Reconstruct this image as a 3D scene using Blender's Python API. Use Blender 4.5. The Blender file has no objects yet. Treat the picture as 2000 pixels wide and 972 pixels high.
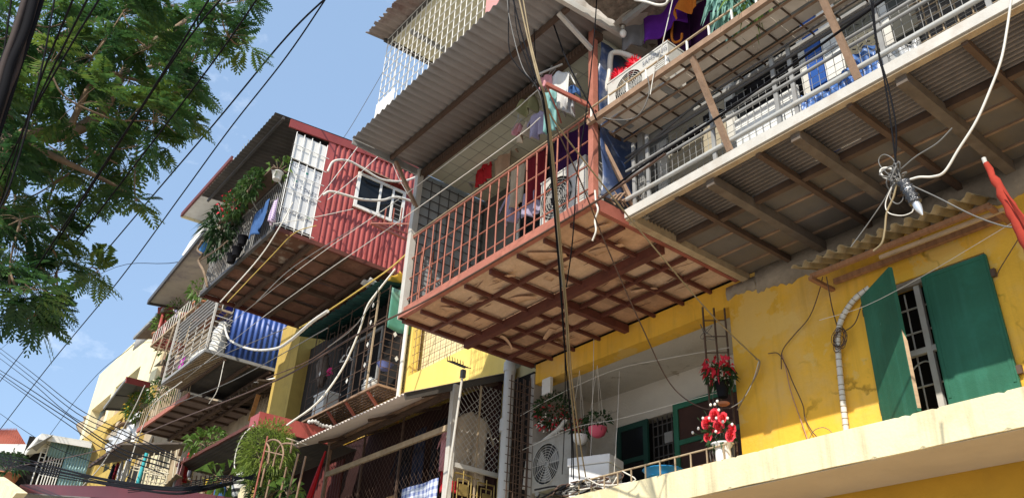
import bpy, bmesh, math, random
from mathutils import Vector, Matrix
D = bpy.data
sc = bpy.context.scene
COL = sc.collection
rnd = random.Random(7)
# ---------------------------------------------------------------- camera frame (solved from the photograph's vanishing points)
CR = ((0.62189702, 0.78169319, 0.04690259), (-0.3664741, 0.34344273, -0.86472182), (-0.69205551, 0.52057934, 0.50005632))
FOC = 1646.4
def ray(px, py):
    c = ((px - 1000) / FOC, (py - 486) / FOC, 1.0)
    return Vector([sum(CR[i][k] * c[i] for i in range(3)) for k in range(3)])
def aty(px, py, y): r = ray(px, py); return r * (y / r.y)
def atx(px, py, x): r = ray(px, py); return r * (x / r.x)
def atz(px, py, z): r = ray(px, py); return r * (z / r.z)
V = Vector
# ---------------------------------------------------------------- mesh builder
class MB:
    def __init__(s): s.v = []; s.f = []; s.sm = []
    def add(s, vs, fs, smooth=False):
        b = len(s.v); s.v += [V(p) for p in vs]
        for f in fs: s.f.append([b + i for i in f]); s.sm.append(smooth)
        return s
    def box(s, x0, x1, y0, y1, z0, z1):
        if x0 > x1: x0, x1 = x1, x0
        if y0 > y1: y0, y1 = y1, y0
        if z0 > z1: z0, z1 = z1, z0
        return s.add([(x0,y0,z0),(x1,y0,z0),(x1,y1,z0),(x0,y1,z0),(x0,y0,z1),(x1,y0,z1),(x1,y1,z1),(x0,y1,z1)],
              [(0,3,2,1),(4,5,6,7),(0,1,5,4),(1,2,6,5),(2,3,7,6),(3,0,4,7)])
    def bar(s, p, q, w, h=None, up=(0,0,1)):
        p = V(p); q = V(q); h = h or w; d = (q - p).normalized(); up = V(up)
        if abs(d.dot(up)) > .98: up = V((0,1,0)) if abs(d.y) < .9 else V((1,0,0))
        a = d.cross(up).normalized() * w / 2; b = a.cross(d).normalized() * h / 2
        vs = [p-a-b, p+a-b, p+a+b, p-a+b, q-a-b, q+a-b, q+a+b, q-a+b]
        return s.add(vs, [(0,1,2,3),(7,6,5,4),(0,4,5,1),(1,5,6,2),(2,6,7,3),(3,7,4,0)])
    def tube(s, pts, r, n=6, cap=True):
        pts = [V(p) for p in pts]; m = len(pts)
        rs = r if isinstance(r, (list, tuple)) else [r] * m
        prev = None; vs = []
        for i, p in enumerate(pts):
            t = (pts[min(i+1, m-1)] - pts[max(i-1, 0)])
            t = t.normalized() if t.length > 1e-9 else V((0,0,1))
            if prev is None:
                a = V((0,0,1)) if abs(t.z) < .9 else V((1,0,0)); u = t.cross(a).normalized()
            else:
                u = prev - t * prev.dot(t); u = u.normalized() if u.length > 1e-6 else t.orthogonal().normalized()
            prev = u; w = t.cross(u)
            for k in range(n):
                an = 2 * math.pi * k / n
                vs.append(p + (u * math.cos(an) + w * math.sin(an)) * rs[i])
        fs = [(i*n+k, i*n+(k+1)%n, (i+1)*n+(k+1)%n, (i+1)*n+k) for i in range(m-1) for k in range(n)]
        s.add(vs, fs, True)
        if cap: s.add(vs[:n][::-1], [tuple(range(n))]); s.add(vs[-n:], [tuple(range(n))])
        return s
    def quad(s, a, b, c, d): return s.add([a,b,c,d], [(0,1,2,3)])
    def slab(s, poly, ext):
        n = len(poly); ext = V(ext); a = [V(p) for p in poly]; b = [p + ext for p in a]
        return s.add(a + b, [tuple(range(n))[::-1], tuple(range(n, 2*n))] + [(i, (i+1)%n, n+(i+1)%n, n+i) for i in range(n)])
    def grid(s, fn, nu, nv, smooth=True):
        vs = [fn(i / nu, j / nv) for j in range(nv + 1) for i in range(nu + 1)]
        return s.add(vs, [(j*(nu+1)+i, j*(nu+1)+i+1, (j+1)*(nu+1)+i+1, (j+1)*(nu+1)+i) for j in range(nv) for i in range(nu)], smooth)
    def cloth(s, fn, nu, nv, t=.006):
        """sheet with a thickness: fn(u,v) -> point"""
        P = [[V(fn(i/nu, j/nv)) for i in range(nu+1)] for j in range(nv+1)]
        def nrm(j, i):
            a = P[j][min(i+1,nu)] - P[j][max(i-1,0)]; b = P[min(j+1,nv)][i] - P[max(j-1,0)][i]
            c = a.cross(b); return c.normalized() if c.length > 1e-9 else V((0,1,0))
        A = [P[j][i] + nrm(j,i)*t/2 for j in range(nv+1) for i in range(nu+1)]
        B = [P[j][i] - nrm(j,i)*t/2 for j in range(nv+1) for i in range(nu+1)]
        w = nu+1; n = len(A); fs = []
        for j in range(nv):
            for i in range(nu):
                q = (j*w+i, j*w+i+1, (j+1)*w+i+1, (j+1)*w+i); fs.append(q); fs.append(tuple(n+k for k in q[::-1]))
        for i in range(nu):
            fs.append((i, n+i, n+i+1, i+1)); k = nv*w+i; fs.append((k, k+1, n+k+1, n+k))
        for j in range(nv):
            a = j*w; fs.append((a, a+w, n+a+w, n+a)); a = j*w+nu; fs.append((a, n+a, n+a+w, a+w))
        return s.add(A + B, fs, True)
    def corr(s, o, u, v, amp=.02, wl=.14, t=.004, trap=False, ragged=0, nseg=1, seed=1):
        """corrugated sheet: ridges run along u, waves across v"""
        o = V(o); u = V(u); v = V(v); nrm = u.cross(v).normalized(); L = v.length; r_ = random.Random(seed)
        k = 8; n = max(2, int(round(L / wl * k))); top = []; bot = []
        rag = [r_.uniform(0, ragged) for _ in range(n + 2)]
        for j in range(nseg + 1):
            for i in range(n + 1):
                ph = (i / k) % 1.0
                h = (math.sin(2*math.pi*ph) if not trap else (1 if ph < .34 else (-1 if .5 <= ph < .84 else (1-2*(ph-.34)/.16 if ph < .5 else -1+2*(ph-.84)/.16)))) * amp
                f = j / nseg
                if j == nseg: f -= rag[i // 2]
                p = o + u * f + v * (i / n) + nrm * h
                top.append(p + nrm*t/2); bot.append(p - nrm*t/2)
        N = len(top); w = n + 1; fs = []
        for j in range(nseg):
            for i in range(n):
                a = j*w+i; q = (a, a+1, a+w+1, a+w); fs.append(q[::-1]); fs.append(tuple(N+x for x in q))
        for i in range(n):
            fs.append((i, i+1, N+i+1, N+i)); a = nseg*w+i; fs.append((a, N+a, N+a+1, a+1))
        s.add(top + bot, fs, not trap); return s
    def lathe(s, c, prof, n=16, M=None, smooth=True):
        c = V(c); vs = []
        for (r, z) in prof:
            for k in range(n):
                a = 2*math.pi*k/n; p = V((r*math.cos(a), r*math.sin(a), z)); vs.append(c + (M @ p if M else p))
        m = len(prof); fs = [(i*n+k, i*n+(k+1)%n, (i+1)*n+(k+1)%n, (i+1)*n+k) for i in range(m-1) for k in range(n)]
        s.add(vs, fs, smooth); s.add(vs[:n][::-1], [tuple(range(n))]); s.add(vs[-n:], [tuple(range(n))]); return s
    def blob(s, c, rx, ry, rz, nu=10, nv=7, jit=.0, seed=0):
        r_ = random.Random(seed); c = V(c); vs = []
        for j in range(nv + 1):
            th = math.pi * j / nv
            for i in range(nu):
                ph = 2*math.pi*i/nu; k = 1 + r_.uniform(-jit, jit)
                vs.append(c + V((rx*math.sin(th)*math.cos(ph)*k, ry*math.sin(th)*math.sin(ph)*k, rz*math.cos(th)*k)))
        s.add(vs, [(j*nu+i, (j+1)*nu+i, (j+1)*nu+(i+1)%nu, j*nu+(i+1)%nu) for j in range(nv) for i in range(nu)], True); return s
    def wall(s, x0, x1, z0, z1, y0, y1, holes=()):
        """wall in the xz plane with rectangular openings, one closed mesh"""
        xs = sorted({x0, x1} | {min(max(h[k], x0), x1) for h in holes for k in (0, 1)})
        zs = sorted({z0, z1} | {min(max(h[k], z0), z1) for h in holes for k in (2, 3)})
        def solid(i, j):
            if i < 0 or j < 0 or i >= len(xs)-1 or j >= len(zs)-1: return False
            cx = (xs[i]+xs[i+1])/2; cz = (zs[j]+zs[j+1])/2
            return not any(h[0] < cx < h[1] and h[2] < cz < h[3] for h in holes)
        for i in range(len(xs)-1):
            for j in range(len(zs)-1):
                if not solid(i, j): continue
                a, b, c, d = xs[i], xs[i+1], zs[j], zs[j+1]
                s.quad((a,y0,c),(b,y0,c),(b,y0,d),(a,y0,d)); s.quad((b,y1,c),(a,y1,c),(a,y1,d),(b,y1,d))
                if not solid(i-1,j): s.quad((a,y0,c),(a,y0,d),(a,y1,d),(a,y1,c))
                if not solid(i+1,j): s.quad((b,y0,c),(b,y1,c),(b,y1,d),(b,y0,d))
                if not solid(i,j-1): s.quad((a,y0,c),(a,y1,c),(b,y1,c),(b,y0,c))
                if not solid(i,j+1): s.quad((a,y0,d),(b,y0,d),(b,y1,d),(a,y1,d))
        return s
    def xform(s, M): s.v = [M @ p for p in s.v]; return s
    def build(s, name, mat, parent=None, loc=None, weld=False, bevel=0):
        me = D.meshes.new(name)
        if parent is not None: o0 = wloc(parent)
        elif loc is not None: o0 = V(loc)
        else:
            xs = [p.x for p in s.v]; ys = [p.y for p in s.v]; zs = [p.z for p in s.v]
            o0 = V(((min(xs)+max(xs))/2, (min(ys)+max(ys))/2, min(zs)))
        me.from_pydata([tuple(p - o0) for p in s.v], [], s.f)
        me.polygons.foreach_set('use_smooth', s.sm)
        if weld or bevel:
            bm = bmesh.new(); bm.from_mesh(me)
            bmesh.ops.remove_doubles(bm, verts=bm.verts, dist=1e-4)
            if bevel: bmesh.ops.bevel(bm, geom=list(bm.edges), offset=bevel, segments=2, affect='EDGES', profile=.6)
            bm.to_mesh(me); bm.free()
        me.materials.append(mat); me.update()
        o = D.objects.new(name, me); COL.objects.link(o)
        if parent is not None: o.parent = parent
        else: o.location = o0
        return o
def wloc(o):
    p = V((0,0,0))
    while o is not None: p += o.location; o = o.parent
    return p
def tag(o, label=None, cat=None, group=None, kind=None):
    if label: o['label'] = label
    if cat: o['category'] = cat
    if group: o['group'] = group
    if kind: o['kind'] = kind
    return o
def thing(name, label, cat, loc, group=None):
    o = D.objects.new(name, None); o.empty_display_size = .2; COL.objects.link(o); o.location = V(loc)
    return tag(o, label, cat, group)
def one(name, mb, mat, label, cat, group=None, **k): return tag(mb.build(name, mat, **k), label, cat, group)
def copy_tree(o, parent=None):
    c = o.copy(); COL.objects.link(c); c.parent = parent
    for ch in list(o.children): copy_tree(ch, c)
    return c
def box(*a): return MB().box(*a)
def bar(*a, **k): return MB().bar(*a, **k)
def tube(*a, **k): return MB().tube(*a, **k)
def smooth_path(pts, n=8):
    """Catmull-Rom through the points"""
    P = [V(p) for p in pts]; P = [P[0]*2-P[1]] + P + [P[-1]*2-P[-2]]; out = []
    for i in range(1, len(P)-2):
        a, b, c, d = P[i-1:i+3]
        for k in range(n):
            t = k/n; out.append(.5*((2*b)+(c-a)*t+(2*a-5*b+4*c-d)*t*t+(3*b-a-3*c+d)*t**3))
    out.append(P[-2]); return out
# ---------------------------------------------------------------- materials
def rgb(h): # sRGB 0-255 -> linear
    f = lambda c: (c/12.92 if c <= .04045 else ((c+.055)/1.055)**2.4)
    return tuple(f(c/255) for c in h)
MATS = {}
def mat(name, col, rough=.8, var=.18, scale=2.5, dirt=None, dirt_amt=.0, dirt_scale=1.2, streak=0, streak_col=None, bump=.0, bump_scale=30, metal=0, fine=None, stretch=None, trans=0, spec=.3, patch=None, patch_scale=.7, patch_thr=.56, crack=0):
    """painted / weathered surface: base colour with broad variation, patchy dirt and run-off streaks"""
    m = D.materials.new(name); m.use_nodes = True; nt = m.node_tree; N = nt.nodes; L = nt.links
    b = N['Principled BSDF']; tc = N.new('ShaderNodeTexCoord')
    b.inputs['Roughness'].default_value = rough; b.inputs['Metallic'].default_value = metal
    b.inputs['Specular IOR Level'].default_value = spec
    base = tuple(col)
    def noise(sc_, det=5, st=None, ro=.6):
        n = N.new('ShaderNodeTexNoise'); n.inputs['Scale'].default_value = sc_; n.inputs['Detail'].default_value = det; n.inputs['Roughness'].default_value = ro
        if st:
            mp = N.new('ShaderNodeMapping'); mp.inputs['Scale'].default_value = st; L.new(tc.outputs['Object'], mp.inputs['Vector']); L.new(mp.outputs['Vector'], n.inputs['Vector'])
        else: L.new(tc.outputs['Object'], n.inputs['Vector'])
        return n.outputs['Fac']
    def ramp(src, lo, hi):
        r = N.new('ShaderNodeMapRange'); r.inputs['From Min'].default_value = lo; r.inputs['From Max'].default_value = hi
        L.new(src, r.inputs['Value']); return r.outputs['Result']
    def mix(f, a, c, amt=1):
        x = N.new('ShaderNodeMix'); x.data_type = 'RGBA'
        if amt != 1:
            mu = N.new('ShaderNodeMath'); mu.operation = 'MULTIPLY'; mu.inputs[1].default_value = amt; L.new(f, mu.inputs[0]); f = mu.outputs[0]
        L.new(f, x.inputs['Factor'])
        for k, q in (('A', a), ('B', c)):
            if isinstance(q, tuple): x.inputs[k].default_value = (*q, 1) if len(q) == 3 else q
            else: L.new(q, x.inputs[k])
        return x.outputs['Result']
    lo = tuple(c*(1-var) for c in base); hi = tuple(min(1, c*(1+var)) for c in base)
    c = mix(ramp(noise(scale, 6, stretch), .3, .7), lo, hi)
    if fine: c = mix(ramp(noise(fine, 4), .35, .7), c, tuple(x*.72 for x in base), .55)
    if dirt_amt: c = mix(ramp(noise(dirt_scale, 8, None, .68), .5, .72), c, tuple(dirt), dirt_amt)
    if streak: c = mix(ramp(noise(1.0, 6, (9, 9, .55), .6), .52, .75), c, tuple(streak_col or dirt), streak)
    if patch: c = mix(ramp(noise(patch_scale, 9, None, .62), patch_thr, patch_thr+.012), c, tuple(patch), .75)
    if crack:
        vo = N.new('ShaderNodeTexVoronoi'); vo.feature = 'DISTANCE_TO_EDGE'; vo.inputs['Scale'].default_value = crack
        wn = N.new('ShaderNodeTexNoise'); wn.inputs['Scale'].default_value = 3; wn.inputs['Detail'].default_value = 6; L.new(tc.outputs['Object'], wn.inputs['Vector'])
        va = N.new('ShaderNodeVectorMath'); va.operation = 'MULTIPLY_ADD'; va.inputs[1].default_value = (.5,.5,.5); L.new(wn.outputs['Color'], va.inputs[0]); L.new(tc.outputs['Object'], va.inputs[2]); L.new(va.outputs[0], vo.inputs['Vector'])
        mk = N.new('ShaderNodeMath'); mk.operation = 'MULTIPLY'; L.new(ramp(vo.outputs['Distance'], .012, .0), mk.inputs[0]); L.new(ramp(noise(.9, 3), .5, .6), mk.inputs[1])
        c = mix(mk.outputs[0], c, tuple(x*.35 for x in base), .8)
    L.new(c, b.inputs['Base Color'])
    if bump:
        bp = N.new('ShaderNodeBump'); bp.inputs['Strength'].default_value = bump; bp.inputs['Distance'].default_value = .02
        L.new(noise(bump_scale, 6), bp.inputs['Height']); L.new(bp.outputs['Normal'], b.inputs['Normal'])
    if trans:
        b.inputs['Transmission Weight'].default_value = 0
        t = N.new('ShaderNodeBsdfTranslucent'); L.new(c, t.inputs['Color']); ms = N.new('ShaderNodeMixShader'); ms.inputs[0].default_value = trans
        L.new(b.outputs[0], ms.inputs[1]); L.new(t.outputs[0], ms.inputs[2]); L.new(ms.outputs[0], N['Material Output'].inputs['Surface'])
    MATS[name] = m; return m
def stripes(name, cols, axis=0, wl=.03, rough=.85, check=False):
    m = D.materials.new(name); m.use_nodes = True; nt = m.node_tree; N = nt.nodes; L = nt.links; b = N['Principled BSDF']; b.inputs['Roughness'].default_value = rough
    tc = N.new('ShaderNodeTexCoord')
    def line(ax):
        sp = N.new('ShaderNodeSeparateXYZ'); L.new(tc.outputs['Object'], sp.inputs[0])
        mu = N.new('ShaderNodeMath'); mu.operation = 'MULTIPLY'; mu.inputs[1].default_value = 1/wl; L.new(sp.outputs[ax], mu.inputs[0])
        fr = N.new('ShaderNodeMath'); fr.operation = 'FRACT'; L.new(mu.outputs[0], fr.inputs[0])
        gt = N.new('ShaderNodeMath'); gt.operation = 'GREATER_THAN'; gt.inputs[1].default_value = .55; L.new(fr.outputs[0], gt.inputs[0]); return gt.outputs[0]
    f = line(axis)
    if check:
        g = line(2); ad = N.new('ShaderNodeMath'); ad.operation = 'ADD'; L.new(f, ad.inputs[0]); L.new(g, ad.inputs[1])
        dv = N.new('ShaderNodeMath'); dv.operation = 'MULTIPLY'; dv.inputs[1].default_value = .5; L.new(ad.outputs[0], dv.inputs[0]); f = dv.outputs[0]
    x = N.new('ShaderNodeMix'); x.data_type = 'RGBA'; L.new(f, x.inputs['Factor'])
    x.inputs['A'].default_value = (*cols[0], 1); x.inputs['B'].default_value = (*cols[1], 1); L.new(x.outputs['Result'], b.inputs['Base Color'])
    return m
def emit_free_glass(name, col, rough=.08):
    return mat(name, col, rough=rough, var=.25, scale=1.5, spec=.22)
RUST = (.16, .055, .022); GRIME = (.06, .048, .035)
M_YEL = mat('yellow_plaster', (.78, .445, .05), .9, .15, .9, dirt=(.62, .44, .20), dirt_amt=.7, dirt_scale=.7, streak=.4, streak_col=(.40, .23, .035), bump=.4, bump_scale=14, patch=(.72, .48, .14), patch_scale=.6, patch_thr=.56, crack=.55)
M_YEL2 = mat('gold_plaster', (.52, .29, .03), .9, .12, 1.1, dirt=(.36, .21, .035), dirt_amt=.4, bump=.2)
M_YELP = mat('pale_yellow_paint', (.80, .60, .16), .9, .12, 1.3, dirt=(.70, .55, .25), dirt_amt=.4, streak=.2, streak_col=(.5, .35, .1), bump=.2)
M_CREAM = mat('cream_paint', (.74, .66, .42), .85, .07, 1.4, dirt=(.40, .34, .22), dirt_amt=.38, dirt_scale=2.2, streak=.5, streak_col=(.22, .18, .11), bump=.3, bump_scale=30, patch=(.62,.52,.30), patch_scale=.9, patch_thr=.63)
M_SOFFIT = mat('soffit_paint', (.56, .49, .37), .9, .10, .9, dirt=(.42, .36, .27), dirt_amt=.3, bump=.15)
M_CEMENT = mat('rough_cement', (.27, .23, .18), .95, .25, 2.2, dirt=(.13, .105, .08), dirt_amt=.6, dirt_scale=3, bump=.8, bump_scale=14)
M_PLASTER = mat('grey_plaster', (.42, .38, .33), .92, .16, 1.1, dirt=(.20, .16, .12), dirt_amt=.6, dirt_scale=.9, bump=.35, patch=(.28,.23,.18), patch_scale=1.3, patch_thr=.66, crack=.6)
M_RED = mat('red_oxide_paint', (.33, .105, .075), .6, .2, 3, dirt=(.22, .07, .04), dirt_amt=.4, dirt_scale=5, bump=.12)
M_DRED = mat('dark_red_steel', (.12, .038, .026), .65, .25, 4, dirt=(.07, .03, .02), dirt_amt=.5, dirt_scale=5, bump=.15)
M_SALM = mat('faded_red_steel', (.39, .145, .10), .65, .2, 4, dirt=(.20, .075, .04), dirt_amt=.65, dirt_scale=4.5, bump=.12)
M_PLY = mat('weathered_plywood', (.62, .39, .24), .9, .2, 1.6, dirt=(.30, .15, .08), dirt_amt=.6, dirt_scale=2.6, bump=.5, bump_scale=9, fine=26, stretch=(1, 3, 1))
M_PLY2 = mat('stained_plywood', (.50, .30, .18), .9, .3, 1.9, dirt=(.17, .08, .045), dirt_amt=.8, dirt_scale=1.9, bump=.6, bump_scale=8, fine=22, stretch=(3, 1, 1))
M_PLY3 = mat('bleached_plywood', (.66, .46, .31), .9, .18, 1.2, dirt=(.36, .20, .11), dirt_amt=.5, dirt_scale=3.3, bump=.5, bump_scale=10, fine=30, stretch=(1, 4, 1))
M_PLYD = mat('dark_rotten_plywood', (.21, .105, .07), .9, .35, 2.2, dirt=(.05, .025, .018), dirt_amt=.6, dirt_scale=2.4, bump=.5, bump_scale=9, fine=20)
M_GALV = mat('galvanised_steel', (.50, .50, .47), .5, .12, 3, dirt=(.30, .22, .14), dirt_amt=.35, dirt_scale=6, metal=.25, bump=.08)
M_LGREY = mat('light_grey_paint', (.52, .50, .45), .6, .1, 3, dirt=(.36, .25, .16), dirt_amt=.35, dirt_scale=5, bump=.1)
M_GREYP = mat('grey_steel', (.27, .27, .26), .55, .18, 4, dirt=(.14, .10, .07), dirt_amt=.4, dirt_scale=6)
M_DGREY = mat('dark_grey_steel', (.075, .072, .07), .55, .25, 4, dirt=(.10, .055, .03), dirt_amt=.4, dirt_scale=6)
M_BROWN = mat('brown_rusty_steel', (.29, .19, .125), .75, .25, 5, dirt=(.14, .07, .035), dirt_amt=.55, dirt_scale=6, bump=.2)
M_DBROWN = mat('dark_brown_steel', (.095, .06, .042), .75, .25, 5, dirt=(.05, .03, .02), dirt_amt=.5)
M_TAN = mat('tan_painted_steel', (.40, .31, .20), .7, .2, 5, dirt=RUST, dirt_amt=.4, dirt_scale=8)
M_ASB = mat('fibre_cement', (.66, .58, .48), .95, .12, 2.0, dirt=(.36, .25, .16), dirt_amt=.45, dirt_scale=2.4, bump=.2)
M_CORRB = mat('brown_corrugated_sheet', (.20, .17, .145), .8, .3, 2.5, dirt=(.40, .30, .22), dirt_amt=.22, dirt_scale=14, bump=.1)
M_TIN = mat('grey_brown_tin', (.255, .235, .22), .6, .1, 1.2, dirt=(.20, .15, .12), dirt_amt=.4, dirt_scale=1.5, spec=.4)
M_TINL = mat('pale_tin', (.66, .58, .52), .6, .1, 1.5, dirt=(.30, .22, .16), dirt_amt=.3, spec=.4)
M_TIND = mat('dark_tin', (.075, .068, .06), .75, .3, 1.3, dirt=(.13, .11, .09), dirt_amt=.5)
M_TINR = mat('red_painted_tin', (.37, .075, .065), .45, .12, 1.8, dirt=(.22, .035, .03), dirt_amt=.4, dirt_scale=1.5, streak=.4, streak_col=(.16, .035, .03), spec=.5)
M_TRIM = mat('maroon_trim', (.27, .055, .05), .5, .12, 2, dirt=(.35, .10, .09), dirt_amt=.3)
M_BLUE = mat('blue_painted_tin', (.04, .10, .36), .45, .15, 2, dirt=(.02, .05, .2), dirt_amt=.4, spec=.5)
M_WHITE = mat('white_paint', (.78, .77, .73), .6, .05, 3, dirt=(.55, .50, .42), dirt_amt=.25, dirt_scale=3)
M_WHT2 = mat('grubby_white_paint', (.66, .65, .60), .6, .08, 3, dirt=(.36, .31, .24), dirt_amt=.35, dirt_scale=4)
M_PVC = mat('grey_pvc', (.50, .51, .50), .5, .06, 2, dirt=(.32, .29, .25), dirt_amt=.25)
M_CEILG = mat('pale_green_ceiling', (.50, .52, .42), .8, .05, 2, dirt=(.40, .40, .31), dirt_amt=.25)
M_BGREY = mat('blue_grey_sheet', (.34, .37, .38), .7, .12, 2.5, dirt=(.22, .23, .23), dirt_amt=.4)
M_GREEN = mat('green_shutter_paint', (.022, .115, .068), .66, .2, 1.3, dirt=(.035, .21, .145), dirt_amt=.5, dirt_scale=1.4, streak=.3, streak_col=(.055, .22, .16), bump=.2, patch=(.10,.26,.20), patch_scale=3.5, patch_thr=.69)
M_DGREEN = mat('dark_green_frame', (.012, .055, .042), .6, .2, 2)
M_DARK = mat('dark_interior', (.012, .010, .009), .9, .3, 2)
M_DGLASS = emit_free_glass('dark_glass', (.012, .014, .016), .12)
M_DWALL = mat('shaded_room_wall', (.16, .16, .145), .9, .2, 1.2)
M_WOOD = mat('bare_wood', (.30, .15, .075), .85, .25, 4, dirt=(.13, .06, .03), dirt_amt=.5, stretch=(6, 1, 1))
M_WOODP = mat('pale_wood', (.44, .31, .19), .85, .2, 4, stretch=(1, 1, 6))
M_CEMSHEET = mat('old_cement_sheet', (.36, .29, .18), .95, .25, 3, dirt=(.15, .115, .07), dirt_amt=.6, dirt_scale=4, bump=.4)
M_BLACK = mat('black_cable_rubber', (.009, .009, .011), .85, .2, 5, spec=.1)
M_WCAB = mat('white_cable', (.66, .63, .56), .5, .08, 5)
M_TCAB = mat('tan_cable', (.26, .20, .11), .6, .2, 5)
M_BCAB = mat('brown_cable', (.10, .06, .045), .6, .2, 5)
M_GCAB = mat('grey_cable', (.15, .145, .135), .6, .15, 5)
M_LEAF = mat('leaf_green', (.045, .10, .022), .55, .5, 9, dirt=(.13, .17, .025), dirt_amt=.5, dirt_scale=2.2, trans=.35)
M_LEAF2 = mat('bright_leaf', (.10, .18, .03), .5, .35, 8, dirt=(.20, .22, .03), dirt_amt=.4, dirt_scale=5, trans=.35)
M_LEAFD = mat('dark_leaf', (.028, .065, .020), .5, .4, 8, trans=.25)
M_BARK = mat('brown_bark', (.21, .15, .10), .95, .35, 5, dirt=(.09, .06, .04), dirt_amt=.5, bump=.5, bump_scale=18)
M_TERRA = mat('terracotta', (.42, .17, .09), .85, .15, 5)
M_FLR = mat('red_petals', (.55, .02, .04), .7, .3, 25)
M_FLP = mat('rose_petals', (.75, .06, .08), .7, .3, 25)
M_FLW = mat('white_petals', (.80, .77, .70), .7, .1, 25)
M_FLO = mat('yellow_petals', (.70, .42, .02), .7, .2, 25)
def cloth_mat(name, col, var=.14): return mat(name, col, .95, var, 6, dirt=tuple(c*.7 for c in col), dirt_amt=.4, dirt_scale=7, bump=.15, bump_scale=60, trans=.12, spec=.1)
# ---------------------------------------------------------------- camera, sky, sun, ground
cam = D.cameras.new('camera'); co = D.objects.new('camera', cam); COL.objects.link(co); sc.camera = co
co.matrix_world = Matrix(((CR[0][0], -CR[1][0], -CR[2][0], 0), (CR[0][1], -CR[1][1], -CR[2][1], 0), (CR[0][2], -CR[1][2], -CR[2][2], 0), (0,0,0,1)))
cam.sensor_width = 36; cam.lens = 36 * FOC / 2000; cam.clip_end = 3000; cam.clip_start = .05
sc.render.resolution_x = 1024; sc.render.resolution_y = 497
SUN = V((.52, -1, .95)).normalized()        # towards the sun: behind the camera and to its right
w = D.worlds.new('World'); sc.world = w; w.use_nodes = True; nt = w.node_tree; bg = nt.nodes['Background']
sky = nt.nodes.new('ShaderNodeTexSky'); sky.sky_type = 'NISHITA'; sky.sun_disc = False
sky.sun_elevation = math.asin(SUN.z); sky.sun_rotation = math.atan2(SUN.x, SUN.y); sky.air_density = 1.0; sky.dust_density = .8; sky.ozone_density = 1.2
tc = nt.nodes.new('ShaderNodeTexCoord')
mp = nt.nodes.new('ShaderNodeMapping'); mp.inputs['Scale'].default_value = (5, 5, 9); nt.links.new(tc.outputs['Generated'], mp.inputs['Vector'])
n1 = nt.nodes.new('ShaderNodeTexNoise'); n1.inputs['Scale'].default_value = 1.6; n1.inputs['Detail'].default_value = 7; n1.inputs['Roughness'].default_value = .62; nt.links.new(mp.outputs['Vector'], n1.inputs['Vector'])
mr = nt.nodes.new('ShaderNodeMapRange'); mr.inputs['From Min'].default_value = .575; mr.inputs['From Max'].default_value = .78; mr.inputs['To Max'].default_value = .42; nt.links.new(n1.outputs['Fac'], mr.inputs['Value'])
veil = nt.nodes.new('ShaderNodeMix'); veil.data_type = 'RGBA'; veil.inputs['Factor'].default_value = .62; nt.links.new(sky.outputs['Color'], veil.inputs['A']); veil.inputs['B'].default_value = (2.1, 3.1, 4.6, 1)   # even pale blue mixed in to lift and flatten the sky tone
mx = nt.nodes.new('ShaderNodeMix'); mx.data_type = 'RGBA'; nt.links.new(mr.outputs['Result'], mx.inputs['Factor']); nt.links.new(veil.outputs['Result'], mx.inputs['A']); mx.inputs['B'].default_value = (7.0, 7.3, 7.8, 1)
nt.links.new(mx.outputs['Result'], bg.inputs['Color']); bg.inputs['Strength'].default_value = .15
sl = D.lights.new('sun', 'SUN'); sl.energy = 4.0; sl.angle = math.radians(.5); sl.color = (1, .93, .82); so = D.objects.new('sun', sl); COL.objects.link(so)
so.rotation_euler = SUN.to_track_quat('Z', 'Y').to_euler(); so.location = (10, -20, 25)
vs = sc.view_settings; vs.view_transform = 'Standard'; vs.look = 'None'; vs.exposure = .52; vs.gamma = 1
sc.render.engine = 'CYCLES'
sc.cycles.max_bounces = 8; sc.cycles.diffuse_bounces = 5
M_ASPH = mat('worn_concrete_street', (.36, .33, .29), .95, .2, .6, dirt=(.12, .11, .10), dirt_amt=.5, dirt_scale=.5, bump=.3)
M_PAVE = mat('pavement_tiles', (.42, .36, .30), .9, .15, 1.5, dirt=(.2, .17, .14), dirt_amt=.4)
GZ = -1.6
tag(box(-400, 400, -400, 400, GZ-.5, GZ-.14).build('ground', M_PAVE), kind='structure')
tag(box(-120, 60, -5.5, 6.0, GZ-.14+.004, GZ).build('street', M_ASPH), kind='structure')
tag(box(-120, 60, 6.0, 9.0, GZ-.14+.004, GZ+.12).build('pavement', M_PAVE), kind='structure')
# ================================================================= yellow apartment building (right half of the picture)
yb = thing('apartment_building', 'yellow plastered apartment building with cream slab edge and green window shutters', 'building', (-3, 8, GZ))
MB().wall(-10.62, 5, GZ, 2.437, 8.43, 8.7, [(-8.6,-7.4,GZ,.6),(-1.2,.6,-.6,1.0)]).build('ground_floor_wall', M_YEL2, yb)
sl_ = MB(); r_ = random.Random(12); nX = 420
edge = []
for i in range(nX+1):   # cast edge: slightly wavy, with small chips
    x = -10.62 + 15.62*i/nX; ch = r_.random(); c1 = r_.uniform(.004,.026) if ch < .14 else 0; c2 = r_.uniform(.004,.022) if ch > .92 else 0; wv = .004*math.sin(x*2.1)+.003*math.sin(x*5.3)
    edge.append([(x,9.6,2.437),(x,7.5+wv+c2,2.437+wv),(x,7.5+wv,2.437+wv+.008+c2),(x,7.5+wv*.6,2.60),(x,7.5-wv,2.77-c1-.006+wv*.5),(x,7.506+c1-wv,2.77-c1*.3),(x,9.6,2.77)])
sl_.add([p for e_ in edge for p in e_], [(7*i+k,7*(i+1)+k,7*(i+1)+(k+1)%7,7*i+(k+1)%7) for i in range(nX) for k in range(7)]); sl_.add(edge[0],[tuple(range(7))]); sl_.add(edge[-1],[tuple(range(7))[::-1]])
s_obj = sl_.build('floor_slab', M_CREAM, yb)
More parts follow.
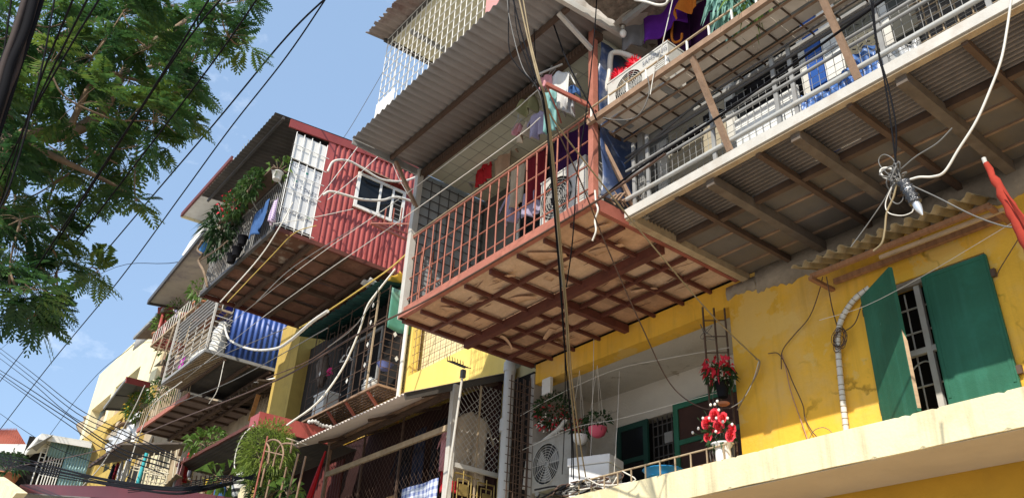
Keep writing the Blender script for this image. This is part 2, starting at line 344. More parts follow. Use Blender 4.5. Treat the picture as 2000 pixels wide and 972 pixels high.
box(-10.62, 5, 7.53, 8.42, 2.428, 2.434).build('soffit', M_SOFFIT, yb)
MB().wall(-9.83, 5, 2.77, 5.19, 8.0, 8.25, [(-9.9,-5.98,2.7,4.86),(-4.15,-2.88,2.79,4.36)]).build('front_wall', M_YEL, yb)
# loggia behind the opening
M_WPL = mat('worn_white_plaster', (.60, .56, .49), .92, .14, .9, dirt=(.26, .21, .15), dirt_amt=.6, dirt_scale=.9, bump=.35, patch=(.36,.30,.22), patch_scale=1.6, patch_thr=.66, crack=.6)
box(-9.85, -5.98, 8.26, 9.25, 4.87, 5.05).build('loggia_ceiling', M_WPL, yb)
MB().wall(-9.85, -5.9, 2.772, 4.868, 9.25, 9.45, [(-9.22,-7.0,2.78,4.31)]).build('loggia_back_wall', M_WPL, yb)
box(-9.95, -9.855, 8.0, 9.6, 2.772, 5.05).build('loggia_side_wall', M_PLASTER, yb)
box(-5.975, -5.85, 8.255, 9.45, 2.772, 5.05).build('loggia_side_wall', M_YEL, yb)
# rough cement band where the balconies were let into the wall
def cement_edge(x0, x1, ztop, zlo, dz, seed):
    r_ = random.Random(seed); n = int((x1-x0)/.04); A = [(x0+(x1-x0)*i/n, 7.975 - r_.uniform(0,.02), zlo + r_.uniform(-dz,dz) + .035*math.sin(i*.13+1)+.02*math.sin(i*.41)) for i in range(n+1)]
    m = MB(); vs = []
    for p in A: vs += [p, (p[0], p[1]-.015, (p[2]+ztop)/2), (p[0], 7.97, ztop), (p[0], 8.03, p[2]), (p[0], 8.03, ztop)]
    fs = []
    for i in range(n):
        a = 5*i; b = a+5
        fs += [(a,b,b+1,a+1),(a+1,b+1,b+2,a+2),(a+3,b+3,b,a),(a+2,b+2,b+4,a+4)]
    return m.add(vs, fs, True)
cement_edge(-5.52, 5, 5.21, 4.85, .022, 3).build('cement_band', M_CEMENT, yb)
cement_edge(-5.98, -5.52, 5.12, 4.93, .02, 4).build('cement_band', M_CEMENT, yb)
# second-floor slab, rooms and third-floor slab
box(-9.85, 5, 8.26, 11, 5.06, 5.19).build('floor_slab', M_CEMENT, yb)
box(-9.97,-9.89,6.855,8.4,5.2,7.92).build('room_wall', M_DWALL, yb)
MB().wall(-9.88, -5.86, 5.24, 7.86, 6.85, 7.0, [(-8.9,-7.5,5.26,7.3)]).build('room_wall', M_DWALL, yb)
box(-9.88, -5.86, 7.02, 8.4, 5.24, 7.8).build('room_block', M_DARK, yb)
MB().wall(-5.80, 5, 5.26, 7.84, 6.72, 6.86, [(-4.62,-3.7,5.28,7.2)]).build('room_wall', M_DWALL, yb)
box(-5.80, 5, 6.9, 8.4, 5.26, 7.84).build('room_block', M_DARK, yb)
box(-9.9, 5, 5.62, 9.6, 7.92, 8.1).build('floor_slab', M_PLASTER, yb)
box(-6.5, 5, 6.0, 12, 8.1, 12.2).build('upper_storey', M_PLASTER, yb)
box(-9.9, -6.5, 6.6, 12, 8.1, 11.2).build('upper_storey', M_PLASTER, yb)
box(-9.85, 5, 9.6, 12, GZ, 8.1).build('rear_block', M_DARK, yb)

# ---- loggia doors
def door_leaf(nm, label, x0, x1, z0, z1, y, mf, mp, rails=(.5,)):
    t = thing(nm, label, 'door', ((x0+x1)/2, y, z0))
    fr = MB(); w_ = .09
    fr.box(x0, x0+w_, y-.04, y, z0, z1); fr.box(x1-w_, x1, y-.04, y, z0, z1); fr.box(x0+w_, x1-w_, y-.04, y, z1-w_, z1); fr.box(x0+w_, x1-w_, y-.04, y, z0, z0+w_)
    for q in rails: zz = z0+(z1-z0)*q; fr.box(x0+w_, x1-w_, y-.038, y, zz-.035, zz+.035)
    fr.build('frame', mf, t); box(x0+w_-.01, x1-w_+.01, y-.018, y-.008, z0+.02, z1-.02).build('panel', mp, t); return t
door_leaf('door', 'dark green framed glass door on the left at the back of the loggia', -9.22, -8.56, 2.78, 4.29, 9.22, M_DGREEN, M_DGLASS, (.62,))
M_BROWNP = mat('brown_door_panel', (.045, .018, .012), .6, .3, 3)
door_leaf('door', 'green framed door with brown panels standing open behind the roses', -7.95, -6.55, 2.78, 4.33, 9.12, M_GREEN, M_BROWNP, (.62,))
g = thing('window_grille', 'dark iron grille with square plates between the two loggia doors', 'grille', (-8.25, 9.3, 2.96))
m = MB(); 
for i in range(7): m.box(-8.55+i*.095, -8.535+i*.095, 9.29, 9.305, 2.96, 4.3)
for k in range(8): m.box(-8.55, -7.96, 9.288, 9.303, 3.05+k*.16, 3.065+k*.16)
m.build('bars', M_DGREY, g)
for zc in (3.35, 3.95): box(-8.30, -8.14, 9.27, 9.285, zc-.08, zc+.08).build('plate', M_GREYP, g)
box(-9.22, -7.0, 9.44, 9.46, 2.9, 4.4).build('door_recess', M_DARK, yb)

# ---- window with green shutters
wn = thing('shuttered_window', 'green shuttered window with left leaf swung open over the slab edge', 'window', (-3.5, 8, 2.79))
fr = MB(); fr.box(-4.15,-4.09,8.02,8.1,2.79,4.36); fr.box(-2.94,-2.88,8.02,8.1,2.79,4.36); fr.box(-4.09,-2.94,8.02,8.1,4.29,4.36)
fr.build('frame', M_CEMENT, wn)
box(-4.2,-2.8,8.32,8.36,2.9,4.45).build('room_darkness', M_DARK, wn)
m = MB(); m.box(-3.66,-3.60,8.05,8.10,2.79,4.29); m.box(-4.09,-2.94,8.055,8.105,3.55,3.61)
m.build('mullion', M_LGREY, wn)
m = MB()
for x in (-3.98,-3.82,-3.46,-3.3,-3.1): m.tube([(x,8.16,2.79),(x,8.16,4.29)], .009)
for z in (3.25, 3.83, 4.1): m.tube([(-4.09,8.15,z),(-2.94,8.15,z)], .010)
m.tube(smooth_path([(-3.95,8.14,3.35),(-3.86,8.14,3.46),(-3.75,8.14,3.5),(-3.66,8.14,3.46)],5), .008)
m.build('grille', M_LGREY, wn)
sh = box(-3.515,-2.855,7.945,7.985,2.79,4.315).build('shutter', M_GREEN, wn, bevel=.004)
m = MB()
for x in (-3.50,-2.90): m.box(x, x+.03, 7.938, 7.944, 2.99, 4.31)
m.box(-3.47,-2.90,7.938,7.944,4.27,4.31); m.build('rim', M_GREEN, sh)
m = MB()
for z in (3.1, 4.1): m.box(-2.855,-2.81,7.95,7.99,z-.04,z+.04)
m.build('hinge', M_DBROWN, sh)
# open leaf: hinged at x=-4.17, free edge nearer the street
h0 = V((-4.17, 7.965, 0)); h1 = V((-3.60, 7.56, 0)); dirn = (h1-h0).normalized(); nn = V((dirn.y, -dirn.x, 0))
a = h0; b = h1
lf = MB().slab([(a.x,a.y,2.79),(b.x,b.y,2.79),(b.x,b.y,4.315),(a.x,a.y,4.315)], nn*.04).build('shutter', M_GREEN, wn, bevel=.004)
lf['label'] = 'left shutter leaf swung outwards'
e0 = b + dirn*.001; MB().slab([(e0.x,e0.y,2.82),(e0.x+nn.x*.036,e0.y+nn.y*.036,2.82),(e0.x+nn.x*.036,e0.y+nn.y*.036,3.62),(e0.x,e0.y,3.5)], dirn*.002).build('pale_edge_strip', M_WOODP, lf)  # pale strip on the lower part of the leaf's free edge
m = MB(); m.box(-4.21,-4.16,7.955,7.99,3.05,3.13); m.box(-4.21,-4.16,7.955,7.99,4.1,4.18); m.build('hinge', M_DBROWN, lf)

# ---- little corrugated canopy over the window
cn = thing('window_canopy', 'old corrugated cement canopy on wooden rails above the green window', 'canopy', (-3.6, 7.8, 4.4))
p0 = aty(1608, 545, 7.62); p1 = aty(1905, 405, 7.62)
x0, x1 = -4.66, -2.62; zf = 4.66; zb = 4.86
MB().corr((x0,7.98,zb), (0,-.60,zf-zb), (x1-x0,0,0), .03, .15, .006, ragged=.10, nseg=3, seed=5).build('sheet', M_CEMSHEET, cn)
bar((x0+.12,7.60,4.585),(x1+.05,7.60,4.585),.05,.05).build('rail', M_WOOD, cn)
bar((x0+.2,7.93,4.61),(x1+.02,7.93,4.61),.05,.06).build('rail', M_WOOD, cn)
bar((x0+.9,7.66,4.53),(x1+.12,7.70,4.55),.03,.04).build('rail', M_WOODP, cn)
for x in (x0+.03, x1-.05): bar((x+.1,7.56,4.55),(x+.1,8.0,4.56),.05,.04).build('bracket', M_WOOD, cn)

# ================================================================= red balcony
rb = thing('balcony', 'red oxide steel cage balcony with plywood floor and barred railing', 'balcony', (-7.85, 5.5, 5.2))
X0, X1 = -9.93, -5.80
m = MB(); m.box(X0, X1, 5.49, 5.54, 5.285, 5.37); m.box(X0, X1, 5.455, 5.53, 5.20, 5.28); m.build('front_beam', M_SALM, rb)
box(X0+.05, X1-.02, 5.545, 5.62, 5.37, 5.40).build('threshold', M_WHT2, rb)
bar((X0+.03,5.53,5.22),(X0+.03,8.0,5.22),.07,.13).build('side_beam', M_DRED, rb)
bar((X1-.02,5.53,5.24),(X1-.02,8.0,5.24),.06,.16).build('side_beam', M_RED, rb)
for i, x in enumerate([-9.42,-8.9,-8.35,-7.79,-7.23,-6.72,-6.24]):
    if i == 3:
        bar((x,5.53,5.165),(x,6.6,5.165),.055,.07).build('joist', M_DRED, rb); bar((x,6.68,5.14),(x,8.0,5.14),.09,.11).build('joist', M_DRED, rb)
    else:
        j = rnd.uniform(-.03,.03)
        bar((x,5.53,5.165),(x+j*.3,6.6,5.165),.042,.055).build('joist', M_DRED, rb); bar((x+j,6.68,5.165),(x+j*.5,8.0,5.165),.036,.05).build('joist', M_DRED, rb)
for y, w_, h_ in ((6.0,.05,.05),(6.64,.09,.13),(7.06,.045,.05),(7.46,.045,.05)):
    bar((X0+.07,y,5.16-(.03 if w_>.08 else 0)),(X1-.05,y,5.16-(.03 if w_>.08 else 0)),w_,h_).build('cross_beam', M_DRED, rb)
# plywood decking, swollen and flaking
def ply(x0,x1,y0,y1,z,mt,parent,seed,sag=.02,n=12,name='floor_board'):
    r_ = random.Random(seed); ph = [r_.uniform(0,6.3) for _ in range(6)]
    def fn(u,v):
        e = min(u,1-u,v,1-v)*4; e = min(1,e)
        d = sag*e*(.6+.5*math.sin(u*7+ph[0])*math.sin(v*5+ph[1])+.35*math.sin(u*17+ph[2]+v*4)) 
        return V((x0+(x1-x0)*u, y0+(y1-y0)*v, z-d))
    m = MB(); m.cloth(fn,n,n,.008); return m.build(name, mt, parent)
xs = [X0+.05,-8.9,-7.79,-6.72,X1-.04]; ys = [5.52,6.62,8.0]
k = 0
for i in range(4):
    for j in range(2):
        k += 1; ply(xs[i]+.004, xs[i+1]-.004, ys[j]+.004, ys[j+1]-.004, 5.225, (M_PLY,M_PLY2,M_PLY3,M_PLY,M_PLY3,M_PLY2,M_PLY,M_PLY3)[k-1], rb, k, (.020,.034,.018,.03)[k%4], 18)
# peeled veneer strips and splits
def flake(c, dx, dy, L, w, curl, mt, parent, nm='peeling_veneer'):
    d = V((dx,dy,0)).normalized(); s_ = V((-d.y,d.x,0))
    def fn(u,v): return V(c) + s_*(u-.5)*w*(1-.5*v) + d*L*(v-.25*curl*v*v) - V((0,0,1))*curl*L*v*v
    m = MB(); m.cloth(fn,3,7,.004); return m.build(nm, mt, parent)
for (x,y,dx,dy,L,w_,cu) in ((-9.2,5.75,1,.4,.3,.16,.25),(-8.55,6.05,.6,-1,.30,.20,.45),(-8.3,6.3,1,.2,.42,.2,.16),(-7.2,5.7,1,.6,.5,.25,.10),(-7.5,6.25,1,-.2,.5,.12,.10),(-9.35,6.9,.3,1,.25,.10,.7),(-9.0,7.6,1,.1,.25,.12,.35),(-6.6,6.2,1,.15,.5,.14,.1),(-8.6,7.3,-1,.3,.34,.12,.14),(-7.0,7.3,1,.2,.4,.1,.12),(-8.0,5.75,1,.1,.4,.1,.14),(-6.3,5.8,1,.1,.4,.1,.1)):
    flake((x,y,5.19),dx,dy,L,w_,cu,M_PLY,rb)
r_ = random.Random(4)
m = MB()
for _ in range(90):   # dark splits in the sheets: shallow slivers hanging just under the boards
    x = r_.uniform(X0+.1,X1-.2); y = r_.uniform(5.6,7.9); L = r_.uniform(.08,.32); a = r_.uniform(-.25,.25)
    d = V((math.cos(a),math.sin(a),0)); s_ = V((-d.y,d.x,0))*r_.uniform(.004,.010)
    c = V((x,y,5.188)); m.slab([c-d*L/2, c+s_, c+d*L/2, c-s_*.3], (0,0,-.003))
m.build('split_veneer', M_DRED, rb)
# railing
r = MB(); zt = 6.56
for x_ in [X0+.03 + i*.2 for i in range(21)]:
    if x_ < X1-.1: j1, j2, j3 = (rnd.uniform(-.014,.014) for _ in range(3)); r.tube([(x_+j1,5.515,5.37),(x_+j3*.8,5.512+j3*.4,5.95),(x_+j2,5.515,zt)], .0115, 5)
for z in (5.52,5.86,6.21): r.tube([(X0+.03+(X1-X0-.03)*k/8,5.53,z+(rnd.uniform(-.012,.012) if 0<k<8 else 0)) for k in range(9)], .0105, 5)
for y in (5.72,5.92,6.12,6.32): r.tube([(X0+.02,y,5.30),(X0+.02,y,6.5)], .0105, 5)
r.build('railing', M_SALM, rb)
tube([(X0-.0,5.515,zt+.01),(X1,5.515,zt+.01)], .017, 8).build('handrail', M_SALM, rb)
tube(smooth_path([(X0+.02,5.5,zt+.04),(-8,5.49,zt+.035),(X1,5.5,zt+.05)],6), .011, 6).build('drying_pole', M_TAN, rb)
box(X0-.03,X0+.07,5.46,5.56,5.20,7.86).build('post', M_LGREY, rb)
box(X1-.085,X1,5.47,5.55,5.37,7.9).build('post', M_SALM, rb)
# ceiling lining and canopy above
cg = MB(); cg.box(X0, X1-.03, 5.62, 6.85, 7.855, 7.88)
c_o = cg.build('ceiling_lining', M_CEILG, rb)
m = MB()
for i in range(1,16): m.box(X0+i*.265, X0+i*.265+.006, 5.63, 6.84, 7.851, 7.854)
for y in (5.93,6.23,6.53): m.box(X0, X1-.03, y, y+.006, 7.8475, 7.8505)
m.build('panel_joint', M_GREYP, rb)

# ---- screen of grey sheet behind wire, left side of the balcony
sg = thing('side_screen', 'blue grey sheet screen behind dark wire grid on the left of the red balcony', 'screen', (-9.95, 6.2, 5.3))
m = MB(); m.cloth(lambda u,v: V((-9.965+.008*math.sin(u*9)*math.sin(v*11), 5.56+1.30*u, 5.30+2.58*v)),14,20,.004); m.build('sheet', M_BGREY, sg)
m = MB()
for i in range(8): m.tube([(-9.938,5.60+i*.175,5.3),(-9.938,5.60+i*.175,7.78)], .008, 5)
for k in range(15): m.tube([(-9.925,5.56,5.36+k*.17),(-9.925,6.84,5.36+k*.17)], .008, 5)
m.build('wire_grid', M_DGREY, sg)
M_CURT = mat('clear_plastic_scrap', (.62,.64,.63), .35, .1, 5)
m = MB(); m.cloth(lambda u,v: V((-9.90+.03*math.sin(u*8+v*3)+.02*math.sin(v*13), 5.63+.42*u*(1-.3*v), 5.42+.75*v-.1*u)),10,12,.003)
# doorway furniture of the room behind
dr = thing('door', 'pale aluminium framed sliding door behind the red railing', 'door', (-8.2, 6.83, 5.26))
m = MB(); 
for x in (-8.93,-8.2,-7.5): m.box(x,x+.06,6.78,6.84,5.26,7.3)
m.box(-8.93,-7.44,6.782,6.838,7.3,7.36); m.box(-8.87,-7.5,6.785,6.835,6.2,6.25); m.build('frame', M_WHT2, dr)
box(-8.87,-7.5,6.80,6.815,5.27,7.29).build('pane', M_DGLASS, dr)

# ---- corrugated awning over the red balcony
aw = thing('awning', 'wide grey corrugated tin awning over the red balcony', 'awning', (-7.8, 5.0, 7.85))
MB().corr((X0+.02,5.62,7.90),(0,-1.36,-.03),(X1-X0+.14,0,0),.022,.142,.003,nseg=2).build('sheet', M_TIN, aw)
bar((X0+.03,4.96,7.835),(X1+.1,4.96,7.835),.05,.07).build('purlin', M_DBROWN, aw)
m = MB(); m.box(X0, X1+.05, 5.50, 5.60, 7.74, 7.84)
n = int((X1-X0)/.06)
for i in range(n): m.box(X0+i*.06+.01, X0+i*.06+.035, 5.49, 5.498, 7.70, 7.82)
m.build('head_beam', M_DBROWN, aw)
bar((X0,4.28,7.845),(X0,5.5,7.82),.025,.13).build('end_plate', M_GREYP, aw)
bar((X0+.06,5.03,7.78),(X0+.06,5.50,7.12),.05,.05).build('brace', M_BROWN, aw)
bar((X1-.02,4.9,7.80),(X1-.03,5.50,7.55),.05,.05).build('brace', M_LGREY, aw)
bar((X1+.10,4.35,7.87),(X1+.22,6.2,7.87),.06,.10).build('end_plate', M_LGREY, aw)
# ================================================================= grey balcony on the right
M_JOIST = mat('dull_brown_joist', (.135, .108, .085), .8, .25, 5, dirt=(.08, .045, .025), dirt_amt=.5, dirt_scale=6, bump=.2)
gb = thing('balcony', 'long grey galvanised balcony with pipe railing and corrugated deck on the right', 'balcony', (-2.5, 5.9, 5.14))
GX0, GX1 = -5.72, 2.6
m = MB(); m.box(GX0, GX1, 5.88, 5.95, 5.165, 5.275); m.build('front_beam', M_LGREY, gb)
m = MB(); m.box(GX0, GX1, 5.90, 5.975, 5.14, 5.163); m.build('front_lip', M_TAN, gb)
bar((GX0+.05,5.95,5.17),(GX0+.05,8.0,5.17),.10,.13).build('side_beam', M_TAN, gb)
for x, w_ in ((-5.01,.055),(-4.55,.10),(-3.94,.055),(-3.51,.10),(-2.93,.055),(-2.43,.10),(-1.87,.055),(-1.3,.10),(-.75,.055),(-.2,.1),(.5,.1)):
    bar((x,5.96,5.115 if w_>.08 else 5.14),(x,8.0,5.115 if w_>.08 else 5.14),w_,.12 if w_>.08 else .07).build('joist', M_JOIST if w_>.08 else M_DBROWN, gb)
MB().corr((GX0+.1,5.97,5.22),(GX1-GX0-.1,0,0),(0,.66,0),.026,.060,.003).build('corrugated_deck', M_CORRB, gb)
box(GX0+.1,GX1,6.635,6.70,5.12,5.20).build('cross_beam', M_DBROWN, gb)
box(GX0+.1,GX1,6.71,8.0,5.195,5.21).build('deck_panel', mat('brown_deck_panel', (.135,.12,.105), .9, .25, 1.1, dirt=(.22,.145,.06), dirt_amt=.5, dirt_scale=.9, bump=.2), gb)
for y in (7.03,7.38,7.73): bar((GX0+.1,y,5.185),(GX1,y,5.185),.03,.02).build('batten', M_BROWN, gb)
posts = [-5.58,-5.36,-4.42,-3.62,-3.42,-2.5,-1.6,-.7,.2]
for x in posts: box(x-.022, x+.022, 5.90, 5.925, 5.275, 6.16).build('railing_post', M_GREYP, gb)
box(GX0+.08,GX0+.16,6.05,6.13,5.2,6.42).build('corner_post', M_GREYP, gb)
for z, rr, mt in ((5.41,.026,M_GALV),(5.70,.018,M_GREYP),(5.80,.016,M_GREYP),(6.0,.018,M_DGREY)):
    tube([(GX0+.03,5.895,z),(GX1,5.895,z)], rr, 8).build('rail', mt, gb)
tube([(GX0+.02,5.885,5.92),(-4.5,5.87,6.13),(-3,5.87,6.15),(GX1,5.87,6.16)], .013, 6).build('rail', M_DGREY, gb)
m = MB()
nx = int((GX1-GX0)/.085)
for i in range(nx): m.tube([(GX0+.1+i*.085,5.94,5.285),(GX0+.1+i*.085,5.94,5.98)], .0035, 4)
for k in range(9): m.tube([(GX0+.1,5.945,5.30+k*.085),(GX1,5.945,5.30+k*.085)], .0035, 4)
m.build('wire_mesh', M_GREYP, gb)
# slanting end struts
bar((-5.87,5.55,6.40),(-5.63,5.97,5.29),.05,.04).build('end_strut', M_BROWN, gb)
tube([(-5.78,6.1,6.15),(-5.66,6.05,5.45)], .022, 8).build('end_strut', M_GALV, gb)

# things standing on / leaning in the grey balcony, in front of its rooms (y about 6.6)
M_WBOARD = mat('white_board', (.74,.74,.71), .6, .05, 2, dirt=(.5,.48,.42), dirt_amt=.2)
M_BEIGE = mat('beige_panel', (.42,.37,.27), .85, .1, 1.5, dirt=(.3,.25,.17), dirt_amt=.4)
M_BLUED = mat('blue_door_paint', (.02,.09,.36), .45, .2, 3, spec=.5)
M_OLIVE = mat('olive_checker_plate', (.13,.12,.085), .6, .2, 3)
one('wall_panel', box(-5.62,-4.74,6.60,6.64,5.22,6.75), M_BEIGE, 'plain beige board beside the white door post under the shelf', 'panel')
one('door_post', box(-4.72,-4.60,6.58,6.64,5.22,6.95), M_WHT2, 'narrow white door post right of the beige board', 'post')
one('door_post', box(-5.80,-5.64,6.57,6.64,5.22,6.60), M_WHT2, 'white upright strip between the blue curtain and beige board', 'post')
one('low_board', box(-4.22,-3.44,6.02,6.04,5.29,5.74), M_WBOARD, 'big white board tied behind the railing left of the blue tarp', 'board')
one('wall_panel', box(-3.70,-3.62,6.585,6.64,5.22,7.0), M_WHT2, 'thin white jamb right of the dark doorway', 'panel')
t = thing('door', 'blue metal door leaf standing beside the white boards', 'door', (-3.52,6.6,5.22))
box(-3.61,-3.42,6.57,6.62,5.22,7.1).build('leaf', M_BLUED, t)
m = MB(); m.box(-3.60,-3.595,6.565,6.568,5.3,7.0); m.box(-3.435,-3.43,6.565,6.568,5.3,7.0); m.build('rim', M_BLUE, t)
t = thing('wall_panel', 'white panel of three boards right of the blue door leaf', 'panel', (-3.3,6.6,5.22))
for i in range(1): box(-3.41,-3.19,6.575,6.62,5.22,7.05).build('board', M_WBOARD, t)
one('checker_plate', box(-3.18,-2.78,6.56,6.60,5.75,7.1), M_OLIVE, 'olive chequered steel plate behind the brown strut', 'plate')
m = MB(); r_ = random.Random(3)
for i in range(5):
    for k in range(14):
        x = -3.14+i*.08; z = 5.8+k*.095; a = .6 if (i+k)%2 else -.6
        m.bar((x-.022*math.cos(a),6.556,z-.022*math.sin(a)),(x+.022*math.cos(a),6.556,z+.022*math.sin(a)),.009,.007)
m.build('raised_pattern', M_DGREY, D.objects['checker_plate'])['kind'] = 'stuff'
one('wall_panel', box(-2.76,-2.66,6.57,6.62,5.6,7.1), M_WHT2, 'white strip between the two chequered plates', 'panel')
one('checker_plate', box(-2.65,-2.05,6.56,6.60,5.8,7.1), mat('dark_checker_plate', (.06,.06,.05), .6, .2, 3), 'darker chequered plate right of the brown strut', 'plate')
M_TARP = mat('blue_plastic_tarp', (.05,.14,.40), .4, .2, 5, dirt=(.4,.5,.6), dirt_amt=.35, dirt_scale=7, spec=.6)
one('plastic_tarp', MB().cloth(lambda u,v: V((-3.43+.80*u,6.03+.03*math.sin(u*40)+.02*math.sin(v*9+u*11),5.26+(.34-.12*math.sin(u*5))*v)),60,6,.006), M_TARP, 'shiny blue plastic tarp bunched behind the railing', 'tarp')
M_SILV = mat('silver_tarp', (.55,.56,.56), .3, .15, 4, metal=.3)
one('plastic_tarp', MB().cloth(lambda u,v: V((-2.64+.4*u,6.06+.04*math.sin(u*19)+.02*math.sin(v*9+u*7),5.26+(.36-.1*u)*v)),24,6,.006), M_SILV, 'silvery plastic sheet next to the blue tarp', 'tarp')
m = MB()
for i in range(12): m.tube([(-2.2+i*.13,6.2,5.29),(-2.2+i*.13,6.2,6.2)], .008, 5)
for k in range(8): m.tube([(-2.3,6.19,5.32+k*.12),(-.4,6.19,5.32+k*.12)], .007, 5)
one('wire_crate', m, M_TAN, 'stack of tan wire cages behind the right end of the railing', 'crate')
one('storage_box', box(-2.3,-1.1,6.3,6.6,5.22,6.3).xform(Matrix()), mat('dark_box', (.09,.085,.08), .7, .3, 3), 'dark grey box behind the tan wire cages', 'box')
# black bundles on the middle rail
r_ = random.Random(11)
for i in range(5):
    m = MB(); c = V((-5.05+i*.30,6.0,5.86+.03*i+r_.uniform(-.02,.02)))
    m.blob(c, .14, .08, .055, 9, 6, .25, i); 
    one('cloth_bundle', m, M_BLACK, ['black rolled bundle lying first from the left on the grey railing','black rolled bundle lying second from the left on the grey railing','black rolled bundle lying in the middle of the row on the grey railing','black rolled bundle lying second from the right in the row on the grey railing','black rolled bundle lying nearest the brown strut on the grey railing'][i], 'bundle', 'black bundles along the grey railing')

# tarp between red post and grey corner post
M_TARPB = mat('dark_blue_camouflage_sheet', (.035,.06,.14), .35, .3, 5, dirt=(.42,.43,.42), dirt_amt=.75, dirt_scale=3.2, spec=.5)
one('side_tarp', MB().cloth(lambda u,v: V((-5.80+.03*math.sin(v*7+u*4),5.58+.62*u+.02*math.sin(v*15),5.38+(2.35)*v)),10,26,.006), M_TARPB, 'crinkled dark blue and silver sheet hung beside the red post', 'tarp')
m = MB(); 
for i in range(9): m.tube(smooth_path([(-5.84+i*.02,5.6+.04*i,5.38),(-5.84+.03*i,5.66+.05*i,5.46+.03*(i%3)),(-5.78+.02*i,5.8+.05*i,5.34)],4), .012, 5)
one('junk_pile', m, M_BROWN, 'tangle of rusty rods lying at the foot of the red post', 'scrap')

# ================================================================= upper shelf with condenser
sf = thing('steel_shelf', 'brown steel shelf with tiled grid floor hung above the grey balcony', 'shelf', (-3.6, 5.8, 6.38))
SX0, SX1 = -5.86, 1.2
box(SX0,SX1,5.42,5.47,6.35,6.425).build('front_beam', M_BROWN, sf)
bar((SX0+.02,5.47,6.38),(SX0+.02,6.22,6.38),.04,.06).build('side_beam', M_DBROWN, sf)
box(SX0,SX1,6.19,6.24,6.34,6.41).build('back_beam', M_GREYP, sf)
for y in (5.60,5.80,6.0): bar((SX0+.04,y,6.372),(SX1,y,6.372),.018,.02).build('cross_bar', M_BROWN, sf)
m = MB(); i = 0; x = SX0+.2
while x < SX1: m.bar((x,5.47,6.385),(x,6.19,6.385),.014,.016); x += .30
m.build('floor_grid', M_DBROWN, sf)
m = MB(); x = SX0+.05; r_ = random.Random(5)
for (ya,yb_) in ((5.475,5.585),(5.612,5.785),(5.815,5.985),(6.01,6.16)):
    x = SX0+.05
    while x < SX1-.4:
        w_ = r_.choice((.37,.37,.55)); m.box(x+.003, min(x+w_,SX1)-.003, ya+r_.uniform(0,.012), yb_-r_.uniform(0,.012), 6.397+r_.uniform(0,.003), 6.407); x += w_
m.build('floor_tile', M_ASB, sf)
box(SX0,SX1,5.44,5.46,6.585,6.60).build('top_rail', M_TAN, sf)
m = MB(); x = SX0+.05
while x < SX1: m.box(x-.009,x+.009,5.441,5.459,6.425,6.585); x += .30
m.build('baluster', M_WHITE, sf)
for (fx,tx) in ((-4.22,-4.27),(-2.77,-2.80),(-1.2,-1.2)):
    bar((fx,5.90,5.29),(tx,5.47,6.34),.06,.045).build('strut', M_BROWN, sf)
# ================================================================= pale yellow unit left of the red balcony
py_ = thing('apartment_building', 'pale yellow house front with wire-meshed opening left of the red balcony', 'building', (-12.3, 8, GZ))
MB().wall(-14.02, -10.64, GZ, 8.3, 8.0, 8.2, [(-13.86,-10.7,6.12,7.9),(-13.9,-10.75,2.6,4.8)]).build('front_wall', M_YELP, py_)
box(-19.3,-10.65,7.90,7.96,1.5,5.12).build('cage_shade_panel', mat('maroon_black_shade',(.030,.010,.009),.9,.3,1.5), py_)  # added dark panel; the shade inside the cage is put into its colour
box(-17.0,-10.0,8.32,8.4,5.0,8.3).build('back_wall', mat('cream_inner_wall', (.72,.64,.38), .9, .1, 1.5), py_)
box(-13.95,-10.66,8.21,8.31,7.95,8.2).build('ceiling', M_PLASTER, py_)
box(-13.95,-10.66,9.2,9.3,2.0,5.0).build('back_wall', M_DARK, py_)
box(-14.0,-10.64,8.21,9.2,2.2,2.5).build('floor_slab', M_CEMENT, py_)
box(-14.02,-9.9,8.41,9.2,4.85,5.15).build('floor_slab', M_CEMENT, py_)
m = MB()
for i in range(17): m.tube([(-13.80+i*.19,8.06,6.12),(-13.80+i*.19,8.06,7.9)], .007, 4)
for k in range(10): m.tube([(-13.86,8.05,6.22+k*.18),(-10.7,8.05,6.22+k*.18)], .007, 4)
m.build('wire_grid', M_BROWN, py_)
one('pole', tube([(-13.9,7.86,5.2),(-13.9,7.86,8.2)], .045, 10), M_WHT2, 'white vertical pipe on the corner of the pale yellow wall', 'pipe')

# ---- drain pipe
dp = thing('drain_pipe', 'thick grey plastic drain pipe beside the mesh cage', 'pipe', (-10.25, 7.78, 2.3))
tube([(-10.28,7.78,GZ),(-10.22,7.78,5.20)], .088, 16).build('pipe', M_PVC, dp)
tube([(-10.255,7.78,4.12),(-10.25,7.78,4.32)], .104, 16).build('collar', M_PVC, dp); tube([(-10.225,7.78,5.12),(-10.22,7.78,5.27)], .104, 16).build('collar', M_PVC, dp)
tube(smooth_path([(-10.22,7.78,5.24),(-10.22,7.80,5.36),(-10.34,7.88,5.42),(-10.45,8.1,5.43)],5), .09, 14).build('elbow', M_PVC, dp)

# ---- mesh cage with corrugated awning
cc = thing('mesh_cage', 'dark chain-link balcony cage with cream corner post and gilt panel', 'cage', (-12.7, 7, 2.6))
CX0, CX1 = -14.75, -10.6
box(CX1-.05,CX1+.05,6.95,7.05,2.3,4.78).build('corner_post', M_LGREY, cc)
bar((CX0,7,4.11),(CX1-.05,7,4.11),.05,.09).build('front_rail', M_TAN, cc)
bar((CX0,7,4.62),(CX1,7,4.66),.05,.07).build('top_rail', M_DBROWN, cc)
bar((CX0,7.1,4.78),(CX1,7.1,4.82),.05,.06).build('top_rail', M_DBROWN, cc)
bar((CX0,7,2.3),(CX0,7,4.78),.06,.06).build('end_post', M_BROWN, cc)
bar((CX1,7.05,3.53),(CX1,8,3.53),.05,.07).build('side_rail', M_LGREY, cc)
for x in (-13.4,-12.1): bar((x,7.01,2.3),(x,7.01,4.65),.03,.03).build('upright', M_DBROWN, cc)
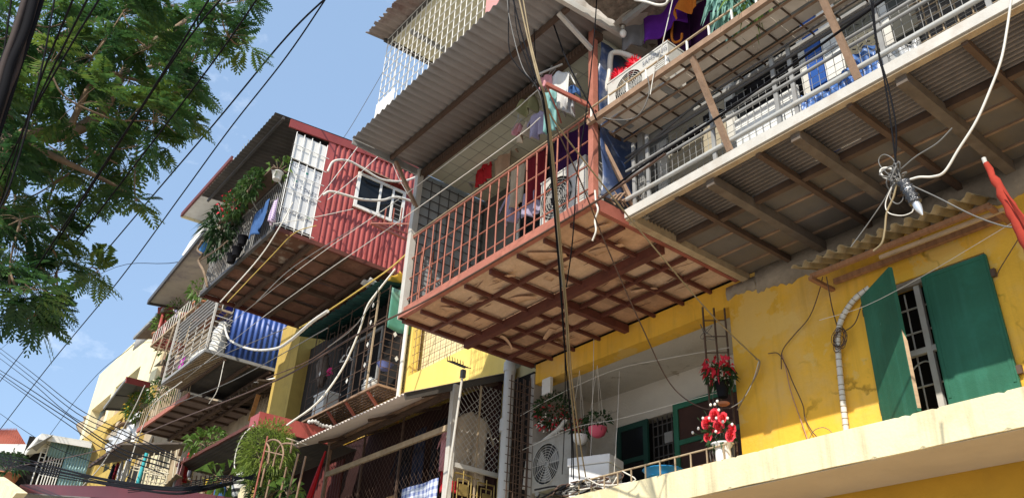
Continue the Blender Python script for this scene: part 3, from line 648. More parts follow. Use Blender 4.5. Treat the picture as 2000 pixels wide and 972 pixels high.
for y in (7.5,): bar((CX1,y,2.3),(CX1,y,4.9),.025,.025).build('upright', M_TAN, cc)
def chain(o, u, v, nu, nv, r):
    """chain-link: zig-zag wires"""
    o = V(o); u = V(u); v = V(v); nn_ = u.cross(v).normalized()*r*1.2; m = MB()
    for i in range(nu + nv):
        for sgn in (1, -1):
            pts = []
            for k in range(nv*2+1):
                a = (i - nv/2 + (k/2)*sgn + (nv/2 if sgn < 0 else 0)) 
                b = k/2
                if 0 <= a <= nu: pts.append(o + u*(a/nu) + v*(b/nv) + nn_*(1 if (k % 2) else -1))
                else:
                    if len(pts) > 1: m.tube(pts, r, 4, False)
                    pts = []
            if len(pts) > 1: m.tube(pts, r, 4, False)
    return m
chain((CX1-.06,6.99,2.3),(CX0-CX1+.1,0,0),(0,0,2.35),34,18,.0024).build('chain_link', M_DBROWN, cc)
chain((CX1,7.06,3.58),(0,.92,0),(0,0,1.35),9,13,.004).build('chain_link', M_LGREY, cc)
m = MB()
for (yc,zc) in ((7.28,3.18),(7.72,3.12)):
    for (a,b) in (((-.16,-.24),(.16,-.24)),((.16,-.24),(.16,.24)),((.16,.24),(-.16,.24)),((-.16,.24),(-.16,-.24))):
        m.tube([(CX1,yc+a[0],zc+a[1]),(CX1,yc+b[0],zc+b[1])], .013, 6)
    for (a,b) in (((-.10,-.16),(.10,-.16)),((.10,-.16),(.10,.16)),((.10,.16),(-.10,.16)),((-.10,.16),(-.10,-.16)),((0,.09),(0,.30)),((0,-.30),(0,-.09))):
        m.tube([(CX1+.01,yc+a[0],zc+a[1]),(CX1+.01,yc+b[0],zc+b[1])], .010, 6)
for y in (7.06,7.5,7.94): m.tube([(CX1,y,2.3),(CX1,y,3.5)], .012, 6)
for z in (2.8,3.15,3.4): m.tube([(CX1,7.42,z),(CX1,7.58,z)], .010, 6)
M_GILT = mat('gilt_metal', (.40,.29,.10), .45, .2, 9, metal=.5)
m.build('gilt_scrollwork', M_GILT, cc)
for (yc,zc) in ((7.28,3.18),(7.72,3.12)): box(CX1+.012,CX1+.028,yc-.075,yc+.075,zc-.085,zc+.085).build('gilt_plate', M_GILT, cc)
a3 = thing('awning', 'sloping corrugated awning with scalloped edge over the mesh cage', 'awning', (-12.7, 7, 4.8))
MB().corr((-14.92,8.0,5.26),(0,-1.9,-.86),(4.34,0,0),.014,.105,.005,nseg=2).build('sheet', M_TINL, a3)
for x in (-14.2,-12.4,-10.75): bar((x,6.5,4.50),(x+.05,8,5.12),.05,.05).build('rafter', M_DBROWN, a3)
bar((-14.85,7.0,4.72),(-10.62,7.0,4.76),.05,.06).build('purlin', M_BROWN, a3)
bar((-10.62,6.12,4.36),(-10.60,8,5.20),.03,.10).build('end_plate', M_TIND, a3)
# laundry inside
def hang(name, cat, label, c, w, h, mt, yaw=0, kind='towel', seed=0, group=None, depth=.05):
    """garment hanging: c is the centre of its top edge, faces -y turned by yaw"""
    r_ = random.Random(seed); ph = [r_.uniform(0,6.3) for _ in range(4)]; m = MB(); c = V(c)
    R3 = Matrix.Rotation(yaw, 3, 'Z')
    def W(u,v,amp=depth): return amp*(math.sin(u*9+ph[0])*(.3+.7*v) + .5*math.sin(u*17+ph[1]+v*3)*v)
    if kind == 'towel':
        m.cloth(lambda u,v: c + R3 @ V(((u-.5)*w*(1-.04*v), W(u,v), -h*v - .03*math.sin(u*5+ph[2])*v)), 16, 12, .008)
    elif kind == 'shirt':
        def f(u,v):
            ww = w*(.62 if v < .03 else .92 - .06*math.sin(v*3)); z = -h*v - (.10*w*abs(u-.5)*2 if v < .2 else .10*w*abs(u-.5)*2*(1-v))
            return c + R3 @ V(((u-.5)*ww*.72, W(u,v), z))
        m.cloth(f, 14, 14, .012)
        for s in (-1,1):
            m.cloth(lambda u,v: c + R3 @ V((s*(w*.30 + w*.20*v + (u-.5)*w*.05), .01+W(u,v,.02), -.03*w - h*.36*v*(.9) - w*.20*u*(1-.2*v))), 6, 8, .012)
    elif kind == 'trousers':
        m.cloth(lambda u,v: c + R3 @ V(((u-.5)*w*.55, W(u,v,.02), -h*.3*v)), 10, 6, .016)
        for s in (-1,1):
            m.cloth(lambda u,v: c + R3 @ V((s*w*(.145+.05*v) + (u-.5)*w*(.28-.08*v), W(u,v,.03), -h*.28-h*.72*v)), 8, 12, .016)
    elif kind == 'shorts':
        m.cloth(lambda u,v: c + R3 @ V(((u-.5)*w*(.7+.2*v), W(u,v,.03), -h*.45*v)), 12, 6, .016)
        for s in (-1,1): m.cloth(lambda u,v: c + R3 @ V((s*w*.25 + (u-.5)*w*.46, W(u,v,.03), -h*.42-h*.58*v)), 8, 8, .016)
    elif kind == 'bag':
        m.cloth(lambda u,v: c + R3 @ V(((u-.5)*w*(.25+.9*math.sin(min(1,v*1.15)*math.pi*.62)), W(u,v,.08), -h*v - .05*h*math.cos((u-.5)*3)*v)), 14, 12, .006)
    o = one(name, m, mt, label, cat, group, loc=c); return o
CL = {k: cloth_mat('cloth_'+k, v) for k, v in dict(black=(.014,.014,.018), navy=(.022,.028,.05), white=(.66,.65,.62), beige=(.52,.36,.26), red=(.50,.03,.04), maroon=(.20,.02,.03), purple=(.11,.02,.26), dpurple=(.045,.012,.06), grey=(.20,.20,.21), lgrey=(.42,.42,.43), teal=(.20,.38,.36), orange=(.55,.18,.03), pink=(.62,.30,.32), blue=(.06,.13,.30), cream=(.55,.45,.33), lilac=(.38,.34,.46), magenta=(.45,.05,.38), olive=(.36,.36,.20)).items()}
hang('trousers','trousers','black trousers hanging leftmost inside the mesh cage',(-12.55,7.35,4.35),.7,1.25,CL['black'],.1,'trousers',1,'laundry inside the mesh cage')
hang('trousers','trousers','dark navy trousers hanging in the middle of the mesh cage',(-12.0,7.3,4.45),.7,1.25,CL['navy'],-.1,'trousers',2,'laundry inside the mesh cage')
hang('trousers','trousers','black trousers hanging next to the pale blouse in the cage',(-11.5,7.35,4.5),.7,1.3,CL['black'],0,'trousers',3,'laundry inside the mesh cage')
hang('shirt','shirt','dark jacket hanging behind the trousers in the mesh cage',(-12.9,7.55,4.4),.8,1.1,CL['navy'],0,'shirt',4,'laundry inside the mesh cage')
hang('shirt','shirt','small pinkish blouse beside the cream cage post',(-11.02,7.25,4.25),.5,.7,CL['pink'],.2,'shirt',5,'laundry inside the mesh cage')
hang('skirt','skirt','red skirt hanging under the pinkish blouse',(-11.0,7.3,3.62),.36,.4,CL['red'],.2,'towel',6,'laundry inside the mesh cage')
hang('shirt','shirt','beige shirt hung behind the white chain-link side panel',(-10.75,7.48,4.5),.85,1.15,CL['cream'],1.45,'shirt',7,'laundry inside the mesh cage')
hang('cardboard_sheet','cardboard','plain cardboard sheet standing behind the cage mesh',(-12.55,7.2,3.40),.30,.9,mat('cardboard',(.46,.26,.11),.9,.1,3),.1,'towel',8,depth=.0)
M_PLAID = stripes('blue_plaid_cloth', ((.62,.66,.74),(.12,.16,.36)), 0, .11, check=True)
hang('checked_blanket','blanket','blue and white checked blanket over the cage ledge',(-11.25,6.93,3.32),1.05,.8,M_PLAID,0,'towel',9)

# TV antenna
an = thing('tv_antenna', 'tall thin pole with small comb aerial in front of the mesh cage', 'antenna', (-10.9,6.4,2.3))
pt = aty(905,722,6.35); pb = aty(868,985,6.35)
tube([pb,pt], .018, 8).build('mast', M_LGREY, an)
q = aty(874,704,6.25); q2 = aty(908,718,6.4)
m = MB(); m.tube([q,q2], .011, 6)
for i in range(7): c = q + (q2-q)*(i/6.5); m.tube([c+V((0,0,-.0)), c+V((0,-.02,.09))], .006, 5); m.tube([c, c+V((.05,.1,0))], .006, 5)
m.build('comb_aerial', M_DGREY, an)
MB().box(pt.x-.03,pt.x+.03,pt.y-.03,pt.y+.03,pt.z-.12,pt.z).build('clamp', M_DGREY, an)

# ================================================================= red corrugated room on the third floor
rh = thing('corrugated_room', 'red corrugated tin room built out on the third floor with white window', 'room', (-16.3, 5, 8.5))
RX0, RX1, RY0 = -18.3, -14.3, 4.88
RZ = 8.52
m = MB().corr((RX1,5.80,RZ),(0,0,2.62),(0,2.2,0),.018,.125,.003,trap=True)
for yy in (6.36, 7.23): m.box(RX1+.015,RX1+.024,yy-.02,yy+.035,RZ,10.9)       # sheet laps
for zz in (RZ+.15, 9.35, 10.62):
    for q in range(9): m.box(RX1+.018,RX1+.028,5.86+q*.25-.008,5.86+q*.25+.008,zz-.008,zz+.008)   # screws
m.build('side_wall', M_TINR, rh)
MB().box(RX1-.03,RX1+.012,5.64,5.795,RZ,11.05).build('corner_strip', M_TINR, rh)
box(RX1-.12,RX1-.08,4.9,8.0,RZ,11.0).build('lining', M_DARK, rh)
# white door panels and bars in the near part of the side
M_FILM = mat('white_sheet_with_film', (.70,.70,.69), .45, .06, 3, dirt=(.55,.56,.57), dirt_amt=.4)
box(RX1-.05,RX1-.03,4.93,5.63,10.22,10.86).build('upper_panel', M_WHITE, rh)
lowp = box(RX1-.05,RX1-.03,4.95,5.63,RZ+.12,10.16).build('lower_panel', M_FILM, rh)
m = MB()
for y in (4.90,5.08,5.26,5.44,5.62): m.tube([(RX1+.0,y,RZ),(RX1+.0,y,10.88)], .011, 5)
for z in (RZ+.05,9.0,9.45,9.85,10.2,10.55): m.tube([(RX1+.012,4.88,z),(RX1+.012,5.70,z)], .009, 5)
m.build('white_bars', M_WHITE, rh)
def text_mesh(s_, size, M, name, mt, parent, ext=.001):
    cu = D.curves.new('t', 'FONT'); cu.body = s_; cu.size = size; cu.extrude = ext; cu.align_x = 'CENTER'; cu.resolution_u = 2
    to = D.objects.new('t', cu); dg = bpy.context.evaluated_depsgraph_get(); COL.objects.link(to); dg.update(); me = D.meshes.new_from_object(to.evaluated_get(dg)); D.objects.remove(to)
    m = MB(); m.add([M @ v.co for v in me.vertices], [tuple(p.vertices) for p in me.polygons]); D.meshes.remove(me)
    return m.build(name, mt, parent)
M_INK = mat('grey_print', (.20,.21,.24), .7, .1, 5)
R_side = Matrix(((0,0,1,0),(1,0,0,0),(0,1,0,0),(0,0,0,1)))   # text in the yz plane facing +x
for (s_,y,z) in (('ALCOREST',5.36,9.55),('ALCO',5.08,10.02),('ST',5.55,9.98),('ALCO',5.42,9.33),('ALCO',5.08,8.95),('REST',5.4,8.88)):
    text_mesh(s_, .13, Matrix.Translation((RX1-.028,y,z)) @ R_side @ Matrix.Rotation(math.radians(-6),4,'Z'), 'printed_word', M_INK, lowp)
m = MB()
for (y,z) in ((5.1,9.72),(5.52,9.0),(5.3,10.0)): m.box(RX1-.0295,RX1-.027,y-.03,y+.03,z-.02,z+.02)
m.build('green_sticker', mat('green_sticker_ink',(.02,.30,.20),.6,.1,4), lowp)
# window on the red wall
wy0, wy1, wz0, wz1 = 6.42, 7.64, 9.66, 10.56
wd = MB(); e = .07; X = RX1
wd.box(X+.0,X+.05,wy0,wy0+e,wz0,wz1); wd.box(X,X+.05,wy1-e,wy1,wz0,wz1); wd.box(X,X+.05,wy0+e,wy1-e,wz0,wz0+e); wd.box(X,X+.05,wy0+e,wy1-e,wz1-e,wz1)
for y in (6.98,7.30): wd.box(X,X+.052,y,y+.05,wz0+e,wz1-e)
wf = wd.build('window', M_WHITE, rh)
box(X+.02,X+.026,wy0+.05,7.33,wz0+.05,wz1-.05).build('pane', M_DGLASS, wf)
box(X-.02,X+.021,wy0+.03,wy1-.03,wz0+.03,wz1-.03).build('dark_opening', M_DARK, wf)
m = MB()
for k in range(6): m.box(X+.028,X+.034,7.36,7.57,wz0+.12+k*.12,wz0+.135+k*.12)
m.build('louvre', M_GREYP, wf)
MB().slab([(X,6.36,10.73),(X,7.72,10.73),(X+.18,7.72,10.60),(X+.18,6.36,10.60)],(0,0,.02)).build('window_hood', mat('stained_tin_hood',(.33,.25,.17),.7,.2,3,dirt=RUST,dirt_amt=.6,dirt_scale=4), rh)
# roof
MB().corr((RX1-.02,4.36,11.12),(0,3.8,.38),(RX0-RX1-.3,0,0),.016,.142,.004,nseg=2).build('roof', M_TIND, rh)
MB().slab([(RX1+.03,4.70,10.90),(RX1+.03,8.05,11.22),(RX1+.03,8.05,11.42),(RX1+.03,4.70,11.10)],(-.04,0,0)).build('gable_trim', M_TRIM, rh)
bar((RX0-.3,4.55,11.06),(RX1,4.55,11.06),.05,.06).build('eave_rail', M_DGREY, rh)
box(RX0,RX1-.1,5.75,5.8,RZ,11.1).build('inner_wall', mat('dim_room_wall',(.06,.055,.05),.9,.2,2), rh)
box(RX0-.03,RX0,4.9,8,RZ,11.05).build('side_wall', M_PLASTER, rh)
one('dish_rods', MB().tube([(-16.4,4.6,11.2),(-16.55,4.5,11.62)],.008,4).tube([(-16.5,4.6,11.2),(-16.65,4.5,11.6)],.008,4).tube([(-16.6,4.6,11.2),(-16.75,4.5,11.58)],.008,4).tube([(-16.3,4.6,11.2),(-16.3,4.5,11.6)],.008,4), M_GREYP, 'few thin rods sticking up from the dark roof edge', 'rods')
# floor: frame, joists and rotten boards
for (a,b,nm) in (((RX0,RY0,RZ-.05),(RX1,RY0,RZ-.05),'edge_beam'),((RX0,7.97,RZ-.05),(RX1,7.97,RZ-.05),'edge_beam'),((RX0,RY0,RZ-.05),(RX0,8,RZ-.05),'edge_beam'),((RX1,RY0,RZ-.05),(RX1,8,RZ-.05),'edge_beam')):
    bar(a,b,.07,.09).build(nm, M_DRED if a[0]==b[0] else M_DGREY, rh)
for y in (5.72,6.50,7.25): bar((RX0,y,RZ-.06),(RX1,y,RZ-.06),.08,.10).build('cross_beam', M_DBROWN, rh)
bar((-16.3,RY0,RZ-.065),(-16.3,8,RZ-.065),.13,.11).build('cross_beam', M_DBROWN, rh)
for x in (-17.7,-17.1,-15.7,-15.0): bar((x,RY0,RZ-.03),(x,8,RZ-.03),.035,.04).build('joist', M_DBROWN, rh)
M_PEEL = mat('peeling_painted_board', (.13,.065,.04), .95, .3, 2, dirt=(.50,.46,.38), dirt_amt=.9, dirt_scale=2.6, bump=.4)
xs = [RX0+.03,-17.1,-15.9,RX1-.03]; ys = [RY0+.03,5.72,6.5,7.25,7.95]
for i in range(3):
    for j in range(4): ply(xs[i]+.01,xs[i+1]-.01,ys[j]+.01,ys[j+1]-.01,RZ, M_PEEL if (j == 0 and i == 2) else M_PLYD, rh, 40+i*4+j, .015, 8)
MB().cloth(lambda u,v: V((RX1-.02+.04*math.sin(v*3), 4.92+.82*u, RZ-.02-.05*v+.02*math.sin(u*17)+.012*math.sin(u*41))),24,4,.02).build('torn_edging', mat('torn_yellowed_lining',(.62,.45,.22),.9,.3,5,dirt=(.7,.62,.5),dirt_amt=.6,dirt_scale=5), rh)
# front railing
m = MB(); x = RX0+.05
while x < RX1-.02: m.tube([(x,RY0,RZ),(x,RY0,9.75)], .011, 5); x += .115
m.tube([(RX0,RY0,9.75),(RX1,RY0,9.75)], .014, 5); m.tube([(RX0,RY0,9.1),(RX1,RY0,9.1)], .012, 5)
m.build('front_railing', M_GREYP, rh)
m = MB().box(-17.3,RX1+.0,4.56,4.86,9.80,9.83)
for i in range(11): pass
m.build('plank_shelf', mat('shelf_slats',(.15,.10,.07),.85,.3,5), rh)
for x in (-14.4,-15.6,-16.9): bar((x,4.58,9.80),(x,4.86,9.5),.02,.02).build('shelf_bracket', M_LGREY, rh)

# conduits on the red wall
c1 = tube(smooth_path([atx(640,335,-14.2),atx(652,315,-14.15),atx(680,314,-14.12),atx(710,330,-14.12),atx(745,350,-14.1),atx(785,354,-14.1),atx(815,345,-14.1)],6), .026, 8)
one('white_conduit', c1, M_WCAB, 'upper white conduit looping over the red corrugated wall', 'conduit')
c1 = tube(smooth_path([atx(631,381,-14.15),atx(645,374,-14.1),atx(675,381,-14.08),atx(705,389,-14.05),atx(745,391,-14.05),atx(775,385,-14.05),atx(815,397,-14.05)],6), .028, 8)
one('white_conduit', c1, M_WCAB, 'lower white conduit crossing the window of the red wall', 'conduit')
# red rusty bracket frame sticking out beside the window
m = MB(); a = atx(725,436,-13.4); b = atx(800,470,-13.9); c = atx(848,438,-12.5)
m.bar(a,b,.05,.05); m.bar(a+V((0,0,.05)),b+V((0,0,.15)),.03,.03); m.bar(a,c,.025,.025)
for i in range(4): p = a+(b-a)*(.3+.2*i); m.bar(p,p+V((.0,0,.5+.1*i)),.022,.022)
one('bracket_frame', m, M_RED, 'rusty red iron bracket frame between red wall and grey screen', 'bracket')

# ---- further roof left of it
fr_ = thing('roof_eave', 'maroon-edged tin roof edge just left of the dark corrugated roof', 'roof', (-23,5.6,14.0))
MB().slab([(-25.0,5.48,14.02),(-20.9,5.48,14.02),(-20.9,7.6,14.15),(-25.0,7.6,14.15)],(0,0,.03)).build('sheet', M_WHT2, fr_)
bar((-25.05,5.45,14.05),(-20.9,5.45,14.05),.06,.15).build('edge_trim', mat('shaded_maroon_trim',(.13,.035,.03),.6,.2,2), fr_)  # shadow on the trim is put into this darker maroon
bar((-25.03,5.45,14.02),(-25.03,7.6,14.13),.06,.14).build('edge_trim', M_CREAM, fr_)
one('side_wall', box(-19.2,-18.36,5.25,5.30,8.9,10.75), M_PLASTER, 'grey wall strip behind the fern', 'wall')

# ================================================================= ornate window cage with green awning
oc = thing('window_cage', 'ornate dark iron window cage with diamond plates and green roof sheet', 'cage', (-15.6,7.45,5.8))
OX0, OX1, OY = -17.25, -13.98, 7.42
for (a,b) in (((OX0,OY,5.82),(OX1,OY,5.82)),((OX1,OY,5.82),(OX1,8,5.82)),((OX0,OY,5.82),(OX0,8,5.82))): bar(a,b,.04,.04).build('floor_edge', M_BROWN, oc)
m = MB()
for i in range(22): m.bar((OX0+.05+i*.15,OY,5.81),(OX0+.05+i*.15,8,5.81),.016,.02)
for k in range(7): m.bar((OX0,OY+.04+k*.08,5.80),(OX1,OY+.04+k*.08,5.80),.045,.012)
m.build('floor_slats', M_DBROWN, oc)
for x in (-16.9,-16.1,-15.3,-14.4): bar((x,OY+.02,5.80),(x,8.0,5.25),.05,.05).build('strut', M_RED, oc)
m = MB()
def panel(o,u,zs):  # iron panel with bars
    pass
for x in [OX0+.0,-16.7,-16.15,-15.6,-15.05,-14.75,-14.45,OX1]: m.bar((x,OY,5.84),(x,OY,8.0),.016,.016)
for z in (5.95,6.35,6.75,7.3,7.95): m.bar((OX0,OY,z),(OX1,OY,z),.013,.013)
for x in (-16.98,-16.42,-15.88,-15.32):
    for z in (6.08,6.2): m.bar((x-.2,OY,z),(x+.2,OY,z+.06),.009,.009)
    for z0_ in (6.4,6.85,7.4): m.bar((x-.12,OY,z0_),(x-.12,OY,z0_+.36),.009,.009); m.bar((x+.1,OY,z0_+.05),(x+.1,OY,z0_+.3),.009,.009); m.bar((x-.12,OY,z0_+.3),(x+.1,OY,z0_+.3),.009,.009)
for k in range(12): m.bar((-14.75,OY,5.95+k*.17),(-14.45,OY,5.95+k*.17),.013,.013)
for y in (OY,7.62,7.82,8): m.bar((OX1,y,5.84),(OX1,y,8.0),.018,.018)
for k in range(14): m.bar((OX1,OY,5.9+k*.15),(OX1,8,5.9+k*.15),.012,.012)
m.build('iron_bars', M_DBROWN, oc)
bar((-14.42,OY-.01,5.84),(-14.42,OY-.01,8.0),.035,.03).build('corner_bar', M_TAN, oc)
for (x,z) in ((-14.6,7.75),(-14.6,7.35),(-14.6,6.85),(-14.6,6.4),(-15.3,6.25),(-16.15,6.2),(-16.7,6.8)):
    MB().slab([(x-.045,OY-.02,z),(x,OY-.02,z-.06),(x+.045,OY-.02,z),(x,OY-.02,z+.06)],(0,-.008,0)).build('diamond_plate', M_WHT2, oc)
for (y,z) in ((7.7,7.3),(7.65,6.95),(7.75,6.45)):
    MB().slab([(OX1+.02,y-.045,z),(OX1+.02,y,z-.06),(OX1+.02,y+.045,z),(OX1+.02,y,z+.06)],(.008,0,0)).build('diamond_plate', M_WHT2, oc)
M_GPL = mat('green_plastic_sheet', (.12,.36,.27), .4, .15, 3, dirt=(.55,.66,.58), dirt_amt=.5, trans=.3)
MB().cloth(lambda u,v: V((OX1+.03, OY+.02+.55*u, 7.0+.1*abs(u-.5)*(1-v)+.95*v)),10,8,.006).build('plastic_panel', M_GPL, oc)
M_GDK = mat('dark_green_tarp', (.008,.045,.042), .6, .3, 3, dirt=(.02,.10,.08), dirt_amt=.5)
MB().corr((-17.9,8.0,8.18),(0,-.85,-.14),(3.9,0,0),.02,.16,.004,ragged=.08,seed=8,nseg=2).build('roof_sheet', M_GDK, oc)
box(OX0,OX1,8.05,8.1,5.9,8.2).build('backing', M_DARK, oc)
m = MB(); 
for x in (-16.4,-15.7,-15.2): m.box(x,x+.06,7.98,8.03,5.95,7.6)
m.box(-16.4,-15.14,7.978,8.03,7.6,7.66); m.build('inner_frame', M_GREYP, oc)
fbx = one('foam_box', box(-17.0,-16.5,7.5,7.85,5.86,6.35), M_WHT2, 'grubby white foam box at the left end inside the iron cage', 'box')
box(-17.02,-16.48,7.48,7.87,6.352,6.40).build('lid', M_WHITE, fbx)
one('plastic_sack', MB().blob((-14.65,7.62,6.02),.24,.14,.17,10,7,.18,4), M_WHT2, 'white plastic sack at the right end of the iron cage floor', 'sack')
one('blue_basin', MB().lathe((-14.3,7.7,6.3),[(.10,0),(.17,.12),(.18,.13)],14), cloth_mat('printed_blue_plastic',(.18,.22,.5)), 'blue patterned basin among the bundles in the iron cage', 'basin')
m = MB(); m.tube(smooth_path([(-16.1,7.55,6.95),(-15.95,7.55,7.05),(-15.75,7.55,7.0),(-15.55,7.55,6.85)],4),.018,6); m.tube([(-16.1,7.55,6.95),(-15.55,7.55,6.85)],.018,6); m.tube(smooth_path([(-15.85,7.55,7.04),(-15.8,7.55,7.16),(-15.72,7.55,7.2),(-15.7,7.55,7.12)],4),.01,6)
one('clothes_hanger', m, M_WHT2, 'white plastic hanger hung in the middle of the iron cage', 'hanger')
hang('cloth_scrap','cloth','small pink rag tied beside the white hanger',(-16.35,7.45,6.85),.22,.14,cloth_mat('cloth_hotpink',(.6,.05,.2)),0,'towel',31)
one('bundle', MB().blob((-17.05,7.6,7.05),.16,.14,.4,10,9,.25,9), mat('grey_brown_sacking',(.16,.13,.11),.95,.3,6), 'tall grey brown bundle hanging at the left end of the iron cage', 'bundle')
yl = MB().cloth(lambda u,v: V((-14.35+.5*u,7.5+.2*v+.02*math.sin(u*9),8.30-.12*v+.03*math.sin(u*7))),8,4,.01)
one('yellow_board', yl, mat('yellow_plastic_board',(.72,.45,.06),.6,.1,4), 'bent yellow plastic strip above the green roof sheet', 'strip')
one('white_cloth', MB().cloth(lambda u,v: V((-14.75+.42*u,7.1+.2*v,8.22+.05*math.sin(u*6)-.06*v)),8,4,.01), CL['white'], 'white rag lying on the near end of the green roof sheet', 'rag')

# dark lattice between mesh cage and loggia
la = thing('lattice_screen','dark iron lattice screen between the drain pipe and the loggia','screen',(-10.05,7.9,2.8))
m = MB()
for i in range(6): m.bar((-10.5+i*.13,7.92,2.5),(-10.5+i*.13,7.92,4.95),.016,.016)
for k in range(18): m.bar((-10.5,7.925,2.6+k*.13),(-9.84,7.925,2.6+k*.13),.010,.010)
for i in range(4): m.bar((-9.86,7.55+i*.12,2.78),(-9.86,7.55+i*.12,4.9),.014,.014)
for k in range(16): m.bar((-9.86,7.5,2.85+k*.13),(-9.86,8.0,2.85+k*.13),.010,.010)
m.build('bars', M_DBROWN, la)
box(-10.62,-9.9,8.02,8.06,2.4,5.1).build('backing', M_DARK, la)
# ================================================================= yellow pier and older houses further down the street
M_OLDY = mat('stained_ochre_plaster', (.52,.37,.10), .95, .2, 1.3, dirt=(.16,.12,.06), dirt_amt=.55, dirt_scale=1.3, streak=.35, streak_col=(.18,.13,.06), bump=.4, bump_scale=12)
M_OLDW = mat('stained_tan_plaster', (.44,.36,.25), .95, .2, 1.0, dirt=(.14,.10,.06), dirt_amt=.7, dirt_scale=.9, streak=.35, streak_col=(.12,.09,.06), bump=.4)
one('pier', box(-20.75,-19.45,7.9,9,GZ,9.4), M_OLDY, 'stained ochre plaster pier between blue cage and iron cage', 'pier')
m = MB(); 
one('house_front', MB().wall(-19.45,-14.02,GZ,8.5,8.25,8.5,[(-17.2,-14.4,5.9,8.0)]), mat('shade_black_wall',(.035,.03,.026),.9,.3,1.5), 'shadowed house front behind the iron cage', 'building')  # shade behind the iron cage is put into this near-black wall colour
one('yellow_ledge', box(-19.4,-14.05,7.97,8.24,5.2,5.78), M_YEL, 'yellow ledge wall below the iron cage', 'wall')
oh = thing('old_house', 'old tan house front with dark window and rough brick canopy', 'building', (-25,8.3,GZ))
MB().wall(-30,-20.75,GZ,13.2,8.45,8.7,[(-23.6,-21.7,6.55,7.35),(-24,-21,8.6,10.2)]).build('front_wall', M_OLDW, oh)
box(-23.7,-21.0,8.75,8.8,6.3,10.4).build('dark_opening', M_DGLASS, oh)
box(-30,-20.75,8.71,12,GZ,13.1).build('rear_block', M_DARK, oh)
# rough canopy of broken tiles
m = MB(); r_ = random.Random(21)
for i in range(60):
    x = -27+i*.105; m.bar((x,7.55+r_.uniform(-.08,.08),7.78+r_.uniform(-.03,.03)),(x+r_.uniform(-.04,.04),8.44,8.02),.09,.035+r_.uniform(0,.02))
m.build('tiled_canopy', mat('dark_broken_tiles',(.085,.062,.045),.95,.35,6,dirt=(.15,.10,.06),dirt_amt=.5), oh)
bar((-27,7.9,7.74),(-20.8,7.9,7.80),.06,.08).build('canopy_beam', M_DBROWN, oh)
t = thing('side_shutter','orange brown wooden shutter leaf standing open left of the ochre pier','shutter',(-20.9,7.9,6.3))
a = aty(488,822,7.8); b = aty(505,770,7.8); bar(a,b,.12,.03).build('leaf', mat('orange_wood',(.45,.22,.08),.8,.2,4,stretch=(1,1,5)), t)
m = MB(); 
for i in range(4): p = aty(500+i*6,825,8.2); q = aty(512+i*6,770,8.2); m.tube([p,q],.012,4)
for k in range(6): m.tube([aty(499+k*2.2,822-k*9,8.19),aty(520+k*2.2,828-k*9,8.19)],.010,4)
m.build('bars', M_TAN, t)
one('light_strip', bar(aty(497,747,7.6),aty(538,738,7.9),.05,.03), M_WHITE, 'short white batten stuck out near the top of the ochre pier', 'batten')

# ---- blue tin and white bar cage
bc = thing('balcony', 'white barred balcony cage with a blue corrugated end wall', 'balcony', (-22.4,6,8.2))
BX0, BX1 = -24.1, -20.8
MB().corr((BX1,6.50,8.20),(0,0,1.95),(0,1.5,0),.024,.15,.003).build('end_wall', M_BLUE, bc)
box(BX1-.10,BX1-.06,6.5,8.4,8.2,10.2).build('lining', M_DARK, bc)
m = MB()
for z in (8.24,8.40,8.56,8.72,8.88,9.04,9.20):
    m.tube([(BX0,6,z),(BX1,6,z)], .014, 5); m.tube([(BX1,6,z),(BX1,6.5,z)], .014, 5)
for x in [BX0+i*.66 for i in range(6)]: m.tube([(x,6.015,8.2),(x,6.015,9.3)], .012, 5)
m.build('bars', M_LGREY, bc)
m = MB()
for z in (9.40,9.52,9.64,9.76,9.88,10.0): m.bar((BX0,6.05,z),(BX1,6.05,z),.05,.03)
m.build('louvres', M_GREYP, bc)
for (x,y) in ((BX0,6),(BX1,6)): bar((x,y,8.2),(x,y,10.2),.05,.05).build('post', M_LGREY, bc)
for (a,b) in (((BX0,6,8.2),(BX1,6,8.2)),((BX1,6,8.2),(BX1,8.4,8.2)),((BX0,6,8.2),(BX0,8.4,8.2))): bar(a,b,.06,.08).build('floor_edge', M_GREYP, bc)
MB().corr((BX0,6.05,8.19),(0,2.3,0),(BX1-BX0,0,0),.02,.12,.004).build('deck', M_TIND, bc)
for y in (6.55,7.2,7.8): bar((BX0,y,8.13),(BX1,y,8.13),.06,.09).build('joist', M_DBROWN, bc)
m = MB()
for i in range(26): m.bar((BX0+.08+i*.125,6.02,8.155),(BX0+.08+i*.125,6.6,8.155),.05,.02)
m.build('front_slats', M_TAN, bc)
box(BX0,BX1-.12,7.4,7.45,8.25,10.3).build('inner_wall', mat('dim_grey_wall',(.05,.047,.05),.9,.2,2), bc)
one('white_barrel', MB().lathe((-21.25,6.45,8.25),[(.22,0),(.24,.05),(.24,.35),(.21,.45),(.23,.5),(.23,.75),(.14,.9),(.14,1.0)],14), M_WHT2, 'white plastic barrel in the corner of the barred cage', 'barrel')
one('white_sack', MB().blob((-22.1,6.35,8.45),.5,.25,.22,12,8,.2,3), M_WHT2, 'long white sack lying behind the cage bars', 'sack')
hang('cloth','cloth','magenta cloth hanging behind the white cage bars',(-23.2,6.15,8.75),.45,.5,CL['magenta'],0,'towel',41)
tb = tube(smooth_path([aty(432,640,6.6),aty(430,632,6.55),aty(437,632,6.4),aty(446,660,6.2),aty(470,675,6.0),aty(500,683,5.8),aty(540,680,5.5),aty(565,666,5.3),aty(590,645,5.2),aty(612,626,5.15),aty(640,607,5.1)],6), .028, 8)
one('white_conduit', tb, M_WCAB, 'thick white conduit sagging across the blue corrugated wall', 'conduit')

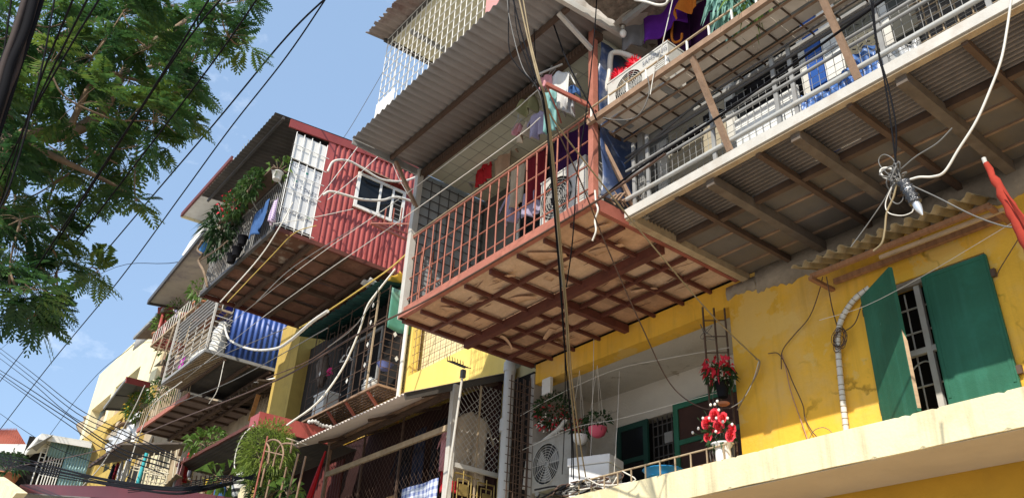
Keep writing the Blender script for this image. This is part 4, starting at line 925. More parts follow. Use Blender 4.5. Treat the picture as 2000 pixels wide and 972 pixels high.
# ---- flower cage above it
fc = thing('flower_cage', 'tan barred flower shelf with potted plants above the white cage', 'shelf', (-25,6.1,10.3))
FX0, FX1, FY0, FY1 = -27.1, -22.8, 6.1, 7.0
for (a,b) in (((FX0,FY0,10.3),(FX1,FY0,10.3)),((FX1,FY0,10.3),(FX1,7.9,10.3)),((FX0,FY0,10.3),(FX0,7,10.3)),((FX0,FY1,10.3),(FX1,FY1,10.3))): bar(a,b,.05,.06).build('frame', M_TAN, fc)
m = MB()
for i in range(18): m.tube([(FX0+i*.253,FY0,10.3),(FX0+i*.253,FY0,10.75)], .016, 5)
for i in range(6): m.tube([(FX1,FY0+i*.33,10.3),(FX1,FY0+i*.33,10.68)], .016, 5)
m.tube([(FX0,FY0,10.75),(FX1,FY0,10.75)], .018, 5)
m.build('bars', M_LGREY, fc)
m = MB()
for i in range(16): m.bar((FX0+i*.27,FY0,10.31),(FX0+i*.27,FY1,10.31),.02,.02)
for k in range(6): m.bar((FX0,FY0+k*.17,10.29),(FX1,FY0+k*.17,10.29),.02,.02)
m.build('floor_grid', M_BROWN, fc)
box(-26.2,-23.6,6.14,6.9,10.325,10.335).build('floor_sheet', M_ASB, fc)
for x in (-25.9,-24.9,-23.9,-23.0): bar((x,FY0,10.28),(x+.05,6.0,9.0),.03,.03).build('strut', M_TAN, fc)
m = MB()
for k in range(9): m.bar((FX0,7.05,9.3+k*.12),(BX1-.3,7.05,9.3+k*.12),.025,.03)
one('louvre_screen', m, M_GREYP, 'grey horizontal slats between the flower shelf and white cage', 'slats')
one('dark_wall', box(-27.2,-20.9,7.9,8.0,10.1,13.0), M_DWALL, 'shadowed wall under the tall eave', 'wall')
# tall eave
te = thing('roof_eave', 'tall dark metal eave with pale lining above the flower shelf', 'roof', (-25.2,6.3,12))
MB().slab([(-27.7,5.8,11.98),(-21.8,5.5,11.98),(-21.8,8.0,12.2),(-27.5,8.0,12.2)],(0,0,.05)).build('lining', mat('pale_shaded_eave_lining',(.50,.46,.38),.8,.12,1.2,dirt=(.12,.10,.16),dirt_amt=.8,dirt_scale=.7), te)  # purple shading of the underside is put into the dirt tone
bar((-27.75,5.78,12.0),(-21.8,5.48,12.0),.06,.16).build('gutter', M_DGREY, te)
bar((-27.72,5.78,12.0),(-27.5,8.0,12.2),.06,.18).build('edge_board', M_DGREY, te)
m = MB().slab([aty(355,498,6.0),aty(390,440,6.0),aty(408,432,6.0),aty(372,500,6.0)],(0,.3,0))
one('white_parapet', m, M_WHITE, 'small bright white parapet above the tall dark eave', 'parapet')
t = thing('balloon', 'light blue plastic bag hanging by the white parapet', 'bag', aty(397,480,5.7))
M_BAG = mat('light_blue_plastic', (.10,.35,.75), .35, .2, 6, trans=.3)
MB().blob(aty(396,478,5.7),.16,.12,.30,10,8,.12,5).build('bag_body', M_BAG, t); t.name = 'plastic_bag'
# red eave further on
re_ = thing('roof_eave', 'red trimmed tin eave with brown lining at the left of the flower shelf', 'roof', (-28,6.2,11.4))
MB().slab([atz(262,662,11.6),atz(320,604,11.6),atz(345,612,11.7),atz(300,662,11.7)],(0,0,.04)).build('lining', mat('brown_eave_lining',(.20,.15,.11),.8,.2,2), re_)
bar(atz(262,660,11.65),atz(320,603,11.65),.07,.10).build('edge_trim', M_GREYP, re_)
bar(atz(308,606,11.66),atz(338,606,11.75),.06,.22).build('edge_trim', M_TRIM, re_)
one('red_wall', MB().corr(atz(316,612,11.5),(0,0,-1.2),(0,1.0,.0),.03,.2,.004), M_TINR, 'scrap of red corrugated wall below the red trimmed eave', 'wall')
one('metal_shutter', MB().corr(aty(266,662,7.0),(0,0,-.5),(aty(330,610,7.0)-aty(266,662,7.0)),.02,.16,.004), M_GREYP, 'grey ribbed sheet below the red trimmed eave', 'sheet')

# ---- brown balcony floor with plants
bf = thing('balcony', 'brown ribbed balcony floor with a salmon edge and flower pots', 'balcony', (-25.6,6.6,7.8))
bar((-27.95,6.6,7.82),(-23.4,6.6,7.82),.06,.14).build('front_beam', M_SALM, bf)
box(-27.9,-23.4,6.64,8.44,7.83,7.86).build('floor_board', mat('grey_brown_board',(.20,.15,.13),.9,.2,1.5), bf)
for x in (-27.85,-27.2,-26.5,-25.8,-25.1,-24.4,-23.7): bar((x,6.64,7.80),(x,8.44,7.80),.06,.06).build('joist', M_DBROWN, bf)
bar((-27.9,7.6,7.76),(-23.4,7.6,7.76),.10,.12).build('cross_beam', M_DBROWN, bf)
m = MB()
for i in range(20): m.tube([(-27.9+i*.235,6.6,7.88),(-27.9+i*.235,6.6,8.5)], .012, 4)
m.tube([(-27.9,6.6,8.5),(-23.4,6.6,8.5)], .014, 4); m.build('railing', M_TAN, bf)

# ---- cream end building
cb = thing('cream_building', 'bright cream building end with pale blue recesses at the far end of the row', 'building', (-40,8,GZ))
MB().wall(-44.4,-33.5,11.3,14.72,8.0,8.4,[(-43.7,-40.4,11.2,12.7),(-39.9,-36.3,11.2,12.85)]).build('front_wall', mat('bright_cream_wall',(.80,.72,.46),.9,.06,1,dirt=(.55,.45,.25),dirt_amt=.35,streak=.3,streak_col=(.4,.33,.2)), cb)
MB().wall(-44.4,-33.5,GZ,11.29,8.05,8.4,[(-43.4,-41.8,9.0,10.6),(-39.5,-37,8.6,10.8),(-36.2,-34.4,9.2,10.9),(-36,-34.5,5.5,7.4)]).build('lower_wall', M_OLDY, cb)
box(-44.4,-33.5,9.4,12,GZ,14.6).build('rear_block', M_OLDY, cb)
M_PBLUE = mat('pale_blue_wall',(.42,.52,.54),.9,.08,1)
box(-44.3,-33.6,9.30,9.39,9.0,12.84).build('recess_wall', M_PBLUE, cb)
for x in (-43.7,-40.15,-36.2): box(x-.10,x+.10,8.41,9.29,9.0,12.8).build('recess_side', M_PBLUE, cb)
box(-44.3,-33.6,8.41,9.29,12.9,13.1).build('recess_ceiling', M_PBLUE, cb)
MB().wall(-33.5,-30,GZ,13.6,8.2,8.6,[(-32.6,-31.0,9.4,11.4)]).build('stained_wing', M_OLDW, cb)
box(-33.5,-30,8.7,9.5,GZ,13.5).build('rear_block', M_CREAM, cb)
# greenish tin awning with red end
ga = thing('awning', 'small tin awning on struts with red end board beside the cream building', 'awning', (-30,6,8.6))
A = [atz(203,797,9.6),atz(246,741,9.6),atz(293,752,9.75),atz(288,800,9.75)]
MB().slab(A,(0,0,.04)).build('sheet', mat('grey_green_tin',(.13,.13,.115),.7,.2,1.5), ga)
bar(A[1],A[2],.05,.20).build('end_board', M_TRIM, ga)
bar(A[0],A[1],.05,.10).build('edge_bar', M_GREYP, ga); bar(A[0],A[3],.05,.12).build('edge_bar', M_DGREY, ga)
bar((A[0]+A[3])/2,(A[1]+A[2])/2,.06,.08).build('rafter', M_DGREY, ga); bar((A[0]+A[1])/2,(A[2]+A[3])/2,.06,.08).build('rafter', M_DGREY, ga)
q = (A[0]+A[3])/2; bar(q,aty(245,822,8.0),.05,.05).build('strut', M_DGREY, ga)
# draped tarpaulins, dark mess and sheets under it
M_TARPT = mat('brown_draped_tarp',(.36,.28,.18),.9,.25,1.5,dirt=(.62,.52,.38),dirt_amt=.6,dirt_scale=1.6,bump=.3)
def drape(nm, label, cat, P, mt, amp=.25, seed=0, nu=22, nv=14):
    r_ = random.Random(seed); p = [r_.uniform(0,6) for _ in range(4)]; a,b,c,d = [V(x) for x in P]
    def fn(u,v):
        q = (a*(1-u)+b*u)*(1-v)+(d*(1-u)+c*u)*v
        return q + V((.1*math.sin(v*9+p[0]), -amp*(math.sin(u*11+v*6+p[1])*.6+math.sin(u*23-v*9+p[2])*.35), -.12*math.sin(v*8+u*5+p[3])))
    return one(nm, MB().cloth(fn,nu,nv,.01), mt, label, cat)
drape('tarpaulin','crumpled tan tarpaulin draped over the far left house front','tarpaulin',[aty(160,815,8.6),aty(245,792,8.3),aty(238,852,8.2),aty(155,868,8.5)],M_TARPT,.3,1)
drape('tarpaulin','greyish silver tarpaulin hung below the tan one','tarpaulin',[aty(222,848,7.8),aty(247,842,7.8),aty(240,880,7.6),aty(202,905,7.6)],M_SILV,.22,2)
drape('tarpaulin','yellow brown stained tarpaulin next to the tin awning strut','tarpaulin',[aty(226,800,8.5),aty(285,800,8.3),aty(268,845,8.2),aty(222,845,8.4)],M_OLDY,.2,3)
one('white_sheet', MB().slab([aty(281,790,8.0),aty(272,830,8.0),aty(262,862,8.0),aty(238,862,8.0),aty(252,815,8.0)],(0,.08,0)), M_WHITE, 'big white board leaning beside the flower pots', 'board')
one('yellow_wall', MB().slab([aty(340,838,8.3),aty(330,868,8.3),aty(280,868,8.3),aty(300,832,8.3)],(0,.1,0)), M_CREAM, 'sunlit pale yellow wall patch under the brown balcony floor', 'wall')
# lower canopy with barred balcony
lc = thing('awning', 'low grey tin canopy above the barred balcony at the far left', 'awning', (-24,5.6,6))
A = [atz(175,910,6.6),atz(232,868,6.6),atz(372,868,6.8),atz(310,880,6.8),atz(225,905,6.7)]
MB().slab([atz(175,910,6.6),atz(236,868,6.6),atz(374,866,6.9),atz(330,884,6.9)],(0,0,.05)).build('sheet', mat('streaked_grey_tin',(.15,.125,.105),.8,.35,.8,dirt=(.05,.04,.03),dirt_amt=.6,stretch=(.3,3,1)), lc)
bar(atz(175,910,6.62),atz(236,868,6.62),.06,.10).build('edge_bar', M_DBROWN, lc)
cg2 = thing('balcony', 'pale barred balcony with washing below the low grey canopy', 'balcony', (-23,6.2,5.4))
m = MB()
for i in range(9): m.tube([aty(240+i*12,948-i*1.0,6.2),aty(258+i*11,890-i*1.5,6.2)], .018, 4)
for (a,b) in (((248,908),(330,925)),((247,914),(322,930)),((240,944),(300,952))): m.tube([aty(*a,6.2),aty(*b,6.2)], .020, 4)
for i in range(5): m.tube([aty(285+i*9,945,6.3),aty(297+i*8,900,6.3)], .016, 4)
for k in range(4): m.tube([aty(283+k*4,938-k*9,6.28),aty(325+k*1,944-k*8,6.28)], .016, 4)
m.build('bars', mat('cream_bars',(.52,.46,.33),.6,.1,3), cg2)
MB().slab([aty(262,948,7.6),aty(280,885,7.6),aty(330,885,7.6),aty(318,950,7.6)],(0,.1,0)).build('back_wall', M_CREAM, cg2)
MB().slab([aty(245,944,7.5),aty(258,908,7.5),aty(280,912,7.5),aty(268,948,7.5)],(0,.05,0)).build('dark_opening', M_DARK, cg2)
one('turquoise_pole', tube([aty(268,945,6.0),aty(287,884,6.0)],.05,8), mat('turquoise_pipe',(.06,.45,.48),.5,.1,3), 'turquoise pole slanting across the pale barred balcony', 'pole')
for i,(x0,x1,nm,lb) in enumerate(((212,220,'navy','dark coat hanging leftmost under the low grey canopy'),(220,228,'maroon','crimson coat hanging under the low grey canopy'),(228,236,'lgrey','pale grey coat hanging beside the crimson one'),(238,248,'white','long white coat hanging nearest the barred balcony'))):
    p = aty((x0+x1)/2+8,905-i*3,6.0); hang('coat','coat',lb,p,.42,1.25,CL[nm],-.5,'shirt',60+i,'coats under the low grey canopy')
one('wicker_mats', MB().corr(aty(310,960,5.6),(aty(345,925,5.6)-aty(310,960,5.6)),(aty(375,940,6.4)-aty(345,925,5.6)),.02,.12,.01), mat('tan_wicker',(.30,.22,.13),.95,.3,8), 'stack of tan wicker mats at the foot of the barred balcony', 'mats')
hang('towel','towel','pinkish white towel hanging left of the red clothes',aty(362,898,5.9),.5,.85,CL['pink'],-.4,'towel',71)
hang('towel','towel','white towel hanging at the left tip of the big dark awning',aty(352,900,5.8),.4,.9,CL['white'],-.4,'towel',72)
hang('shirt','shirt','red shirt hanging above the big dark awning',aty(372,880,6.0),.6,.7,CL['red'],-.4,'shirt',73)
hang('shirt','shirt','striped grey shirt hanging by the red one above the big dark awning',aty(384,875,6.2),.5,.7,stripes('grey_stripes',((.5,.5,.5),(.2,.2,.22)),0,.06),-.4,'shirt',74)

# ---- big dark awning with the red box end
ba = thing('awning', 'big dark sheet awning with a red boxed end board', 'awning', (-17.7,6.9,5))
MB().corr((-20.1,5.82,5.02),(4.7,0,0),(0,2.35,-.10),.006,.1,.006).build('sheet', M_TIND, ba)
m = MB(); r_ = random.Random(2); x = -20.1
while x < -15.5: m.bar((x,5.80,5.05),(x+.11,5.80,5.05+r_.uniform(-.01,.01)),.05,.07); x += .118
m.build('tile_edge', M_DRED, ba)
MB().box(-15.42,-15.36,5.72,7.25,4.88,5.18).build('end_board', M_TINR, ba)
MB().box(-15.8,-15.425,5.72,5.77,4.9,5.16).build('end_board', M_TINR, ba)
bar((-20.1,6.9,4.97),(-15.5,6.9,4.97),.05,.08).build('purlin', M_DBROWN, ba)
one('plastic_wrap', MB().tube(smooth_path([(-15.33,6.7,5.2),(-15.3,6.85,5.24),(-15.33,7.0,5.2),(-15.33,7.2,5.22),(-15.3,7.4,5.2)],5),[.02,.05]*10+[.02],6), CL['white'], 'twisted white plastic wrap lying along the red end board', 'wrap')
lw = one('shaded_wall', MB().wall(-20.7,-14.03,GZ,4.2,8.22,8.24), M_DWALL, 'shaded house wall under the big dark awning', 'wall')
# red shed panel and trellis beside it
rw = thing('shed_wall', 'dark red corrugated shed panel left of the mesh cage', 'wall', (-14.9,7.3,2))
MB().corr((-15.9,7.35,GZ),(0,0,6.1),(1.15,0,0),.016,.11,.003,trap=True).build('panel', mat('dark_red_tin',(.11,.022,.018),.6,.2,2), rw)
w2 = MB(); 
w2.box(-15.75,-15.70,7.28,7.33,2.0,3.8); w2.box(-15.3,-15.25,7.28,7.33,2.0,3.8); w2.box(-15.70,-15.30,7.28,7.33,3.74,3.8)
w2.build('window_frame', M_WHT2, rw)
box(-15.7,-15.3,7.305,7.315,2.0,3.74).build('pane', mat('pale_blue_glass',(.30,.38,.45),.2,.1,2), rw)
one('red_ribbon', tube([aty(636,880,6.95),aty(615,940,6.95),aty(600,985,6.95)],[.02,.05,.07],6), mat('bright_red_plastic',(.55,.01,.02),.45,.1,3), 'bright red plastic strip hanging at the left end of the mesh cage', 'strip')
tr = thing('trellis', 'rusty pole trellis with round arches in front of the bush', 'trellis', (-13.6,5.5,2.5))
def pole(a,b,y=5.4,r=.017): return tube([aty(*a,y),aty(*b,y)], r, 6)
for a,b in (((523,851),(495,975)),((572,857),(567,884)),((560,911),(545,975)),((527,936),(518,975)),((517,914),(509,950)),((583,885),(560,975)),((597,890),(578,975))):
    pole(a,b).build('upright', M_RED if a[0] == 523 else M_BROWN, tr)
for P in (((523,905),(526,885),(525,872),(521,864),(528,859),(536,858),(544,861),(550,868),(553,878),(553,890),(547,915)),((533,910),(537,893),(541,880),(546,871),(553,866),(561,865),(570,866),(577,869),(584,873))):
    tube(smooth_path([aty(*p,5.4) for p in P],4),.016,6).build('arch', M_BROWN, tr)
pole((518,880),(553,888),5.4,.012).build('cross_rod', M_BROWN, tr)
pole((560,855),(600,868),5.4,.012).build('cross_rod', M_TAN, tr)
# mesh and yellow cloth, bag, black and white bag in the dark corner
yb2 = one('yellow_sheet', MB().cloth(lambda u,v: aty(395+40*u+5*v,930+35*v+4*math.sin(u*7),6.6),10,6,.01), mat('yellow_plastic',(.75,.50,.03),.5,.1,3), 'bright yellow sheet behind wire mesh at the bottom left', 'sheet')
m = MB()
for i in range(10): m.tube([aty(368+i*9,975,6.3),aty(376+i*8.4,928,6.3)], .012, 4)
for k in range(4): m.tube([aty(368,938+k*11,6.3),aty(460,934+k*11,6.3)], .010, 4)
one('wire_fence', m, M_DRED, 'rusty wire mesh panel in front of the yellow sheet', 'mesh')
t = thing('shopping_bag','black and white striped bag hanging under the big dark awning','bag',aty(467,955,5.6))
MB().blob(aty(467,947,5.6),.17,.12,.24,10,8,.1,2).build('bag_body', stripes('zebra_print',((.65,.65,.62),(.02,.02,.02)),2,.13), t)
one('pale_bag', MB().blob(aty(477,966,5.6),.13,.10,.2,10,8,.12,8), M_CREAM, 'cream cloth bag below the striped bag', 'bag')
one('blue_canister', MB().blob(aty(428,972,5.8),.15,.12,.3,10,8,.1,6), CL['blue'], 'dark blue bundle in the bottom left corner by the bag', 'bundle')
cbl = tube(smooth_path([aty(497,828,5.7),aty(475,850,5.6),aty(462,880,5.6),aty(458,910,5.6),aty(465,930,5.6)],6),.012,5)
one('white_cable', cbl, M_WCAB, 'white cable looping down from the red end board', 'cable')

# ---- far bottom left: teal shed, tiled roof, dark red awning
ts = thing('tin_shed', 'pale teal corrugated shed with white barred window at the far left', 'shed', aty(130,940,8.0))
M_TEAL = mat('teal_tin',(.30,.46,.47),.6,.08,.5,dirt=(.45,.50,.30),dirt_amt=.35,dirt_scale=.5)
TX = -40.0
MB().corr((TX,6.86,7.2),(0,0,2.85),(0,.98,0),.035,.115,.01).build('front_wall', M_TEAL, ts)
MB().corr((TX,6.10,9.32),(0,0,.73),(0,.74,0),.035,.115,.01).build('front_wall', MATS['teal_tin'], ts)
MB().slab([atx(50,888,-39.5),atx(80,851,-39.5),atx(178,867,-39.5),atx(178,867,-41.5),atx(40,880,-41.5)],(0,0,.12)).build('roof', M_WHT2, ts)
bar(atx(78,853,-39.4),atx(178,870,-39.4),.08,.20).build('eave_board', M_WHITE, ts)
MB().slab([(TX+.05,5.55,9.1),(TX+.05,6.05,9.95),(TX+.9,6.0,10.0),(TX+.5,5.3,9.3)],(0,.02,.04)).build('roof', M_GREYP, ts)
m = MB()
for i in range(6): m.tube([(TX+.08,6.25+i*.105,7.3),(TX+.08,6.25+i*.105,9.3)], .022, 4)
for z in (7.9,8.5,9.1): m.tube([(TX+.06,6.1,z),(TX+.06,6.82,z)], .018, 4)
for y in (5.9,6.1): m.tube([(TX+.1,y,7.6),(TX+.1,y,9.95)], .03, 4)
for k in range(5): m.tube([(TX+.1,5.9,9.0+k*.2),(TX+.1,6.1,9.0+k*.2)], .02, 4)
m.build('window_bars', M_WHITE, ts)
box(TX-.1,TX-.06,5.3,7.8,6.8,10.0).build('lining', M_DARK, ts)
sg_ = thing('sign_board','cream board with red letters below the barred shed window','sign',aty(65,935,7.0))
MB().slab([aty(50,941,7.0),aty(56,922,7.0),aty(84,927,7.0),aty(78,943,7.0)],(0,.05,0)).build('board', M_CREAM, sg_)
q = aty(63,934,6.97); text_mesh('B', .55, Matrix.Translation(q) @ Matrix.Rotation(math.radians(90),4,'X'), 'letter', mat('red_letter_paint',(.5,.03,.02),.6,.1,3), sg_)
q = aty(76,937,6.97); text_mesh('l', .55, Matrix.Translation(q) @ Matrix.Rotation(math.radians(90),4,'X'), 'letter', MATS['red_letter_paint'], sg_)
rt = thing('tiled_roof', 'red tiled roof with pale eave board at the far left edge', 'roof', aty(20,870,6))
MB().corr(aty(-20,868,6.0),aty(-20,838,7.6)-aty(-20,868,6.0),aty(56,876,6.2)-aty(-20,868,6.0),.09,.7,.05).build('tiles', mat('red_roof_tiles',(.30,.09,.06),.8,.25,.7), rt)
bar(aty(-20,874,5.95),aty(56,877,6.2),.2,.45).build('eave_board', M_WHT2, rt)
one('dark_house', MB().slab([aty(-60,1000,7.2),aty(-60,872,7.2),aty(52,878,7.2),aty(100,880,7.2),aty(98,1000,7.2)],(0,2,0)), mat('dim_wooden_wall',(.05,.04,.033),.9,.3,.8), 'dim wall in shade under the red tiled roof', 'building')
dr_ = thing('red_awning','long dark red tin awning along the bottom left edge','awning',aty(170,960,4.4))
MB().slab([aty(40,945,4.6),aty(300,950,4.6),aty(560,985,4.6),aty(560,1000,4.6),aty(30,962,4.6)],(0,.06,0)).build('fascia', mat('dull_red_tin',(.11,.016,.015),.5,.25,.6,dirt=(.08,.012,.012),dirt_amt=.5), dr_)
MB().slab([aty(30,962,4.6),aty(560,1000,4.6),aty(560,1040,7.6),aty(30,985,7.6)],(0,0,.03)).build('soffit', M_DWALL, dr_)
MB().slab([aty(-10,930,4.0),aty(32,962,4.0),aty(12,985,4.0),aty(-40,985,4.0)],(.0,.3,.05)).build('cream_corner', M_CREAM, dr_)

# ---- clutter on the far fronts
r_ = random.Random(71)
for i,(px,py,w_,h_,mt,lb) in enumerate(((300,716,.9,.55,M_GREYP,'small grey tin hood on the stained wall under the flower shelf'),(246,830,1.2,.5,M_TIND,'small dark tin hood between tarpaulin and white board'),(222,836,1.0,.5,M_BROWN,'small brown tin hood over the silver tarpaulin'))):
    c = aty(px,py,7.7); one('tin_hood', MB().slab([c,c+V((w_,0,0)),c+V((w_,.5,.22)),c+V((0,.5,.22))],(0,0,.03)), mt, lb, 'hood')
for i,(px,py,lb) in enumerate(((318,722,'rusty barred window frame right of the stained wing'),(372,838,'rusty barred window guard below the rough brick canopy'),(210,876,'pale barred window guard beside the teal shed'))):
    a = aty(px,py,7.9); t = thing('window_guard',lb,'window guard',a)
    m = MB()
    for k in range(6): m.bar(a+V((k*.22,0,-.7)),a+V((k*.22,0,.7)),.03,.03)
    for k in range(6): m.bar(a+V((0,-.02,-.7+k*.28)),a+V((1.1,-.02,-.7+k*.28)),.025,.025)
    m.build('bars', (M_DBROWN,M_BROWN,M_LGREY)[i], t)
for i,(P,lb) in enumerate(((((345,868),(362,828),(372,812)),'brown pipe climbing the tan wall under the brick canopy'),((345,712),(330,742),(322,778)),) if False else ((((350,890),(365,850),(392,815)),'brown pipe climbing the tan wall under the brick canopy'),(((322,690),(316,730),(308,765)),'rusty ladder rail on the stained wall under the flower shelf'),(((338,694),(330,735),(322,775)),'second rusty ladder rail on the stained wall under the flower shelf'))):
    one('wall_pipe', tube(smooth_path([aty(*p,8.1) for p in P],5),.05,6), M_BROWN, lb, 'pipe')
LATE = lambda: condenser('small dusty condenser on the tan wall left of the big dark awning', aty(332,862,7.9), .9,.6,.3)
hang('cloth','cloth','blue cloth hanging in the shade beside the silver tarpaulin',aty(262,872,7.0),.7,.9,CL['blue'],-.3,'towel',95)
hang('cloth','cloth','cream sheet hanging below the brown balcony floor',aty(300,858,7.2),.9,.8,CL['cream'],-.3,'towel',96)
# ================================================================= condensers
M_ACW = mat('condenser_white', (.52,.51,.47), .55, .06, 3, dirt=(.40,.35,.27), dirt_amt=.3, dirt_scale=4)
M_ACD = mat('condenser_fan_dark', (.03,.03,.03), .6, .2, 3)
M_ACO = mat('shaded_condenser_paint', (.30,.29,.26), .6, .1, 3, dirt=(.18,.15,.11), dirt_amt=.5, dirt_scale=4)  # loggia shade put into a darker copy of the condenser white
def condenser(label, c, w=.82, h=.56, d=.30, yaw=0, brand=None, group=None, case=None):
    """outdoor unit; c = front-bottom-left corner, front faces -y"""
    t = thing('air_conditioner', label, 'air conditioner', c, group); R4 = Matrix.Translation(V(c)) @ Matrix.Rotation(yaw,4,'Z')
    fx, fz, fr_ = w*.36, h*.52, h*.41
    m = MB()
    # casing with a round opening in the front
    n = 32; cir = [(fx+fr_*math.cos(2*math.pi*k/n), 0, fz+fr_*math.sin(2*math.pi*k/n)) for k in range(n)]
    sq = []
    for k in range(n):
        a = 2*math.pi*k/n; ca, sa = math.cos(a), math.sin(a); s_ = 1e9
        for (cc_, lim0, lim1) in ((ca, -fx, w-fx),): s_ = min(s_, (lim1/ca if ca > 1e-6 else (lim0/ca if ca < -1e-6 else 1e9)))
        s_ = min(s_, ((h-fz)/sa if sa > 1e-6 else (-fz/sa if sa < -1e-6 else 1e9))); sq.append((fx+s_*ca, 0, fz+s_*sa))
    m.add(cir+sq, [(k,(k+1)%n,n+(k+1)%n,n+k) for k in range(n)])
    # patch corners
    for (cx,cz) in ((0,0),(w,0),(w,h),(0,h)):
        best = sorted(range(n), key=lambda k: (sq[k][0]-cx)**2+(sq[k][2]-cz)**2)[:2]
        m.add([sq[best[0]],sq[best[1]],(cx,0,cz)], [(0,1,2)])
    m.quad((0,d,0),(0,d,h),(w,d,h),(w,d,0)); m.quad((0,0,h),(w,0,h),(w,d,h),(0,d,h)); m.quad((0,0,0),(0,d,0),(w,d,0),(w,0,0)); m.quad((0,0,0),(0,0,h),(0,d,h),(0,d,0)); m.quad((w,0,0),(w,d,0),(w,d,h),(w,0,h))
    m.box(-.008,w+.008,-.008,d+.008,h,h+.02)
    for k in range(8): m.box(w*.78,w*.97,-.006,.0,h*.2+k*.03,h*.2+k*.03+.008)
    m.xform(R4).build('casing', case or M_ACW, t)
    MB().add([(fx+fr_*math.cos(2*math.pi*k/n), .05, fz+fr_*math.sin(2*math.pi*k/n)) for k in range(n)],[tuple(range(n))]).xform(R4).build('fan_recess', M_ACD, t)
    m = MB()
    for k in range(3):
        a = 2*math.pi*k/3; m.add([(fx,.04,fz),(fx+fr_*.9*math.cos(a),.03,fz+fr_*.9*math.sin(a)),(fx+fr_*.9*math.cos(a+.9),.045,fz+fr_*.9*math.sin(a+.9))],[(0,1,2)])
    m.tube([(fx,.02,fz),(fx,.045,fz)], .05, 12); m.xform(R4).build('fan', M_GREYP, t)
    m = MB()
    for j in range(1,9): 
        rr = fr_*j/8; m.tube([(fx+rr*math.cos(2*math.pi*k/24),-.004,fz+rr*math.sin(2*math.pi*k/24)) for k in range(25)], .0035, 4, False)
    for k in range(12): a = 2*math.pi*k/12; m.tube([(fx+.04*math.cos(a),-.006,fz+.04*math.sin(a)),(fx+fr_*math.cos(a),-.006,fz+fr_*math.sin(a))], .0032, 4)
    m.xform(R4).build('fan_grille', M_ACW, t)
    for q in (.08, w-.16): MB().box(q,q+.08,.0,d,-.05,0).xform(R4).build('foot', M_GREYP, t)
    if brand: text_mesh(brand, .085, R4 @ Matrix.Translation((w*.80,-.012,h*.80)) @ Matrix.Rotation(math.radians(90),4,'X'), 'brand_lettering', M_INK, t)
    return t
condenser('white outdoor condenser standing behind the red railing', (-7.02,5.70,5.46), .84,.74,.30)
condenser('white outdoor condenser with lettering on the brown upper shelf', (-5.70,5.62,6.44), .98,.54,.28, brand='SAMSUNG')
LATE()
condenser('old white outdoor condenser in the loggia beside the foam box', aty(1066,905,7.95)-V((.86*.36,0,.74*.52)), .86,.74,.30, case=M_ACO)
one('condenser_stand', MB().box(-9.5,-8.45,7.96,8.25,2.775,2.80), M_DGREY, 'dark plank under the loggia condenser', 'plank')
# insulated pipes
one('insulated_pipe', tube(smooth_path([aty(1183,208,5.75),aty(1180,190,5.72),aty(1190,150,5.72),aty(1192,115,5.72),aty(1197,104,5.75),aty(1215,104,5.8),aty(1240,114,5.85),aty(1268,126,5.9)],6), .036, 9), M_WCAB, 'thick white wrapped pipe bent over beside the shelf condenser', 'pipe')
one('insulated_pipe', tube(smooth_path([aty(1024,955,8.0),aty(1030,905,8.0),aty(1036,885,8.05),aty(1060,862,8.1),aty(1090,838,8.15),aty(1106,818,8.2)],6), .034, 9), M_WCAB, 'thick white wrapped pipe rising left of the loggia condenser', 'pipe')
cp = thing('wall_pipe', 'white banded pipe running down the yellow wall beside the window', 'pipe', (-4.55,7.95,2.95))
PP = smooth_path([(-4.61,7.94,2.775),(-4.585,7.94,3.3),(-4.56,7.94,3.7),(-4.53,7.94,3.95),(-4.45,7.94,4.15),(-4.27,7.94,4.32),(-4.08,7.95,4.40)],8)
tube(PP,.031,9).build('pipe', M_WCAB, cp)
m = MB(); acc = 0
for i in range(1,len(PP)):
    acc += (PP[i]-PP[i-1]).length
    if acc > .055: d_ = (PP[i]-PP[i-1]).normalized(); tube([PP[i]-d_*.004,PP[i]+d_*.004], .0335, 9).build('tape_band', M_TCAB, cp); acc = 0

# ================================================================= laundry of the red balcony
G1 = 'laundry on the red balcony'
def hp(nm,cat,lb,px,py,y,w,h,mt,yaw=0,kind='towel',seed=0,group=G1): return hang(nm,cat,lb,aty(px,py,y),w,h,mt,yaw,kind,seed,group)
hp('shirt','shirt','beige knitted top with dotted band hanging highest behind the red railing',983,281,6.25,.62,.62,CL['beige'],.15,'shirt',1)
hp('shorts','shorts','red shorts with grey hem beside the beige top',946,312,6.2,.42,.44,CL['red'],0,'shorts',2)
hp('vest','vest','pale grey vest half hidden behind the red shorts',930,312,6.35,.3,.5,CL['lgrey'],0,'towel',3)
hp('shirt','shirt','lilac and white shirt hanging below the beige top',1003,372,6.1,.55,.55,CL['lilac'],.1,'shirt',4)
hp('shirt','shirt','cream blouse hanging between lilac shirt and dark red cloth',1014,318,6.05,.42,.75,CL['cream'],.1,'shirt',5)
hp('cloth','cloth','dark red cloth hanging left of the condenser',1050,300,6.0,.34,.8,CL['maroon'],.1,'towel',6)
hp('cloth','cloth','black cloth hanging left of the dark red one',1030,312,6.1,.3,.8,CL['black'],.1,'towel',7)
hp('trousers','trousers','black trousers hanging above the condenser',1082,280,6.1,.6,.8,CL['black'],.1,'towel',8)
hp('dress','dress','dark purple dress hanging right above the condenser',1120,255,6.0,.7,.62,CL['dpurple'],.1,'towel',9)
hp('shirt','shirt','pale lilac towel hanging right of the lilac shirt',1040,372,6.0,.34,.42,CL['lilac'],.1,'towel',10)
